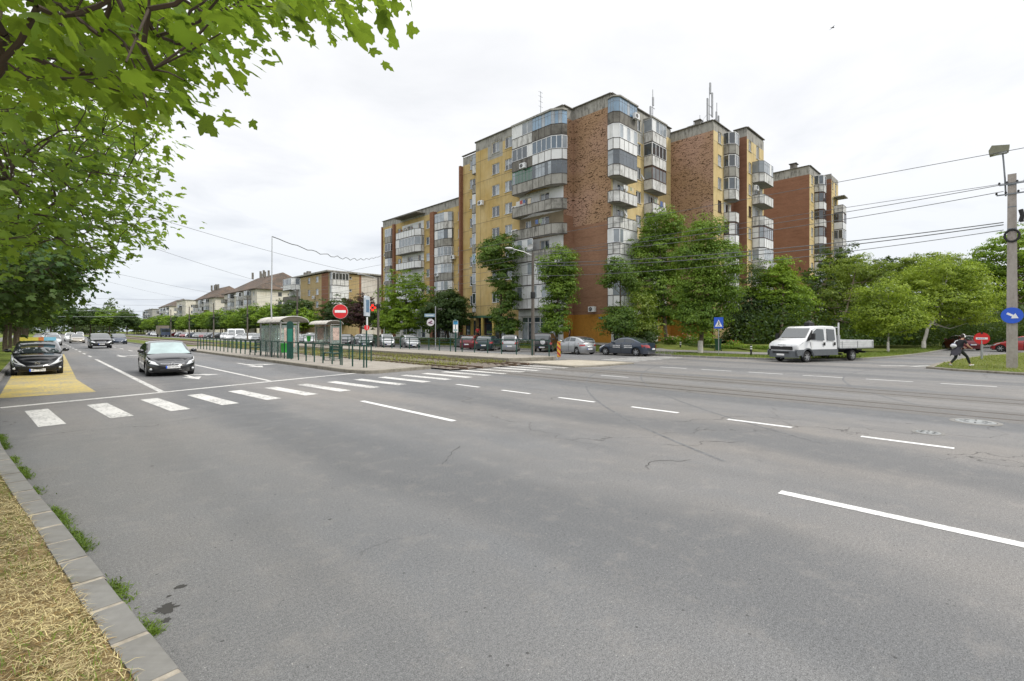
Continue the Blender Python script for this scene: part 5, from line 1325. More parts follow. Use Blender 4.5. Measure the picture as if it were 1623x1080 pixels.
# ------------------------------------------------------------ crew cab dropside truck
def truck(x,y,ang):
    T=thing('flatbed_truck','white crew cab truck with a grey aluminium dropside bed turning at the junction','truck',(x,y,0),ang)
    wp=white_p; W=2.0; hw=W/2; r=.35
    # side profile, x forward, front axle at 0
    def arch(cx,a0,a1,rad=.43): return [(cx+rad*cos(R(a)),r+rad*sin(R(a))) for a in range(a0,a1,15 if a1>a0 else -15)]
    up=[(.92,.80),(.98,1.00),(.93,1.14),(.70,1.30),(.30,1.42),(-.02,1.52),(-.55,2.14),(-.72,2.24),(-1.0,2.28),(-2.7,2.28),(-2.86,2.20),(-2.92,1.95),(-2.92,.80)]
    up=up[:9]+[(-1.8,2.30)]+up[9:]
    def cab(mb,inset=0):
        # loft across the width with rounded shoulders
        ys=[(-hw,.0),(-hw,.0)]
        secs=[(-1,.10,.05),(-.97,.04,.02),(-.88,0,0),(0,0,0),(.88,0,0),(.97,.04,.02),(1,.10,.05)]
        rows=[]
        for f,dx,dz in secs:
            row=[]
            for (px,pz) in up:
                # lean the sides in above the belt line
                lean=max(0,(pz-1.35))*.13
                xx=px-(dx*1.3 if px>.2 else -dx*.4 if px<-2.8 else 0)
                row.append(Vector((xx,f*(hw-lean),pz-(dz*1.4 if pz>1.2 else 0))))
            rows.append(row)
        mb.grid(rows,0,True)
        for sgn,row in((-1,rows[0]),(1,rows[-1])):
            # side skin: fan polygon
            n=len(row); mb.add(row,[tuple(range(n)) if sgn<0 else tuple(range(n-1,-1,-1))])
    b=MB(); cab(b); b.build('cab',wp,T,38)
    # lower side skin with wheel arch
    low=[(.92,.80),(-2.92,.80),(-2.92,.62),(-2.92,.42),(-.52,.42)]+[(0+.46*cos(R(a)),r+.46*sin(R(a))) for a in range(170,5,-15)]+[(.50,.45),(.95,.42),(1.0,.62)]
    b=MB()
    for sg in(-1,1): b.sprism(low,sg*(hw+.005)-.03,sg*(hw+.005)+.03)
    b.build('lower_cladding',simple('truck_grey_plastic',(.10,.11,.12),.55),T)
    b=MB(); arcp=[(0+.52*cos(R(a)),r+.52*sin(R(a))) for a in range(0,181,15)]
    for sg in(-1,1):
        pts=[Vector((px,sg*(hw+.03),pz)) for px,pz in arcp]; b.tube(pts,.045,6)
    b.build('wheel_arch',simple('truck_grey_plastic',(.10,.11,.12),.55),T,50)
    b=MB(); b.prism([(.75,-hw),(1.0,-hw+.12),(1.10,-.5),(1.12,0),(1.10,.5),(1.0,hw-.12),(.75,hw)],.30,.72); b.build('front_bumper',simple('truck_grey_plastic',(.10,.11,.12),.55),T,30)
    b=MB(); b.prism([(.72,-hw+.10),(.97,-hw+.22),(1.03,-.5),(1.05,0),(1.03,.5),(.97,hw-.22),(.72,hw-.10)],.72,1.02); b.build('front_panel',wp,T,30)
    b=MB(); b.add([(1.075,-.62,.80),(1.075,.62,.80),(1.045,.78,1.0),(1.045,-.78,1.0),(.95,-.62,.80),(.95,.62,.80)],[(0,1,2,3)]); b.box((1.05,0,.88),(.03,1.5,.20)); b.build('grille',black_m,T)
    b=MB(); b.box((1.115,0,.62),(.02,1.1,.10)); b.build('air_intake',black_m,T)
    b=MB(); b.box((1.13,0,.48),(.012,.52,.11)); o=b.build('number_plate',sign_white,T); 
    b=MB(); 
    for i in range(5): b.box((1.0,-.22+.11*i,1.09),(.02,.07,.055))
    b.build('bonnet_badge',simple('badge_grey',(.45,.46,.48),.3,.5),T)
    for sg in(-1,1):
        b=MB(); b.add([(1.00,sg*.66,.96),(.88,sg*.93,.98),(.62,sg*1.0,1.14),(.86,sg*.80,1.15),(.97,sg*.66,1.05)],[(0,1,2,3,4) if sg>0 else (4,3,2,1,0)]); b.add([(1.02,sg*.60,.92),(.86,sg*1.012,.98),(.40,sg*1.015,1.22),(.45,sg*1.015,1.28),(.80,sg*.85,1.18),(1.0,sg*.6,1.06)],[(0,1,2,3,4,5) if sg>0 else (5,4,3,2,1,0)]); b.build('headlight',lampg,T)
        # doors with windows
        yy=sg*(hw+.004)
        def sideq(name,pts,m,off,par=T):
            b=MB(); P=[Vector((px,sg*(hw-max(0,pz-1.35)*.13+off),pz)) for px,pz in pts]; P2=[p-Vector((0,sg*.02,0)) for p in P]; n=len(P)
            b.add(P+P2,[tuple(range(n)) if sg<0 else tuple(range(n-1,-1,-1))]+[(i,(i+1)%n,(i+1)%n+n,i+n) for i in range(n)]); return b.build(name,m,par)
        fd=sideq('door',[(-.42,.50),(-1.72,.50),(-1.72,2.20),(-1.05,2.20),(-.62,2.08),(-.18,1.52),(-.30,1.2)],wp,.012)
        sideq('window',[(-.30,1.42),(-1.60,1.36),(-1.62,2.08),(-.98,2.10),(-.72,1.98)],cglass,.022,fd)
        sideq('handle',[(-1.50,1.04),(-1.66,1.04),(-1.66,1.24),(-1.50,1.24)],black_m,.045,fd)
        rd=sideq('rear_door',[(-1.76,.50),(-2.86,.50),(-2.86,2.16),(-2.70,2.20),(-1.76,2.20)],wp,.012)
        sideq('window',[(-1.90,1.36),(-2.66,1.36),(-2.68,2.06),(-1.92,2.10)],cglass,.022,rd)
        sideq('handle',[(-2.52,1.04),(-2.68,1.04),(-2.68,1.24),(-2.52,1.24)],black_m,.045,rd)
        sideq('side_sill',[(-.45,.46),(-2.9,.46),(-2.9,.80),(-.50,.80)],simple('truck_grey_plastic',(.10,.11,.12),.55),.025)
        sideq('pillar_trim',[(.10,1.30),(-.28,1.40),(-.60,1.98),(-.50,2.02),(-.05,1.54)],black_m,.016)
        b=MB(); b.box((-.22,sg*(hw+.22),1.62),(.12,.2,.38)); b.beam((-.3,sg*hw,1.5),(-.22,sg*(hw+.16),1.52),.06); b.build('mirror',black_m,T)
        b=MB(); b.box((0,0,0),(.001,.001,.001)) 
    b=MB(); b.add([(.02,-.86,1.535),(.02,.86,1.535),(-.54,.80,2.135),(-.54,-.80,2.135)],[(0,1,2,3)]); 
    o=b.build('windscreen',cglass_l if False else cglass,T,None,(.02,0,.012))
    b=MB(); b.box((-1.25,.25,2.38),(.5,.34,.22)); b.add([(-1.05,.08,2.5),(-1.05,.42,2.5),(-1.45,.42,2.5),(-1.45,.08,2.5),(-1.25,.25,2.66)],[(0,1,4),(1,2,4),(2,3,4),(3,0,4)]); b.build('roof_load',black_m,T)
    # chassis and bed
    b=MB(); b.box((-3.6,.4,.62),(5.6,.12,.18)); b.box((-3.6,-.4,.62),(5.6,.12,.18)); b.box((-2.0,0,.5),(1.6,1.2,.3)); b.box((-3.7,.0,.10+.35),(.12,1.6,.12)); b.box((-6.1,0,.55),(.1,1.7,.12)); b.build('chassis',black_m,T)
    alu=simple('aluminium_panel',(.60,.61,.61),.5,.15,.5,0,.12,3)
    b=MB(); b.box((-4.85,0,.84),(3.55,2.1,.08)); b.build('bed_floor',grey_fr,T)
    for nm,c,d in(('side_board',(-4.85,1.04,1.12),(3.55,.04,.48)),('side_board',(-4.85,-1.04,1.12),(3.55,.04,.48)),('tail_board',(-6.62,0,1.12),(.04,2.04,.48)),('head_board',(-3.08,0,1.28),(.05,2.1,.80))):
        b=MB(); b.box(c,d)
        if nm=='side_board':
            for q in(.95,1.09,1.22): b.box((c[0],c[1]*1.022,q),(d[0],.012,.012),1)
            b.box((c[0],c[1]*1.02,.86),(d[0],.05,.05),1)
            for q in(-3.3,-4.9,-6.5): b.box((q,c[1]*1.025,1.08),(.05,.03,.42),1)
        b.build(nm,[alu,steel],T)
    b=MB(); b.box((-3.05,.98,1.75),(.07,.07,1.5)); b.box((-3.05,-.98,1.75),(.07,.07,1.5)); b.box((-3.05,0,2.2),(.06,1.9,.06)); b.build('headboard_post',alu,T)
    b=MB(); b.box((-3.0,0,1.5),(.10,1.7,1.2)); b.build('cab_back_cover',simple('cover_grey',(.05,.05,.055),.7),T)
    for sg in(-1,1):
        b=MB(); pts=[Vector((-4.55+.46*cos(R(a)),sg*.86,r+.04+.46*sin(R(a)))) for a in range(10,171,16)]; b.grid([[p+Vector((0,-.22,0)),p+Vector((0,.22,0))] for p in pts]); b.build('mudguard',black_m,T)
    tw,rm=wheel(r,.24,6)
    for px,ww in((0,0),(-4.55+0,1)):
        for sg in(-1,1): o=link('wheel',tw,T,(px,sg*(hw-.13),r),0 if sg<0 else pi); link('rim',rm,o)
    return T
# wheelbase in the picture sets the heading: nose turned towards the camera
th=R(24); d=(-RT*cos(th)-FW*sin(th)); p=cam_pt((1256-811.5)/766*31.0,31.0)
T=truck(p.x,p.y,math.atan2(d.y,d.x))
# ------------------------------------------------------------ street furniture
facing=math.atan2(-FW.y,-FW.x)   # direction from the scene back to the street corner where one stands
def toview(x,y): return math.atan2(-y,-x)   # heading of the junction corner seen from (x,y)
def disc(b,r,x0,x1,mi=0,n=32): b.lathe([(.001,x1),(r,x1),(r,x0),(.001,x0)],n,mi,'X')
def sign_post(name,label,x,y,z,h,pm=steel,r=.03,cat='sign'):
    t=thing(name,label,cat,(x,y,z),toview(x,y)); MB().tube([(0,0,0),(0,0,h)],r,10).build('post',pm,t,40); return t
def noentry(label,x,y,z,h,zc,r,pm,strip=False,pr_=.03):
    t=sign_post('no_entry_sign',label,x,y,z,h,pm,pr_)
    b=MB(); disc(b,r,.035,.05); o=b.build('sign_face',sign_red,t,30,(0,0,zc))
    b=MB(); disc(b,r*1.04,.025,.034); b.build('rim',sign_white if not strip else sign_red,o,30)
    b=MB(); b.box((.053,0,0),(.004,r*1.5,r*.36)); b.build('bar',sign_white,o)
    if strip:
        b=MB(); rr=random.Random(1); yy=-r*.5
        while yy<r*.45: w_=rr.uniform(.03,.06); b.box((.057,yy,0),(.003,w_,r*.10)); yy+=w_+.015
        b.build('bar_lettering',sign_blue,o)
        b=MB(); b.box((.045,0,r*.95),(.05,.10,.12)); b.build('bracket',black_m,t,None,(0,0,zc))
    return t
noentry('large round no entry sign on a green post at the near platform end',11.5,24.8,.16,3.25,2.85,.37,rgreen)
noentry('low round no entry sign on a grey post on the grass traffic island',43.6,1.05,.1,1.25,1.38,.37,steel,True,.06)
# information panel on the last post of the platform
t=thing('timetable_sign','tall narrow blue grey information panel high on the green post at the platform tip','sign',(11.62,22.15,.16),toview(11.62,22.15)+R(72))
MB().tube([(0,0,0),(0,0,3.3)],.035,10).build('post',rgreen,t,40)
b=MB(); pts=[(-.36,2.55),(.36,2.55),(.36,3.45),(.30,3.55),(-.30,3.55),(-.36,3.45)]; b.sprism(pts,-.04,.04); b.M=Matrix.Rotation(0,4,'Z'); b.build('panel',simple('panel_grey',(.50,.55,.60),.4),t,None,(0,.06,0),pi/2)
b=MB(); b.box((0,0,3.05),(.50,.09,.62)); b.build('panel_face',simple('panel_blue',(.12,.20,.30),.3),t,None,(0,.06,0),pi/2)
b=MB(); b.box((.03,0,2.2),(.05,.10,.6)); b.build('small_plate',sign_white,t); b=MB(); disc(b,.13,.05,.06,0,20); b.build('small_round_sign',sign_red,t,None,(0,0,1.98),R(-62)); 
# shelters
def paneglass():
    m,t=mat('shelter_glass'); a=t.N('ShaderNodeBsdfTransparent'); a.inputs[0].default_value=(.80,.88,.86,1); g=t.N('ShaderNodeBsdfPrincipled',Roughness=.12); g.inputs['Base Color'].default_value=(.40,.45,.44,1)
    x=t.N('ShaderNodeMixShader'); t.L(t.ramp(t.noise(2.5,4),[(.35,.25),(.7,.6)]),x.inputs[0]); t.L(a.outputs[0],x.inputs[1]); t.L(g.outputs[0],x.inputs[2]); t.L(x.outputs[0],t.out.inputs[0]); return m
PANE=paneglass()
def shelter(label,x,y,rz):
    t=thing('tram_shelter',label,'shelter',(x,y,.16),rz); L=4.3;W=1.5
    fr=simple('shelter_frame',(.34,.34,.33),.5,.3)
    me=MB().box((0,0,1.2),(.09,.09,2.4)).mesh('post',fr)
    for px in(-.62,.55):
        for py in(-L/2+.12,0,L/2-.12):
            if px>0 and py==0: continue
            link('post',me,t,(px,py,0))
    b=MB(); 
    for py in(-L/2+.12,L/2-.12): b.beam((-.62,py,2.36),(.6,py,2.36),.08)
    for px in(-.62,.55): b.beam((px,-L/2,2.40),(px,L/2,2.40),.08)
    b.build('roof_beam',fr,t)
    # barrel roof of translucent ribs
    rows=[];n=12
    def arcp(a,off): return Vector((.0+.2+ (W/2+.15+off)*cos(a)*1.05, 0, 2.40+(.38+off)*sin(a)))
    b=MB(); 
    for off in(0,): b.grid([[arcp(pi*i/n,off)+Vector((0,yy,0)) for yy in(-L/2-.15,-L/4,0,L/4,L/2+.15)] for i in range(n+1)])
    b.grid([[arcp(pi*i/n,.03)+Vector((0,yy,0)) for yy in(-L/2-.15,-L/4,0,L/4,L/2+.15)] for i in range(n+1)],0,True)
    b.build('roof',simple('old_polycarbonate',(.44,.40,.34),.4,0,.5,.2,.3,2),t,60)
    b=MB()
    for yy in(-L/2-.14,-L/2+.8,-L/4+.6,.55,L/4+.3,L/2+.14): b.tube([arcp(pi*i/n,.03)+Vector((0,yy,0)) for i in range(n+1)],.025,6)
    b.build('roof_ribs',simple('rib_light',(.5,.5,.48),.5,.2),t)
    for i,(y0,y1) in enumerate(((-L/2+.2,-L/2+1.5),(-.75,.7),(L/2-1.5,L/2-.2))):
        b=MB(); b.box((-.62,(y0+y1)/2,1.25),(.02,y1-y0,1.9)); b.build('side_glass',PANE,t)
    for py in(-L/2+.12,L/2-.12):
        b=MB(); b.box((-.03,py,1.25),(1.0,.03,1.9)); o=b.build('end_panel',PANE,t)
        b=MB(); b.box((-.03,py,1.35),(.72,.04,1.35)); b.build('poster',simple('faded_poster',(.50,.38,.33),.5,0,.5,0,.45,5),o)
    b=MB(); b.box((-.35,0,.45),(.36,3.4,.05)); 
    for yy in(-1.4,0,1.4): b.box((-.35,yy,.22),(.06,.06,.44))
    b.build('bench',fr,t); return t
s1=shelter('grey tram shelter with curved rusty roof behind the long green railing',12.35,36.4,0)
s2=dup(s1,None,(23.2,53.2,.27),pi,'farther tram shelter on the opposite platform beside the purple tree')
s1['group']=s2['group']='tram shelters'
# green advertising pillar, bins, benches
t=thing('ticket_pillar','tall rounded dark green pillar standing at the railing beside the shelter','pillar',(11.75,32.7,.16),toview(11.75,32.7))
b=MB(); pts=[(-.2,0),(.2,0),(.2,2.25)]+[(.2*cos(R(a)),2.25+.2*sin(R(a))) for a in range(15,180,15)]+[(-.2,2.25)]
b.sprism(pts,-.09,.09); b.build('pillar_body',rgreen,t,40,None,pi/2); b=MB(); b.box((.1,0,1.5),(.012,.3,.9)); b.build('notice_panel',simple('notice_green',(.02,.17,.12),.3),t)
def bin_(label,x,y,z):
    t=thing('litter_bin',label,'litter bin',(x,y,z),toview(x,y))
    b=MB(); b.lathe([(.001,.0),(.19,.0),(.23,.55),(.25,.58),(.25,.62),(.21,.62),(.20,.5),(.001,.5)],16); b.build('bin_body',bin_green,t,40)
    b=MB(); b.box((-.24,0,.3),(.05,.1,.6)); b.build('bracket',rgreen,t); return t
a=bin_('bright green litter bin hung on the platform railing next to the dark green pillar',11.85,34.0,.52)
c=dup(a,None,(22.6,57.0,.72),None,'bright green litter bin on the far platform left of the second shelter')
def bench(label,x,y,z):
    t=thing('bench',label,'bench',(x,y,z),0)
    for k in range(3): b=MB(); b.box((-.16+.16*k,0,.46),(.13,1.7,.04)); b.build('seat_slat',rgreen,t)
    for k in range(2): b=MB(); b.box((.26,0,.66+.15*k),(.03,1.7,.11)); b.build('backrest_slat',rgreen,t)
    for yy in(-.7,.7):
        b=MB(); b.beam((-.18,yy,0),(-.18,yy,.45),.05); b.beam((.2,yy,0),(.27,yy,.86),.05); b.beam((-.18,yy,.42),(.22,yy,.42),.05); b.beam((-.18,yy,.12),(.22,yy,.12),.04); b.build('leg_frame',rgreen,t)
    return t
t=bench('green slatted bench on the near platform behind the no entry sign',12.9,29.0,.16)
dup(t,None,(12.9,43.5,.16),None,'green slatted bench on the near platform far left of the shelter')
# striped hazard board
t=sign_post('hazard_board','red and yellow striped hazard board at the tip of the far platform',24.35,20.45,.07,1.35,steel,.03,'sign')
b=MB(); 
w_,h_=.15,.62
b.box((.035,0,.70),(.02,.23,1.04),1)
def clip_stripe(k):
    P=[]; y0=-.16;y1=.16; za=.06+k*.36; 
    return [(.046,-.11,za),(.046,.11,za-.24),(.046,.11,za-.07),(.046,-.11,za+.17)]
for k in range(0,5):
    q=[(a,c,max(.19,min(1.21,z))) for a,c,z in clip_stripe(k)]; b.add(q,[(0,1,2,3)],0)
b.build('board',[simple('board_red',(.40,.03,.02),.5),simple('board_yellow',(.55,.33,.03),.5)],t)
# stop post on the far platform
t=sign_post('tram_stop_post','green stop post with a white and blue head on the far platform',24.1,31.1,.27,2.5,rgreen,.06)
b=MB(); b.box((.0,0,2.05),(.10,.40,.95)); b.build('stop_head',sign_white,t); b=MB(); b.box((.055,0,2.35),(.01,.36,.28)); b.box((.055,0,1.75),(.01,.30,.16),1); b.build('stop_symbol',[simple('tram_blue',(.05,.30,.55),.3),simple('tram_grey',(.3,.4,.4),.4)],t)
b=MB(); b.lathe([(.001,.12),(.1,.08),(.2,0)],12); b.build('cap',rgreen,t,None,(0,0,2.5))
# street name sign
t=sign_post('street_name_sign','tall grey post with a pale blue street name plate and a pictogram disc',26.4,37.1,.0,4.25,steel,.045)
b=MB(); b.box((.02,-.53,3.4),(.03,.95,.30)); b.build('name_plate',simple('plate_blue',(.22,.33,.42),.4),t); b=MB(); b.box((.037,-.53,3.4),(.004,.7,.10)); b.build('plate_lettering',simple('plate_text',(.55,.6,.63),.4),t)
b=MB(); disc(b,.34,.01,.03); b.build('round_plate',simple('plate_white',(.6,.58,.6),.4),t,None,(0,-.45,2.75)); b=MB(); b.box((.035,-.48,2.78),(.006,.4,.12),0,0,Matrix.Rotation(.5,4,'X')); b.box((.035,-.42,2.66),(.006,.3,.10),0,0,Matrix.Rotation(-.3,4,'X')); b.build('pictogram',simple('plum',(.16,.06,.12),.5),t)
# pedestrian crossing sign
t=sign_post('crossing_sign','square blue pedestrian crossing sign on a grey post beside the broad tree',37.45,15.45,.13,2.75,steel,.03)
b=MB(); b.box((.03,0,2.45),(.02,.66,.86)); b.build('sign_face',sign_blue,t); b=MB(); b.add([(.042,-.27,2.16),(.042,.27,2.16),(.042,0,2.70)],[(0,1,2)],0)
b.ell((.047,.0,2.53),(.006,.035,.035),1); b.beam((.047,0,2.5),(.047,.01,2.36),.05,.01,1,(1,0,0)); b.beam((.047,.01,2.38),(.047,-.07,2.22),.035,.01,1,(1,0,0)); b.beam((.047,.01,2.38),(.047,.07,2.22),.035,.01,1,(1,0,0)); b.beam((.047,0,2.48),(.047,.08,2.40),.03,.01,1,(1,0,0)); b.build('pictogram',[sign_white,black_m],t)
# wheelie bin
t=thing('wheelie_bin','dark green wheelie bin standing behind the crossing sign post','bin',(41.6,17.2,.2),toview(41.6,17.2))
b=MB(); b.add([(-.22,-.2,.1),(.22,-.2,.1),(.22,.2,.1),(-.22,.2,.1),(-.3,-.28,1.0),(.3,-.28,1.0),(.3,.28,1.0),(-.3,.28,1.0)],[(3,2,1,0),(4,5,6,7),(0,1,5,4),(1,2,6,5),(2,3,7,6),(3,0,4,7)]); b.build('bin_body',simple('bin_dark_green',(.02,.09,.04),.5),t); b=MB(); b.box((0,0,1.04),(.66,.62,.07)); b.build('lid',simple('bin_dark_green',(.02,.09,.04),.5),t)
for s_ in(-1,1): b=MB(); b.M=Matrix.Translation((-.2,s_*.26,.1)); b.lathe([(.001,-.03),(.1,-.03),(.1,.03),(.001,.03)],12,0,'Y'); b.build('wheel',rubber,t)
for x,y,z,l in((43.6,21.6,.2,'short black bollard with white bands on the path by the hedge'),(38.1,13.3,.14,'short black bollard with white bands at the kerb in front of the truck')):
    t=thing('bollard',l,'bollard',(x,y,z)); MB().lathe([(.001,0),(.07,0),(.07,.72),(.05,.78),(.001,.79)],14).build('post',black_m,t,40)
    for q in(.45,.60): MB().lathe([(.072,q),(.074,q+.01),(.074,q+.07),(.072,q+.08)],14).build('band',sign_white,t)
# ---- concrete pole on the traffic island
PX,PY=35.0,-.25
t=thing('utility_pole','thick square concrete pole on the grass traffic island carrying the wires','pole',(PX,PY,.1),toview(PX,PY))
b=MB(); h=9.75
b.add([(sx_*.5*w_,sy_*.5*w_*1.05,z) for z,w_ in((0,.40),(h,.30)) for sx_,sy_ in((-1,-1),(1,-1),(1,1),(-1,1))],[(3,2,1,0),(4,5,6,7),(0,1,5,4),(1,2,6,5),(2,3,7,6),(3,0,4,7)])
pcm=stained('pole_concrete',(.36,.33,.30),(.20,.17,.14),.6,.9,3); b.build('shaft',pcm,t)
for z in(8.1,6.9,7.0,9.2): b=MB(); ww=.42-.011*z; b.box((0,0,z),(ww,ww,.05)); b.build('band',grey_fr,t)
for z,l in((9.25,1.1),(8.75,1.3),(7.3,.6)): b=MB(); b.beam((.1,-l/2,z),(.1,l/2,z),.06); 
for z,l in((9.25,.9),(8.75,1.1)):
    b=MB(); b.beam((.17,-l/2,z),(.17,l/2,z),.06); o=b.build('cross_arm',grey_fr,t)
    for q in(-1,-.4,.4,1): MB().lathe([(.001,0),(.035,0),(.05,.06),(.03,.12),(.001,.13)],8).build('insulator',black_m,o,None,(.17,q*l/2,z+.03))
b=MB(); b.tube([(.2,.26*cos(2*pi*k/20),6.65+.30*sin(2*pi*k/20)) for k in range(21)],.05,6); b.build('cable_coil',black_m,t)
b=MB(); b.tube([(.19,.30,7.3),(.19,.36,7.6),(.19,.30,7.9)],.09,8); b.box((.2,.34,7.45),(.12,.14,.34)); b.build('cable_clamp',black_m,t)
b=MB(); pth=[(0,-.22,8.7),(0,-.25,9.6),(0,-.30,10.5),(0,-.33,10.9)]; b.tube(pth,.035,8); b.build('lamp_arm',grey_fr,t)
b=MB(); b.sprism([(-.38,10.88),(.30,10.94),(.34,11.22),(-.30,11.34),(-.42,11.1)],-.24,.24); o=b.build('lamp_head',simple('lamp_housing',(.20,.20,.14),.5),t,None,(0,-.42,0),pi/2)
b=MB(); b.box((0,0,10.90),(.5,.36,.03)); b.build('lamp_glass',lampg,o)
# blue keep right disc
t2=thing('direction_sign','round blue sign with a white arrow, strapped to the concrete pole','sign',(PX-.23*FW.x*0,PY,2.75),toview(PX,PY))
b=MB(); disc(b,.40,.24,.26,0,40); b.build('sign_face',sign_blue,t2,30)
b=MB(); b.M=Matrix.Rotation(R(-32),4,'X')
b.box((.265,-.07,0),(.006,.28,.10)); b.add([(.269,.04,-.15),(.269,.27,0),(.269,.04,.15)],[(0,1,2)]); b.build('arrow',sign_white,t2)
b=MB(); b.box((.22,0,.1),(.06,.42,.04)); b.box((.22,0,-.1),(.06,.42,.04)); b.build('strap',steel,t2)
# ---- poles along the far carriageway
def pole(label,x,y,h=8.2,lamp=True):
    t=thing('street_pole',label,'pole',(x,y,0)); MB().tube([(0,0,0),(0,0,h)],[.15,.10],12).build('shaft',stained('pole_dark',(.13,.115,.10),(.05,.045,.04),.5,.9,3),t,40)
    if lamp:
        b=MB(); b.tube([(0,0,h-.25),(-.7,.35,h+.05),(-1.5,.75,h+.22)],.035,8); b.build('lamp_arm',steel,t,40)
        b=MB(); b.ell((-1.75,.88,h+.26),(.36,.15,.09),0,12,8,Matrix.Rotation(-.45,3,'Z').to_4x4().to_3x3()); b.build('lamp_head',simple('lamp_grey',(.45,.46,.47),.4,.2),t,60)
    b=MB(); b.lathe([(.17,4.55),(.19,4.6),(.19,5.0),(.17,5.05)],12); b.build('collar',black_m,t); return t
p1=pole('dark street pole with a curved lamp arm standing in front of the corner block',28.0,26.2,8.15)
pl=['by the bright green tree with the red cross','behind the near tram shelter','in front of the hipped roof block','farther down the far kerb','in front of the round street trees','near the far lorry']
for i,l in enumerate(pl): dup(p1,None,(28.0,26.2+24.4*(i+1),0),None,'dark street pole '+l)
t=thing('pharmacy_cross','red lit pharmacy cross mounted on the street pole by the bright green tree','sign',(28.0,50.6,4.6),toview(28,50.6))
b=MB(); b.box((.2,-.62,0),(.12,.80,.28)); b.box((.2,-.62,0),(.121,.28,.80)); b.build('cross_body',black_m,t)
m,q=mat('red_led'); e=q.N('ShaderNodeEmission',Strength=1.2); e.inputs[0].default_value=(.9,.05,.03,1); q.L(e.outputs[0],q.out.inputs[0])
b=MB()
for a in range(4): b.M=Matrix.Translation((0,-.62,0))@Matrix.Rotation(a*pi/2,4,'X'); b.add([(.265,-.13,.13),(.265,.13,.13),(.265,.13,.38),(.265,-.13,.38)],[(0,1,2,3)])
b.build('led_arm',m,t)
b=MB(); b.beam((0,0,0),(.1,-.3,0),.05); b.build('bracket',steel,t)
# ---- tall thin mast with slack cable
t=thing('thin_mast','very tall thin pale mast beside the near tram shelter holding a slack cable','mast',(11.9,36.6,.16))
MB().tube([(0,0,0),(.05,.03,1.5),(-.06,-.03,3.6),(0,0,5.5),(.02,.02,8.55)],[.06,.055,.05,.04,.03],8).build('mast_tube',simple('mast_grey',(.45,.47,.48),.5,.2),t,40)
def wire(label,a,c,sag,r=.012,wob=0,n=24,m=None,group='overhead wires'):
    a=Vector(a);c=Vector(c); pts=[]
    for i in range(n+1):
        u=i/n; p=a.lerp(c,u); p.z-=sag*4*u*(1-u); 
        if wob: p.z+=wob*sin(i*1.9)*sin(u*pi)
        pts.append(p)
    b=MB(); b.tube([p-a for p in pts],r,5); o=b.build('overhead_wire',m or simple('wire',(.13,.135,.14),.35,.4),None,None,a); tag(o,label,'wire',group); return o
wire('slack wavy cable from the thin mast to the ochre block',(11.92,36.62,8.7),(46.4,82.0,16.2),1.2,.035,.16,40)
P1=(PX,PY); P2=(28,26.2)
for z1,z2,dx,lab,s in((9.35,8.1,.2,'upper black wire from the concrete pole to the street pole',.35),(8.9,8.0,-.3,'second wire from the concrete pole to the street pole',.5),(7.4,7.35,.1,'thick bundle cable from the concrete pole at mid height',.45),(7.25,7.15,-.1,'lower bundle cable from the concrete pole at mid height',.55),(7.0,6.3,0,'lowest thin wire from the concrete pole crossing the tree tops',.5)):
    wire(lab,(PX+dx,PY+.3,z1+.1),(P2[0],P2[1],z2),s,.026 if z1<8 and z1>7.1 else .018)
    wire(lab.replace('wire','wire running right').replace('cable','cable running right'),(PX+dx,PY-.3,z1+.1),(PX+22,PY-34,z1+.4),.5,.02 if z1<8 and z1>7.1 else .013)
for i in range(5):
    for z,k in((7.9,'upper'),(7.3,'middle'),(6.6,'lower')):
        wire('%s wire along the row of street poles'%k,(28,26.2+24.4*i,z),(28,26.2+24.4*(i+1),z),.3,.014,group='wires along the street poles')
for y0,z0,y1,z1,l in((38,11.2,50.6,8.1,'highest span wire over the avenue from the left tree row'),(38,10.0,75,8.0,'middle span wire over the avenue from the left tree row'),(60,9.5,99.4,8,'lower span wire over the avenue from the left tree row'),(90,12,148,10,'distant span wire low above the far road')):
    wire(l,(-3.2,y0,z0),(28,y1,z1),.5,.014)
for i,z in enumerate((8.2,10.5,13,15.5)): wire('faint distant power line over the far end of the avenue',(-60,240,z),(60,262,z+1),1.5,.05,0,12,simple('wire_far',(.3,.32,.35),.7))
for x in(16,19.5):
    for k in range(3): wire('tram contact wire above the %s track'%('near' if x<17 else 'far'),(x,-30+60*k,6.3),(x,30+60*k,6.3),.15,.008,0,10,None,'tram contact wires')
# ------------------------------------------------------------ people
def skinned(name,nodes,edges,m,parent,sub=2):
    me=bpy.data.meshes.new(name); me.from_pydata([n[0] for n in nodes],edges,[]); o=bpy.data.objects.new(name,me); col.objects.link(o)
    sk=o.modifiers.new('s','SKIN'); sk.use_smooth_shade=True
    for i,n in enumerate(nodes): v=me.skin_vertices[0].data[i]; r=n[1]; v.radius=r if isinstance(r,tuple) else (r,r)
    me.skin_vertices[0].data[0].use_root=True
    s_=o.modifiers.new('d','SUBSURF'); s_.levels=sub; s_.render_levels=sub
    dg=bpy.context.evaluated_depsgraph_get(); dg.update(); nm=bpy.data.meshes.new_from_object(o.evaluated_get(dg)); bpy.data.objects.remove(o)
    nm.materials.clear(); nm.materials.append(m); nm.polygons.foreach_set('use_smooth',[True]*len(nm.polygons)); return link(name,nm,parent)
skin_m=simple('skin',(.52,.30,.21),.55,0,.4,0,.05)
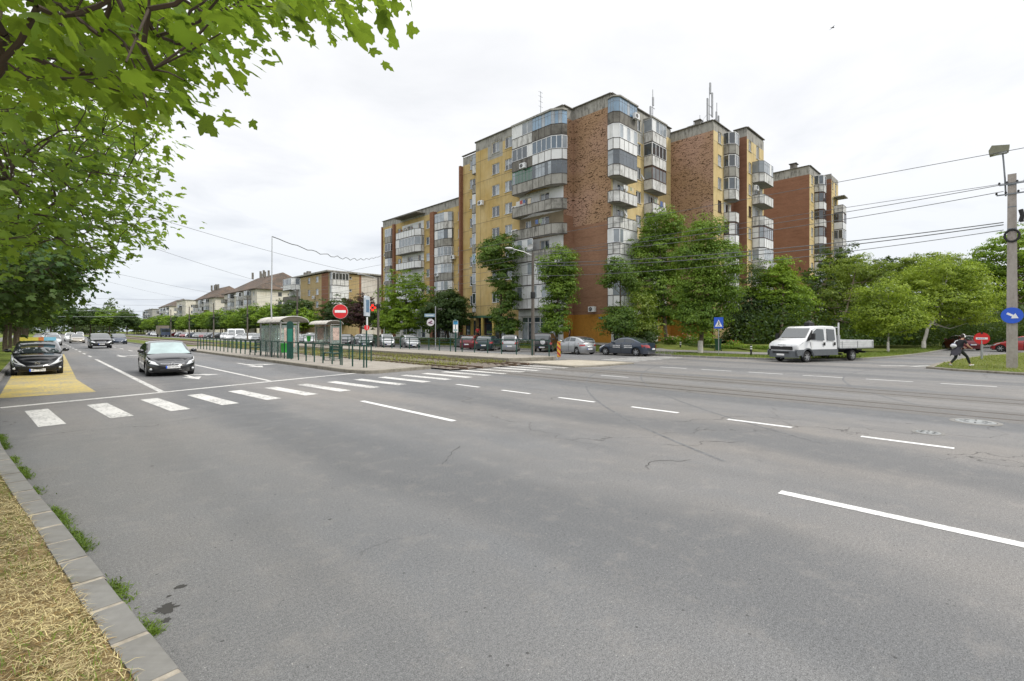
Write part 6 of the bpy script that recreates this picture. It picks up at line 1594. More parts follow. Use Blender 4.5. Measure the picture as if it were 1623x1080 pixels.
def person(label,x,y,z,rz,J,mats,extras=True,seed=0):
    """x forward, y left. J: joints"""
    t=thing('person',label,'person',(x,y,z),rz)
    nodes=[];E=[];ix={}
    def add(k,p,r,par=None):
        ix[k]=len(nodes); nodes.append((Vector(p),r)); 
        if par is not None: E.append((ix[par],ix[k]))
    pel=Vector(J['pel']); ch=Vector(J['chest']); nk=Vector(J['neck']); hd=Vector(J['head'])
    add('pel',pel,(.115,.095)); add('waist',pel.lerp(ch,.4),(.095,.075),'pel'); add('chest',ch,(.12,.082),'waist'); add('nb',nk,.058,'chest'); add('nt',nk.lerp(hd,.55),.052,'nb'); add('h1',hd+Vector((.0,0,-.03)),(.072,.078),'nt'); add('h2',hd+Vector((0,0,.06)),(.080,.086),'h1'); add('h3',hd+Vector((-.005,0,.115)),.050,'h2')
    for s_,n in((1,'l'),(-1,'r')):
        sh,el,wr=[Vector(v) for v in J[n+'arm']]
        add('s'+n,sh,.056,'chest'); add('e'+n,el,.042,'s'+n); add('m'+n,el.lerp(wr,.4),.041,'e'+n); add('w'+n,wr,.026,'m'+n)
        d=(wr-el).normalized(); side=d.cross(Vector((0,s_,0))).normalized(); out=Vector((0,s_,0))
        pm=wr+d*.06; add('p'+n,pm,(.038,.020),'w'+n)
        for k in range(4):
            off=side*(.028-.019*k); kn=wr+d*.095+off; L=(.072,.08,.074,.058)[k]; cu=(d*.75-out*.45).normalized()
            add('k%d%s'%(k,n),kn,.0105,'p'+n); add('f%d%s'%(k,n),kn+cu*L*.55,.0095,'k%d%s'%(k,n)); add('g%d%s'%(k,n),kn+cu*L*.55+(cu-out*.5-side*0).normalized()*L*.5,.0075,'f%d%s'%(k,n))
        add('t0'+n,wr+d*.035+side*.035,.012,'p'+n); add('t1'+n,wr+d*.075+side*.055-out*.015,.010,'t0'+n)
        hp,kn,an,toe=[Vector(v) for v in J[n+'leg']]
        add('hp'+n,hp,.085,'pel'); add('kn'+n,kn,.056,'hp'+n); add('cf'+n,kn.lerp(an,.3),.055,'kn'+n); add('an'+n,an,.036,'cf'+n); add('to'+n,an.lerp(toe,.6)+Vector((0,0,-.02)),.034,'an'+n)
    skinned('body',nodes,E,mats['skin'],t,2)
    # face: nose, ears, eyes, mouth
    b=MB(); b.ell(hd+Vector((.088,0,.0)),(.018,.012,.022)); 
    for s_ in(1,-1): b.ell(hd+Vector((-.005,s_*.080,.0)),(.016,.008,.028))
    b.build('nose_and_ears',mats['skin'],t,80)
    b=MB()
    for s_ in(1,-1): b.ell(hd+Vector((.075,s_*.032,.028)),(.010,.013,.007))
    b.ell(hd+Vector((.079,0,-.042)),(.008,.024,.006),1); b.build('eyes_and_mouth',[black_m,simple('lips',(.35,.14,.12),.6)],t)
    b=MB(); b.ell(hd+Vector((-.018,0,.065)),(.098,.094,.088),0,16,10); b.ell(hd+Vector((.05,0,.115)),(.055,.075,.035),0,12,8); b.ell(hd+Vector((-.06,0,.0)),(.055,.075,.075),0,12,8); b.build('hair',mats['hair'],t,80)
    # trousers
    T_=[(pel,(.150,.125)),(pel.lerp(ch,.22),(.135,.112))];TE=[(0,1)]
    for n in'lr':
        hp,kn,an,toe=[Vector(v) for v in J[n+'leg']]; i=len(T_); T_+= [(hp,.098),(hp.lerp(kn,.5),.088),(kn,.068),(kn.lerp(an,.3),.068),(kn.lerp(an,.92),.050)]; TE+=[(0,i),(i,i+1),(i+1,i+2),(i+2,i+3),(i+3,i+4)]
    skinned('trousers',T_,TE,mats['trousers'],t,2)
    S_=[(pel.lerp(ch,.05),(.148,.122)),(pel.lerp(ch,.5),(.142,.118)),(ch,(.168,.130)),(ch.lerp(nk,.72),(.088,.084))];SE=[(0,1),(1,2),(2,3)]
    for n in'lr':
        sh,el,wr=[Vector(v) for v in J[n+'arm']]; i=len(S_); S_+=[(sh,.074),(sh.lerp(el,.62),.066)]; SE+=[(2,i),(i,i+1)]
    skinned('t_shirt',S_,SE,mats['shirt'],t,2)
    for n in'lr':
        hp,kn,an,toe=[Vector(v) for v in J[n+'leg']]; d=(toe-an); d2=d.normalized()
        skinned('shoe',[(an+Vector((0,0,-.015)),.050),(an-d2*.05+Vector((0,0,-.055)),.042),(an.lerp(toe,.5)+Vector((0,0,-.04)),(.048,.036)),(toe+Vector((0,0,-.012)),(.042,.026))],[(0,1),(0,2),(2,3)],mats['shoe'],t,2)
    return t,J
blk=simple('black_cotton',(.014,.014,.017),.9); dgr=simple('dark_green_trousers',(.022,.028,.024),.9); wsh=simple('white_shoe',(.70,.70,.70),.5)
J=dict(pel=(0,0,.90),chest=(.13,0,1.29),neck=(.20,0,1.45),head=(.27,0,1.585),
 larm=[(.15,.19,1.37),(.20,.24,1.10),(.42,.20,1.02)],rarm=[(.17,-.19,1.37),(.27,-.25,1.11),(.50,-.18,1.00)],
 lleg=[(-.01,.10,.86),(-.04,.11,.47),(-.36,.10,.15),(-.22,.10,.05)],rleg=[(.02,-.10,.86),(.36,-.10,.55),(.53,-.10,.12),(.72,-.11,.12)])
pp=cam_pt((1519-811.5)/766*25.6,25.6)
walk=math.atan2(RT.y,RT.x)
W_,_=person('young man in black t-shirt and dark trousers striding to the right across the grass island',pp.x,pp.y,.08,walk,J,dict(skin=skin_m,hair=simple('dark_hair',(.03,.02,.015),.7),trousers=dgr,shirt=blk,shoe=wsh))
b=MB(); b.tube([(.25+.0*k,.105*cos(pi*k/10),1.60+.13*sin(pi*k/10)) for k in range(11)],.016,6); 
for s_ in(1,-1): b.ell((.265,s_*.10,1.585),(.04,.022,.045))
b.build('headphones',sign_white,W_,60)
# jacket tied round the waist
jk=simple('jacket_nylon',(.035,.032,.045),.6)
rows=[];rj=random.Random(4)
for i in range(9):
    a=lerp(R(80),R(280),i/8); row=[]
    for j in range(7):
        u=j/6; r_=.165+.05*u+.022*sin(i*2.2+j)+.03*rj.random()*u; row.append(Vector((-.02-.12*u+r_*cos(a)*(1+.1*u),r_*.95*sin(a),1.02-.40*u*(1+.18*sin(i*2.6))+.02*sin(i*1.7))))
    rows.append(row)
b=MB(); b.grid(rows); b.grid([[p*1.0+Vector((.015,0,0)) for p in r] for r in rows],0,True); b.tube([(.02+.17*cos(2*pi*k/16),.16*sin(2*pi*k/16),1.02) for k in range(17)],.035,6); b.tube([(.17,.02,1.02),(.2,.05,.85),(.19,.06,.72)],.03,6); b.build('tied_jacket',jk,W_,60)
t=thing('backpack','small white and grey bag slung behind the walking young man','bag',(pp.x-.26*RT.x,pp.y-.26*RT.y,1.18),walk)
b=MB(); b.ell((0,0,0),(.14,.13,.11),0,12,8); b.ell((.03,.02,.08),(.10,.11,.06),1,10,6); b.build('bag_body',[simple('bag_white',(.6,.6,.62),.7),simple('bag_slate',(.12,.14,.2),.7)],t,60); b=MB(); b.tube([(.08,.12,.03),(.26,.16,.25),(.42,.08,.33)],.02,6); b.build('strap',sign_white,t)
# small figures by the building
Js=dict(pel=(0,0,.95),chest=(0,0,1.33),neck=(0,0,1.50),head=(.02,0,1.64),larm=[(0,.19,1.42),(-.02,.24,1.13),(.05,.24,.89)],rarm=[(0,-.19,1.42),(-.02,-.24,1.13),(.05,-.24,.89)],
 lleg=[(0,.09,.90),(.02,.10,.48),(0,.10,.09),(.16,.11,.04)],rleg=[(0,-.09,.90),(.04,-.10,.48),(-.04,-.10,.09),(.12,-.11,.04)])
mm=dict(skin=skin_m,hair=simple('dark_hair',(.03,.02,.015),.7),trousers=blk,shirt=blk,shoe=blk)
for x,y,z,rz,l,m_ in((40.6,32.6,.71,2.2,'person in black standing against the orange wall of the corner block',mm),(39.6,46.6,.71,.6,'person in a red top by the yellow shop columns',dict(mm,shirt=simple('red_cotton',(.45,.03,.03),.8))),
   (39.2,52.6,.71,4,'person in dark clothes by the dark green tree',dict(mm,shirt=simple('navy_cotton',(.03,.04,.09),.8))),(39.4,55.8,.71,1,'person in a pink top near the dark green tree',dict(mm,shirt=simple('pink_cotton',(.55,.2,.25),.8)))):
    person(l,x,y,z,rz,Js,m_)
# bird high in the sky
t=thing('bird','dark bird flying high in the sky on the right','bird',tuple(cam_pt((1320-811.5)/766*60,60,2+(524-44)/766*60)),walk)
b=MB(); b.ell((0,0,0),(.2,.06,.06)); b.add([(.08,0,.02),(-.08,0,.02),(-.16,.55,-.02),(.02,.30,.12)],[(0,1,2,3)]); b.add([(.08,0,.02),(-.08,0,.02),(-.16,-.55,-.02),(.02,-.30,.12)],[(3,2,1,0)]); b.add([(-.18,0,0),(-.3,.05,0),(-.3,-.05,0)],[(0,1,2)]); b.build('body',black_m,t)
# ------------------------------------------------------------ vegetation
import numpy as np
rng=np.random.default_rng(7)
def fast_mesh(name,V,F,m,loops=4):
    me=bpy.data.meshes.new(name); n=len(F)
    me.vertices.add(len(V)); me.vertices.foreach_set('co',V.astype(np.float32).ravel())
    me.loops.add(n*loops); me.loops.foreach_set('vertex_index',F.astype(np.int32).ravel())
    me.polygons.add(n); me.polygons.foreach_set('loop_start',np.arange(0,n*loops,loops,dtype=np.int32))
    me.materials.append(m); me.update(calc_edges=True); return me
def rotframe(nrm,rand):
    n=nrm/np.maximum(1e-6,np.linalg.norm(nrm,axis=1,keepdims=True)); u=np.cross(n,rand); u/=np.maximum(1e-6,np.linalg.norm(u,axis=1,keepdims=True)); return u,np.cross(n,u),n
def quad_leaves(C,N,size,jit=.45):
    n=len(C); s=size*.84*(1+rng.uniform(-jit,jit,n))[:,None]; u,v,w=rotframe(N,rng.normal(size=(n,3)))
    V=np.stack([C-u*s*.62,C-v*s*.32+w*s*.12,C+u*s*.62,C+v*s*.32+w*s*.12],1).reshape(-1,3)
    return V,np.arange(4*n).reshape(-1,4)
def crown(blobs,n,size,clump=.38,per=14,up=.35,hollow=.55):
    """leaf centres and normals scattered in clumps through a set of ellipsoids"""
    n=int(n*1.9); per=int(per*3.4); clump*=1.5; vol=np.array([b[3]*b[4]*b[5] for b in blobs])**.8; k=rng.choice(len(blobs),size=max(1,n//per),p=vol/vol.sum()); B=np.array(blobs)[k]
    d=rng.normal(size=(len(k),3)); d/=np.linalg.norm(d,axis=1,keepdims=True); r=hollow+(1-hollow)*rng.random(len(k))**.6
    r*=1+.20*np.sin(d[:,0]*5+B[:,0])*np.cos(d[:,2]*6+B[:,1])+.12*np.sin(d[:,1]*11+B[:,2]*3)+rng.normal(0,.09,len(k)); r*=np.where(rng.random(len(k))<.12,1.18,1)
    CC=B[:,:3]+d*B[:,3:6]*r[:,None]
    q=np.sin(CC[:,0]*1.9+CC[:,2]*1.3)+np.sin(CC[:,1]*2.1-CC[:,2]*1.7)+np.sin(CC[:,2]*2.6+CC[:,0]*.8); q=(q>-1.25)|(rng.random(len(CC))<.25); CC=CC[q]; d=d[q]
    o_=rng.normal(size=(len(CC)*per,3)); o_/=np.linalg.norm(o_,axis=1,keepdims=True); o_[:,2]=np.where(o_[:,2]<-.25,-o_[:,2]*.6,o_[:,2])
    o_*=(rng.random(len(o_))**.45)[:,None]; C=np.repeat(CC,per,0)+o_*clump*1.35*np.repeat(rng.uniform(.55,1.35,len(CC)),per)[:,None]*np.array([1,1,.60])
    Lo=C-np.repeat(CC,per,0); N=Lo/(clump+1e-6)*.75+np.repeat(d,per,0)*.45+rng.normal(size=C.shape)*.33+np.array([0,0,up])
    return C,N,CC
def limbs(b,base,CC,r0,k=14,fork=.35):
    """trunk and limbs: join sampled clump centres to the nearest wood already placed"""
    base=Vector(base); top=Vector(np.mean(CC,0)); zmin=float(CC[:,2].min())
    nodes=[(base,r0,-1),(base+Vector((.03,.02,max(.5,zmin*.5+base.z*.5-base.z)*.5)),r0*.9,0)]
    zf=base.z+(zmin-base.z)*.9; nodes.append((Vector((lerp(base.x,top.x,.15),lerp(base.y,top.y,.15),zf)),r0*.8,1))
    nodes.append((base.lerp(top,.6),r0*.55,2)); zt=float(np.percentile(CC[:,2],88)); nodes.append((Vector((lerp(base.x,top.x,.9),lerp(base.y,top.y,.9),zt)),r0*.22,3))
    idx=rng.choice(len(CC),min(k,len(CC)),replace=False)
    for i in range(4):
        pass
    segs=[(0,1),(1,2),(2,3),(3,4)]
    for i,j in segs: b.tube([nodes[i][0],nodes[i][0].lerp(nodes[j][0],.5)+Vector((.04,-.03,0)),nodes[j][0]],[nodes[i][1],(nodes[i][1]+nodes[j][1])/2,nodes[j][1]],9)
    for i in idx:
        p=Vector(CC[i]); t=max(.0,min(1,(p.z-zf)/(max(.1,zt-zf))*.75)); a=nodes[2][0].lerp(nodes[4][0],t); rr_=lerp(r0*.42,r0*.12,t)
        mid=a.lerp(p,.5)+Vector((0,0,-.12*(p-a).length)); b.tube([a,mid,p],[rr_,rr_*.55,rr_*.15],5,0,False)
def tree(label,base,blobs,n,size,m,r0=.16,barkm=None,white=0,group=None,name='tree',k=16,clump=.38,per=14,scale=1,cat='tree',hollow=.55):
    t=thing(name,label,cat,base,0,group); bl=[(b[0]-base[0],b[1]-base[1],b[2]-base[2],*b[3:]) for b in blobs]
    C,N,CC=crown(bl,n,size,clump,per,.35,hollow); V,F=quad_leaves(C,N,size)
    b=MB(); limbs(b,(0,0,-.1),CC,r0,k); b.build('trunk',barkm or bark,t,50)
    if white: MB().tube([(0,0,.0),(.01,.01,white)],[r0*1.12,r0*.98],10).build('limewashed_base',lime,t,50)
    link('crown',fast_mesh('crown',V,F,m),t); return t
def B(px,py,rx,ry,Z,dz=0,deep=1.0):
    k=Z/766.; p=cam_pt((px-811.5)*k,Z+dz,2+(524-py)*k); return (p.x,p.y,p.z,rx*k*deep,rx*k*deep,ry*k)
L_mid=leafmat('leaf_mid_green',(.095,.188,.022),.3,.65,.5); L_dark=leafmat('leaf_dark_green',(.028,.066,.016),.2,.6,.2); L_bright=leafmat('leaf_bright_green',(.135,.245,.020),.33,.65,.5)
L_yel=leafmat('leaf_yellow_green',(.19,.28,.030),.36,.65,.5); L_purple=leafmat('leaf_purple',(.045,.018,.028),.2); L_plane=leafmat('leaf_plane',(.066,.140,.022),.25,.65,.4); L_ash=leafmat('leaf_olive',(.135,.205,.030),.3,.65,.4)
# feature trees by the blocks
tree('bright green rounded maple in front of the lower ochre block',(38.6,61.0,.5),[B(645,470,38,40,70),B(625,500,24,26,70,-1),B(668,500,24,26,70,-1),B(640,510,34,20,70,-2)],13000,.26,L_bright,.2)
tree('dark green spreading tree to the right of the bright rounded maple',(38.6,51.4,.6),[B(705,490,32,28,63.5),B(728,500,18,18,63,-1),B(685,505,20,20,63,-1),B(712,512,28,14,63)],11000,.26,L_dark,.18)
tree('top heavy pruned plane tree with a dark column of leaves below its head',(38.4,41.2,.6),[B(792,402,33,26,56),B(775,410,18,14,56,-.5),B(800,440,23,22,56),B(803,470,19,22,56),B(798,500,20,22,56),B(805,520,22,12,56)],12500,.22,L_plane,.2)
tree('lighter pruned plane tree in front of the brick gable',(38.4,32.6,.65),[B(884,418,27,24,50),B(900,440,17,18,50),B(890,462,22,22,50),B(880,490,20,20,50),B(880,516,21,14,50),B(872,440,14,16,50)],12000,.20,L_mid,.2)
tree('two tiered pruned tree with a bare gap in its trunk at the gable corner',(38.6,24.8,.35),[B(980,428,19,20,44.5),B(998,448,13,16,44.5),B(965,448,10,10,44.5),B(982,508,23,22,44.5),B(978,522,20,12,44.5)],8500,.17,L_plane,.13)
tree('tall full street tree hiding the side street facade of the corner block',(45.8,24.2,.4),[B(1048,362,32,30,51),B(1030,405,34,34,51),B(1062,400,30,44,51),B(1025,455,33,32,51),B(1060,470,38,34,51),B(1040,505,30,18,51)],24000,.20,L_mid,.24)
tree('broad street tree with a whitewashed trunk base beside the crossing sign',(38.6,17.4,.16),[B(1118,375,30,26,39.5),B(1140,415,34,32,39.5),B(1100,410,26,30,39.5),B(1112,462,34,34,39.5),B(1150,460,26,34,39.5),B(1106,506,30,26,39.5),B(1092,498,18,18,39.5),B(1135,500,14,18,40)],26000,.155,L_mid,.2,None,1.0)
tree('slim half bare tree between the two tall street trees',(44.6,28.0-2.6,.5),[B(1015,490,20,30,47),B(1012,525,16,14,47),B(1030,520,16,16,47)],4500,.17,L_ash,.1)
tree('very dark dense conifer behind the rose bushes',(52.0,18.0,.5),[B(1195,455,26,30,52),B(1190,490,36,24,52),B(1205,515,44,18,52),B(1170,505,22,20,51)],13000,.18,L_dark,.2)
tree('bright bushy tree rising behind the white truck cab',(50.5,15.0,.5),[B(1238,432,22,26,50),B(1232,465,32,30,50),B(1262,480,28,30,50),B(1240,505,30,20,50)],12500,.19,L_bright,.18)
tree('dark leafy tree below the far brick block',(61,16.5,.6),[B(1330,410,30,20,64),B(1300,440,26,24,64),B(1350,440,34,26,64),B(1310,480,40,34,62)],12500,.24,L_dark,.22)
tree('olive green drooping tree in the middle of the grove',(55.5,12.6,.6),[B(1352,430,40,24,56),B(1385,455,42,28,56),B(1330,480,36,30,55),B(1370,500,40,26,54)],13500,.21,L_ash,.2)
tree('small dark tree head showing above the grove',(78,17,.7),[B(1410,424,18,15,84),B(1400,440,22,14,84)],3500,.3,L_dark,.2)
tree('young yellow green tree with a thin white trunk on the roadside grass',(51.2,6.9,.25),[B(1400,470,34,22,42),B(1440,490,28,18,42),B(1385,500,32,22,42),B(1430,510,32,20,41),B(1400,522,34,12,42)],11500,.165,L_yel,.09,simple('pale_bark',(.33,.31,.27),.9),.8)
tree('big yellow green tree with a crooked white trunk',(62.3,5.6,.3),[B(1490,440,46,32,50),B(1450,455,34,26,50),B(1530,455,44,32,50),B(1500,480,54,26,49),B(1555,470,34,30,50),B(1520,500,44,18,49)],18000,.20,L_yel,.17,simple('pale_bark',(.33,.31,.27),.9),.65)
tree('tall green tree behind the concrete pole at the right edge',(72,-2.6+2,.4),[B(1600,410,44,40,55),B(1560,425,34,28,56),B(1625,450,40,44,54),B(1650,400,44,46,56)],15000,.23,L_bright,.28)
tree('olive tree filling the back of the grove beside the tall right tree',(70,8,.5),[B(1470,425,36,22,62),B(1435,432,26,18,62),B(1520,430,40,24,62),B(1460,455,40,28,60)],12500,.23,L_ash,.2)
tree('tall leafy tree outside the right edge behind the red cars',(76,-12,.3),[B(1700,430,60,60,56),B(1760,470,60,60,56)],9000,.3,L_mid,.3)
def bush(label,x,y,z,rx,rz,n,size,m,flowers=None,group=None,name='shrub',cat='shrub'):
    t=thing(name,label,cat,(x,y,z),0,group); bl=[(0,0,rz*.55,rx,rx,rz*.6),(rx*.5,rx*.3,rz*.4,rx*.6,rx*.6,rz*.45),(-rx*.5,-rx*.3,rz*.45,rx*.6,rx*.6,rz*.5)]
    C,N,CC=crown(bl,n,size,.16,10,.4,.3); C[:,2]=np.abs(C[:,2]); V,F=quad_leaves(C,N,size); link('foliage',fast_mesh('foliage',V,F,m),t)
    b=MB()
    for i in range(7): b.tube([(rng.uniform(-.1,.1),rng.uniform(-.1,.1),0),(float(CC[i*3%len(CC)][0]),float(CC[i*3%len(CC)][1]),float(max(.2,CC[i*3%len(CC)][2])))],[.02,.008],5)
    b.build('stems',bark,t)
    if flowers:
        k=60; idx=rng.choice(len(CC),k); f=MB()
        for i in idx:
            p=Vector(CC[i])*1.12; p.z=abs(p.z)+.05; f.ell(p,(.05,.05,.045),0,6,4)
        f.build('blossoms',flowers,t)
    return t
wf=simple('white_blossom',(.75,.66,.64),.7); pf=simple('pink_blossom',(.62,.30,.28),.7); rf=simple('red_blossom',(.55,.07,.03),.7)
def gpt(px,py,z): Z=(2-z)*766/(py-524); p=cam_pt((px-811.5)/766*Z,Z); return p.x,p.y
for px,py,z,rx,rz,n,m,f,l in ((1195,549,.3,1.3,1.6,2600,L_mid,wf,'rose bush covered in white blossom left of the truck nose'),(1212,549,.3,1.2,1.5,2200,L_bright,pf,'rose bush with pink blossom just behind the truck nose'),(1165,548,.3,1.4,1.7,2600,L_dark,wf,'dark leaved bush with a few white flowers behind the wheelie bin'),
   (1160,553,.3,.7,.7,1200,L_mid,rf,'low bush with orange red flowers right of the wheelie bin'),(1172,554,.3,.7,.5,1000,L_yel,None,'low yellow green plant in front of the rose bushes'),(1095,549,.4,1.2,1.2,1800,L_mid,pf,'small bush left of the whitewashed trunk'),(1122,550,.4,.8,1.3,1500,L_bright,None,'upright bright bush right of the whitewashed trunk'),
   (1030,549,.5,1.2,1.5,1800,L_dark,None,'rounded shrub by the shop windows of the side street facade'),(1062,548,.5,1.1,1.0,1400,L_mid,pf,'shrub between the shrub by the shops and the broad tree'),
   (1325,544,.3,1.5,1.5,2600,L_bright,None,'bright shrub just behind the truck bed head board'),(1368,545,.3,1.5,1.4,2600,L_bright,None,'bright shrub behind the rear end of the truck bed'),(1275,545,.3,1.6,1.7,2600,L_mid,None,'leafy shrub hidden behind the truck cab')):
    x,y=gpt(px,py,z); bush(l,x,y,z-.05,rx,rz,n,.12,m,f)
# dark undergrowth under the grove (ground cover nobody could count)
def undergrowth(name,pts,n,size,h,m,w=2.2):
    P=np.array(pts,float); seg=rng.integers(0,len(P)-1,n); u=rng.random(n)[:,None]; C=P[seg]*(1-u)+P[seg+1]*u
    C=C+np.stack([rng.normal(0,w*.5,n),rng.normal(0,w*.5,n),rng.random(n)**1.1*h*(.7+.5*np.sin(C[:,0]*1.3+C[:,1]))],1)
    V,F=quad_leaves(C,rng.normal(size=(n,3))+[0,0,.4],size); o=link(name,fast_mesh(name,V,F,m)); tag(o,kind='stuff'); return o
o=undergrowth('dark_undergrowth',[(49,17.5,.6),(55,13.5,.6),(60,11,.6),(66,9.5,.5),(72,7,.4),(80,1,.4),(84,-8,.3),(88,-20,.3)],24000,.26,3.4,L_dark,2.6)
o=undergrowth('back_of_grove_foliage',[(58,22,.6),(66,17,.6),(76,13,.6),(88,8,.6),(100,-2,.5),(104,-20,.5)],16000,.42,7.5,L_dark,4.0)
# clipped hedge line
def hedge(label,pts,h,w_,n,m):
    t=thing('hedge',label,'hedge',(*pts[0],.15)); P=np.array([(x-pts[0][0],y-pts[0][1],0) for x,y in pts],float)
    seg=rng.integers(0,len(P)-1,n); u=rng.random(n)[:,None]; C=P[seg]*(1-u)+P[seg+1]*u+np.stack([rng.uniform(-w_/2,w_/2,n),rng.uniform(-w_/2,w_/2,n),rng.random(n)*h],1)
    V,F=quad_leaves(C,rng.normal(size=(n,3))+[0,0,.6],.10); link('foliage',fast_mesh('foliage',V,F,m),t); return t
hx=[gpt(px,py,.25) for px,py in((1222,557),(1180,556),(1140,555),(1100,553),(1060,551))]
hedge('low dark clipped hedge along the path beneath the broad tree',[hx[4],hx[3],hx[2]],.55,.7,4200,L_dark); hedge('low bright clipped hedge in front of the rose bushes',[hx[2],hx[1],hx[0]],.55,.7,3600,L_mid)
hedge('dark clipped hedge behind the cars parked before the corner block',[(37.7,30.5),(37.7,40),(37.7,50),(37.7,62)],.75,1.0,9000,L_dark)
# shared prototypes for the street trees farther off
def proto(n,size,m,label,r=3.0,h=6.6,name='street_tree'):
    bl=[(0,0,h*.66,r*.85,r*.85,h*.30),(r*.35,r*.2,h*.52,r*.62,r*.62,h*.22),(-r*.4,-r*.1,h*.50,r*.6,r*.6,h*.22),(.1,-r*.45,h*.55,r*.6,r*.6,h*.22),(-.1,r*.45,h*.6,r*.6,r*.6,h*.22)]
    t=thing(name,label,'tree',(0,0,0)); C,N,CC=crown(bl,n,size,.34,12,.35,.5); V,F=quad_leaves(C,N,size)
    b=MB(); limbs(b,(0,0,-.1),CC,.15,14); b.build('trunk',bark,t,50); link('crown',fast_mesh('crown',V,F,m),t); return t
PR=[proto(7000,.27,L_mid,'x'),proto(7000,.27,L_bright,'x'),proto(7000,.27,L_dark,'x'),proto(6000,.24,L_purple,'x',2.6,7.2)]
used=[False]*4
def put(i,x,y,z,s,label,group):
    if used[i]: t=dup(PR[i]); 
    else: t=PR[i]; used[i]=True
    t.location=(x,y,z); t.rotation_euler=(0,0,random.random()*6.28); t.scale=(s*random.uniform(.92,1.08),s*random.uniform(.92,1.08),s); t['label']=label; t['group']=group; return t
rs=random.Random(9); random.seed(12)
gA='street trees along the far side of the avenue'
put(3,38.6,75.5,.3,1.1,'purple leaved tree beside the farther tram shelter',gA)
put(2,39.5,85,.3,1.25,'dark green tree in front of the tan block with the brick corner strip',gA); put(2,38.2,66.8,.4,.85,'small dark tree between the purple tree and the bright maple',gA)
put(1,37.0,96,.2,.95,'bright round tree behind the near tram shelter roof',gA); put(2,37.8,101,.2,1.35,'large dark tree left of the near tram shelter',gA)
yy=109
names={0:'mid green round street tree in the far row',1:'bright green round street tree in the far row',2:'dark green round street tree in the far row'}
k=0
while yy<320:
    i=[0,1,2,0,1,0,2][k%7]; put(i,37.2+rs.uniform(-.6,.6)-(yy-109)*.008,yy,.1,rs.uniform(1.0,1.25),names[i],gA)
    if k%2==0: put([2,0,1][k%3],41.5+rs.uniform(-1,1),yy+3,.1,rs.uniform(1.1,1.35),names[[2,0,1][k%3]].replace('far row','second far row'),gA)
    yy+=7.2+rs.uniform(-.6,1.4); k+=1
gB='trees along the left kerb of the avenue'
LT=((31,2,1.28,'dark dense maple at the left kerb, nearest behind the overhanging branches'),(42,2,1.30,'dark maple whose trunk stands behind the black car with the roof sign'),(52.5,1,1.22,'bright yellow green kerb tree beyond the dark maples on the left'),(63,0,1.2,'mid green kerb tree after the bright one on the left'),(74,1,1.2,'bright kerb tree fifth in the left row'),(86,0,1.2,'kerb tree sixth in the left row'),(99,2,1.25,'kerb tree seventh in the left row'),(113,0,1.25,'kerb tree eighth in the left row'),(129,2,1.3,'kerb tree near the far end of the left row'),(148,0,1.35,'small looking kerb tree in the far left row'),(170,2,1.4,'small looking dark kerb tree in the far left row'),(195,0,1.4,'last kerb tree of the left row'))
for y,i,s,l in LT: put(i,-1.9-(.9 if y<60 else .2),y,.1,s,l,gB)
for j,(x,y) in enumerate(((-14,60),(-17,75),(-12,92),(-20,50),(-24,100),(-15,120),(-30,70),(-13,145),(-26,130),(-18,38),(-28,45))): put(j%3,x,y,.1,1.3,'park tree standing back from the left footpath','park trees left of the avenue')
# far end of the avenue: woods that read as one mass
def wood(name,x0,x1,y0,y1,n,h,size,m):
    C=np.stack([rng.uniform(x0,x1,n),rng.uniform(y0,y1,n),np.zeros(n)],1); hh=h*(.62+.25*np.sin(C[:,0]*.21)+.18*np.sin(C[:,0]*.55+1)+.1*np.sin(C[:,1]*.3)); C[:,2]=hh*rng.random(n)**.55
    V,F=quad_leaves(C,rng.normal(size=(n,3))+[0,0,.5],size); o=link(name,fast_mesh(name,V,F,m)); tag(o,kind='stuff'); return o
hz=leafmat('leaf_far',(.045,.075,.035),.2)
wood('far_woods',-60,34,330,352,16000,15,1.1,hz); wood('far_woods_behind',-220,60,420,450,14000,22,2.0,hz)
wood('far_woods_right',110,330,-120,70,26000,15,1.8,hz)
for j,(x,y,s) in enumerate(((12,300,2.0),(18,310,2.2),(24,296,1.9),(4,306,1.9),(30,290,1.7))): put([2,2,0,0,2][j],x,y,0,s,'large dark tree closing the far end of the avenue','trees closing the avenue')
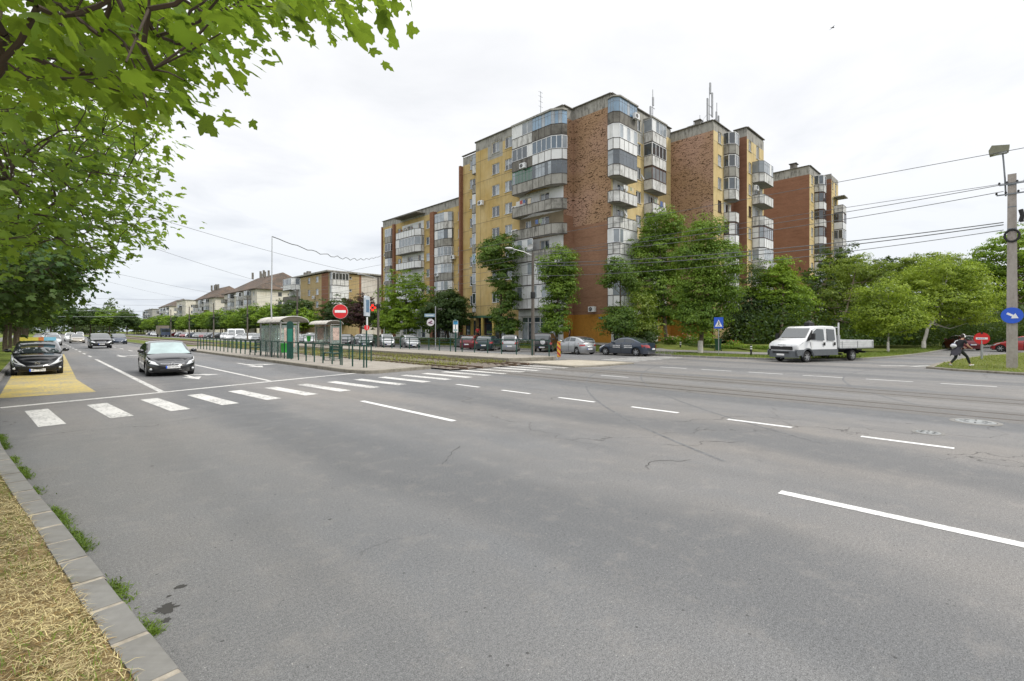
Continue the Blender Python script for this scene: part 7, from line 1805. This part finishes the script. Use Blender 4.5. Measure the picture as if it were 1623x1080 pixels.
# ------------------------------------------------------------ overhanging maples near the lens
ML=[(0,-.04),(.12,-.03),(.32,-.10),(.38,-.03),(.30,.08),(.44,.12),(.58,.30),(.62,.44),(.50,.47),(.34,.44),(.26,.50),(.22,.60),(.27,.74),(.12,.86),(0,1.0),(-.12,.86),(-.27,.74),(-.22,.60),(-.26,.50),(-.34,.44),(-.50,.47),(-.62,.44),(-.58,.30),(-.44,.12),(-.30,.08),(-.38,-.03),(-.32,-.10),(-.12,-.03)]
def inpoly(px,py,P):
    n=len(P); c=np.zeros(len(px),bool); j=n-1
    for i in range(n):
        xi,yi=P[i];xj,yj=P[j]; m_=((yi>py)!=(yj>py))&(px<(xj-xi)*(py-yi)/((yj-yi) or 1e-9)+xi); c^=m_; j=i
    return c
def near_tree(label,base,center,rad,poly,nclu,leaf,m,r0,seed,per=11,spread=.27,zlo=2.4,denser=1.0,skip=None,dmin=0,spr=None):
    g=np.random.default_rng(seed); t=thing('maple_tree',label,'tree',base); base_=np.array(base); cen=np.array(center); rad=np.array(rad)
    d=g.normal(size=(nclu*8,3)); d/=np.linalg.norm(d,axis=1,keepdims=True); C=cen+d*rad*(g.random(len(d))**.36)[:,None]
    C=C[C[:,2]>zlo]
    X=C[:,0]*RT.x+C[:,1]*RT.y; Z=C[:,0]*FW.x+C[:,1]*FW.y; dist=np.sqrt(X**2+Z**2+(C[:,2]-2)**2)
    with np.errstate(all='ignore'): px=np.where(Z>.15,811.5+766*X/Z,-9999); py=np.where(Z>.15,524-(C[:,2]-2)*766/Z,-9999)
    vis=(Z>.15)&(px>-40)&(px<1663)&(py>-60)&(py<1100)
    ok=(~vis)|inpoly(px,py,poly); ok&=dist>dmin
    C=C[ok]; vis=vis[ok]
    order=np.concatenate([np.where(vis)[0][:nclu],np.where(~vis)[0][:nclu//2]]); C=C[order]
    # wood: join every clump to the nearest one closer to the crown root
    root=np.array([base_[0]*.6+cen[0]*.4,base_[1]*.6+cen[1]*.4,zlo+.6]); dr=np.linalg.norm(C-root,axis=1); o=np.argsort(dr); C=C[o]; dr=dr[o]
    par=np.full(len(C),-1); w=np.ones(len(C))
    for i in range(1,len(C)):
        dd=np.linalg.norm(C[:i]-C[i],axis=1)+.35*dr[:i]*0+np.where(dr[:i]>dr[i]*.97,9,0); j=int(np.argmin(dd)); 
        if dd[j]<dr[i]*.9: par[i]=j
    for i in range(len(C)-1,0,-1):
        if par[i]>=0: w[par[i]]+=w[i]
    b=MB(); 
    for i in range(len(C)):
        a=Vector(C[par[i]] if par[i]>=0 else root)-Vector(base); c=Vector(C[i])-Vector(base); r1=.0030*w[i]**.5+.001; r2=.0030*(w[par[i]]**.5 if par[i]>=0 else w[i]**.5)+.001
        r2=min(r2,r1*1.6); mid=a.lerp(c,.5)+Vector(g.normal(0,.03,3)); b.tube([a,mid,c],[r2,(r1+r2)/2,r1],5,0,False)
    b.build('branches',simple('maple_bark',(.075,.058,.045),.9,0,.2),t,50)
    rb=Vector(root)-Vector(base)
    MB().tube([(0,0,-.1),(.02,.02,rb.z*.5),rb,(rb.x*1.6,rb.y*1.6,rb.z+2.0)],[r0*1.15,r0,r0*.8,r0*.3],12).build('trunk',bark,t,50)
    # leaves
    n=len(C)*per; LC=np.repeat(C,per,0)+g.normal(size=(n,3))*spread*np.array([1,1,.55])
    out=LC-np.array([cen[0],cen[1],cen[2]-1]); out/=np.linalg.norm(out,axis=1,keepdims=True)
    N=np.array([0,0,1.0])+out*.45+g.normal(size=(n,3))*.42; N/=np.linalg.norm(N,axis=1,keepdims=True)
    T=out+g.normal(size=(n,3))*.5+np.array([0,0,-.35]); U=np.cross(T,N); U/=np.linalg.norm(U,axis=1,keepdims=True); W=np.cross(N,U)
    s=leaf*(1+g.uniform(-.55,.4,n))[:,None]; K=len(ML); V=np.zeros((n,K+1,3)); bend=g.uniform(.05,.35,n)[:,None]
    for i,(a,c) in enumerate(ML): V[:,i]=LC+(U*a+W*c)*s-N*s*bend*(a*a*1.2+max(0,c-.3)**2)
    V[:,K]=LC+W*.3*s; V-=base_; idx=np.arange(n)[:,None]*(K+1); F=[]
    for i in range(K): F.append(np.concatenate([idx+i,idx+(i+1)%K,idx+K],1))
    F=np.stack(F,1).reshape(-1,3); link('leaves',fast_mesh('leaves',V.reshape(-1,3),F,m,3),t)
    return t
L_maple=leafmat('leaf_maple',(.080,.160,.016),.42,.75,.6,(.40,.58,.05))
L_maple2=leafmat('leaf_maple_second',(.090,.175,.026),.44,.75,.6,(.42,.60,.06))
polyA=[(-60,-120),(600,-120),(585,2),(540,8),(470,14),(400,26),(360,50),(318,70),(318,150),(300,165),(262,170),(235,190),(190,160),(120,130),(60,130),(-60,160)]
polyB=[(-60,130),(60,110),(200,130),(235,190),(270,206),(252,240),(250,270),(238,300),(262,330),(268,378),(240,388),(205,385),(180,405),(165,425),(135,395),(100,380),(40,390),(-60,460)]
near_tree('nearest maple whose lobed leaves hang over the top left corner',(-2.6,4.6,.1),(-1.3,3.9,5.1),(3.9,3.9,3.0),polyA,500,.095,L_maple,.17,31,13,.18,2.9,1,None,2.6)
near_tree('second maple with thin forked branches against the sky on the left',(-2.7,11.6,.1),(-1.6,10.6,5.6),(4.2,4.4,3.5),polyB,400,.108,L_maple2,.18,32,13,.21,2.6,1,None,2.4)
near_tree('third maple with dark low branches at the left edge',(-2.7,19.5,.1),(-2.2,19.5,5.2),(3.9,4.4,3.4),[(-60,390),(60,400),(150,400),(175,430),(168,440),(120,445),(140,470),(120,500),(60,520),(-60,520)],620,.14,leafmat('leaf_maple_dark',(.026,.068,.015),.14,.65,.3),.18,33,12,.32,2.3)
# ------------------------------------------------------------ dry verge litter and grass
def blades(name,P,ln,wd,lift,m,kind='stuff'):
    n=len(P); a=rng.uniform(0,2*pi,n); el=lift[0]+rng.random(n)*(lift[1]-lift[0]); L=ln*(.5+rng.random(n)); d=np.stack([np.cos(a)*np.cos(el),np.sin(a)*np.cos(el),np.sin(el)],1); s=np.stack([-np.sin(a),np.cos(a),rng.normal(0,.3,n)],1)*wd*(.6+.8*rng.random(n))[:,None]
    mid=P+d*L[:,None]*.5+np.array([0,0,1])*(L*.10)[:,None]; tip=P+d*L[:,None]; tip[:,2]-=L*.08
    V=np.stack([P-s,P+s,mid+s*.8,mid-s*.8,tip+s*.15,tip-s*.15],1).reshape(-1,3); i=np.arange(n)[:,None]*6
    F=np.stack([np.concatenate([i,i+1,i+2,i+3],1),np.concatenate([i+3,i+2,i+4,i+5],1)],1).reshape(-1,4)
    o=link(name,fast_mesh(name,V,F,m)); tag(o,kind=kind); return o
def kx(y): return np.interp(y,[p[1] for p in WK[::-1]],[p[0] for p in WK[::-1]])
def scatter(n,y0,y1,w0,w1,pw=1.6):
    y=y0+(y1-y0)*rng.random(n)**pw; d=w0+(w1-w0)*rng.random(n); return np.stack([kx(y)-d,y,np.full(n,.085)],1)
straw=leafmat('straw_blade',(.50,.43,.28),.12,.6,0); straw2=leafmat('dark_straw_blade',(.20,.13,.06),.1,.5,0); gblade=leafmat('grass_blade',(.12,.205,.025),.3,.5)
P=scatter(80000,.8,9.5,.20,3.2); P=P[(np.sin(P[:,0]*5+P[:,1]*3)+np.sin(P[:,1]*7.3-P[:,0]*4)+rng.normal(0,.8,len(P)))>-1.2]; P[:,2]+=rng.random(len(P))*.03
blades('dry_straw',P,.075,.0015,(-.10,.24),straw)
P=scatter(30000,.8,9.5,.20,3.2); P[:,2]+=rng.random(len(P))*.012; blades('dark_straw',P,.07,.0022,(-.05,.2),straw2)
P=scatter(46000,.8,20,.22,4.4,1.5); k_=(np.sin(P[:,0]*3.1+1)+np.sin(P[:,1]*2.3)+np.sin(P[:,0]*7+P[:,1]*5)); P=P[k_+rng.normal(0,.6,len(P))>.25]; blades('verge_grass',P,.06,.0022,(.2,1.2),gblade)
# weeds in the gutter along the kerb
y=2.6+11*rng.random(9000); y=y[(np.sin(y*2.1)+np.sin(y*5.3+1)+rng.normal(0,.4,len(y)))>.15]; P=np.stack([kx(y)+.01+np.abs(rng.normal(0,.045,len(y))),y,np.full(len(y),.0)],1); P=P[(P[:,1]>3.9)]
blades('gutter_weeds',P,.05,.0036,(.1,.9),leafmat('weed_green',(.085,.15,.022),.25,.5))
# tufts on the traffic island and tram bed
P=np.stack([rng.uniform(31.5,52,9000),rng.uniform(-7,3,9000),np.full(9000,.105)],1); P=P[inpoly(P[:,0],P[:,1],[(31.8,-.9),(45,-6.5),(52,-7),(52,.9),(44,1.9),(37.5,2.5),(33.5,2.5)])]
blades('island_grass',P,.13,.010,(.5,1.4),leafmat('island_blade',(.17,.19,.05),.3,.4))
P=np.stack([rng.uniform(14.8,20.8,16000),21+55*rng.random(16000)**1.3,np.full(16000,.05)],1); P=P[(np.sin(P[:,1]*.9)+np.sin(P[:,0]*2)+rng.normal(0,.6,len(P))+np.minimum(1,(P[:,1]-24)*.25))>.1]
blades('track_weeds',P,.17,.011,(.5,1.4),leafmat('weed_blade',(.19,.20,.05),.3,.4))
# grass fringes near the east kerb
E3=np.array([(p[0],p[1]) for p in E2 if p[1]<60 and p[0]<75]); i=rng.integers(0,len(E3)-1,12000); u=rng.random(12000)[:,None]; Q=E3[i]*(1-u)+E3[i+1]*u; dd=E3[i+1]-E3[i]; dd/=np.linalg.norm(dd,axis=1,keepdims=True)+1e-9; off=.3+rng.random(12000)*2.2
P=np.stack([Q[:,0]-dd[:,1]*off,Q[:,1]+dd[:,0]*off,np.full(12000,.14)],1); blades('east_kerb_grass',P,.16,.012,(.5,1.4),leafmat('east_blade',(.11,.16,.035),.3,.4))
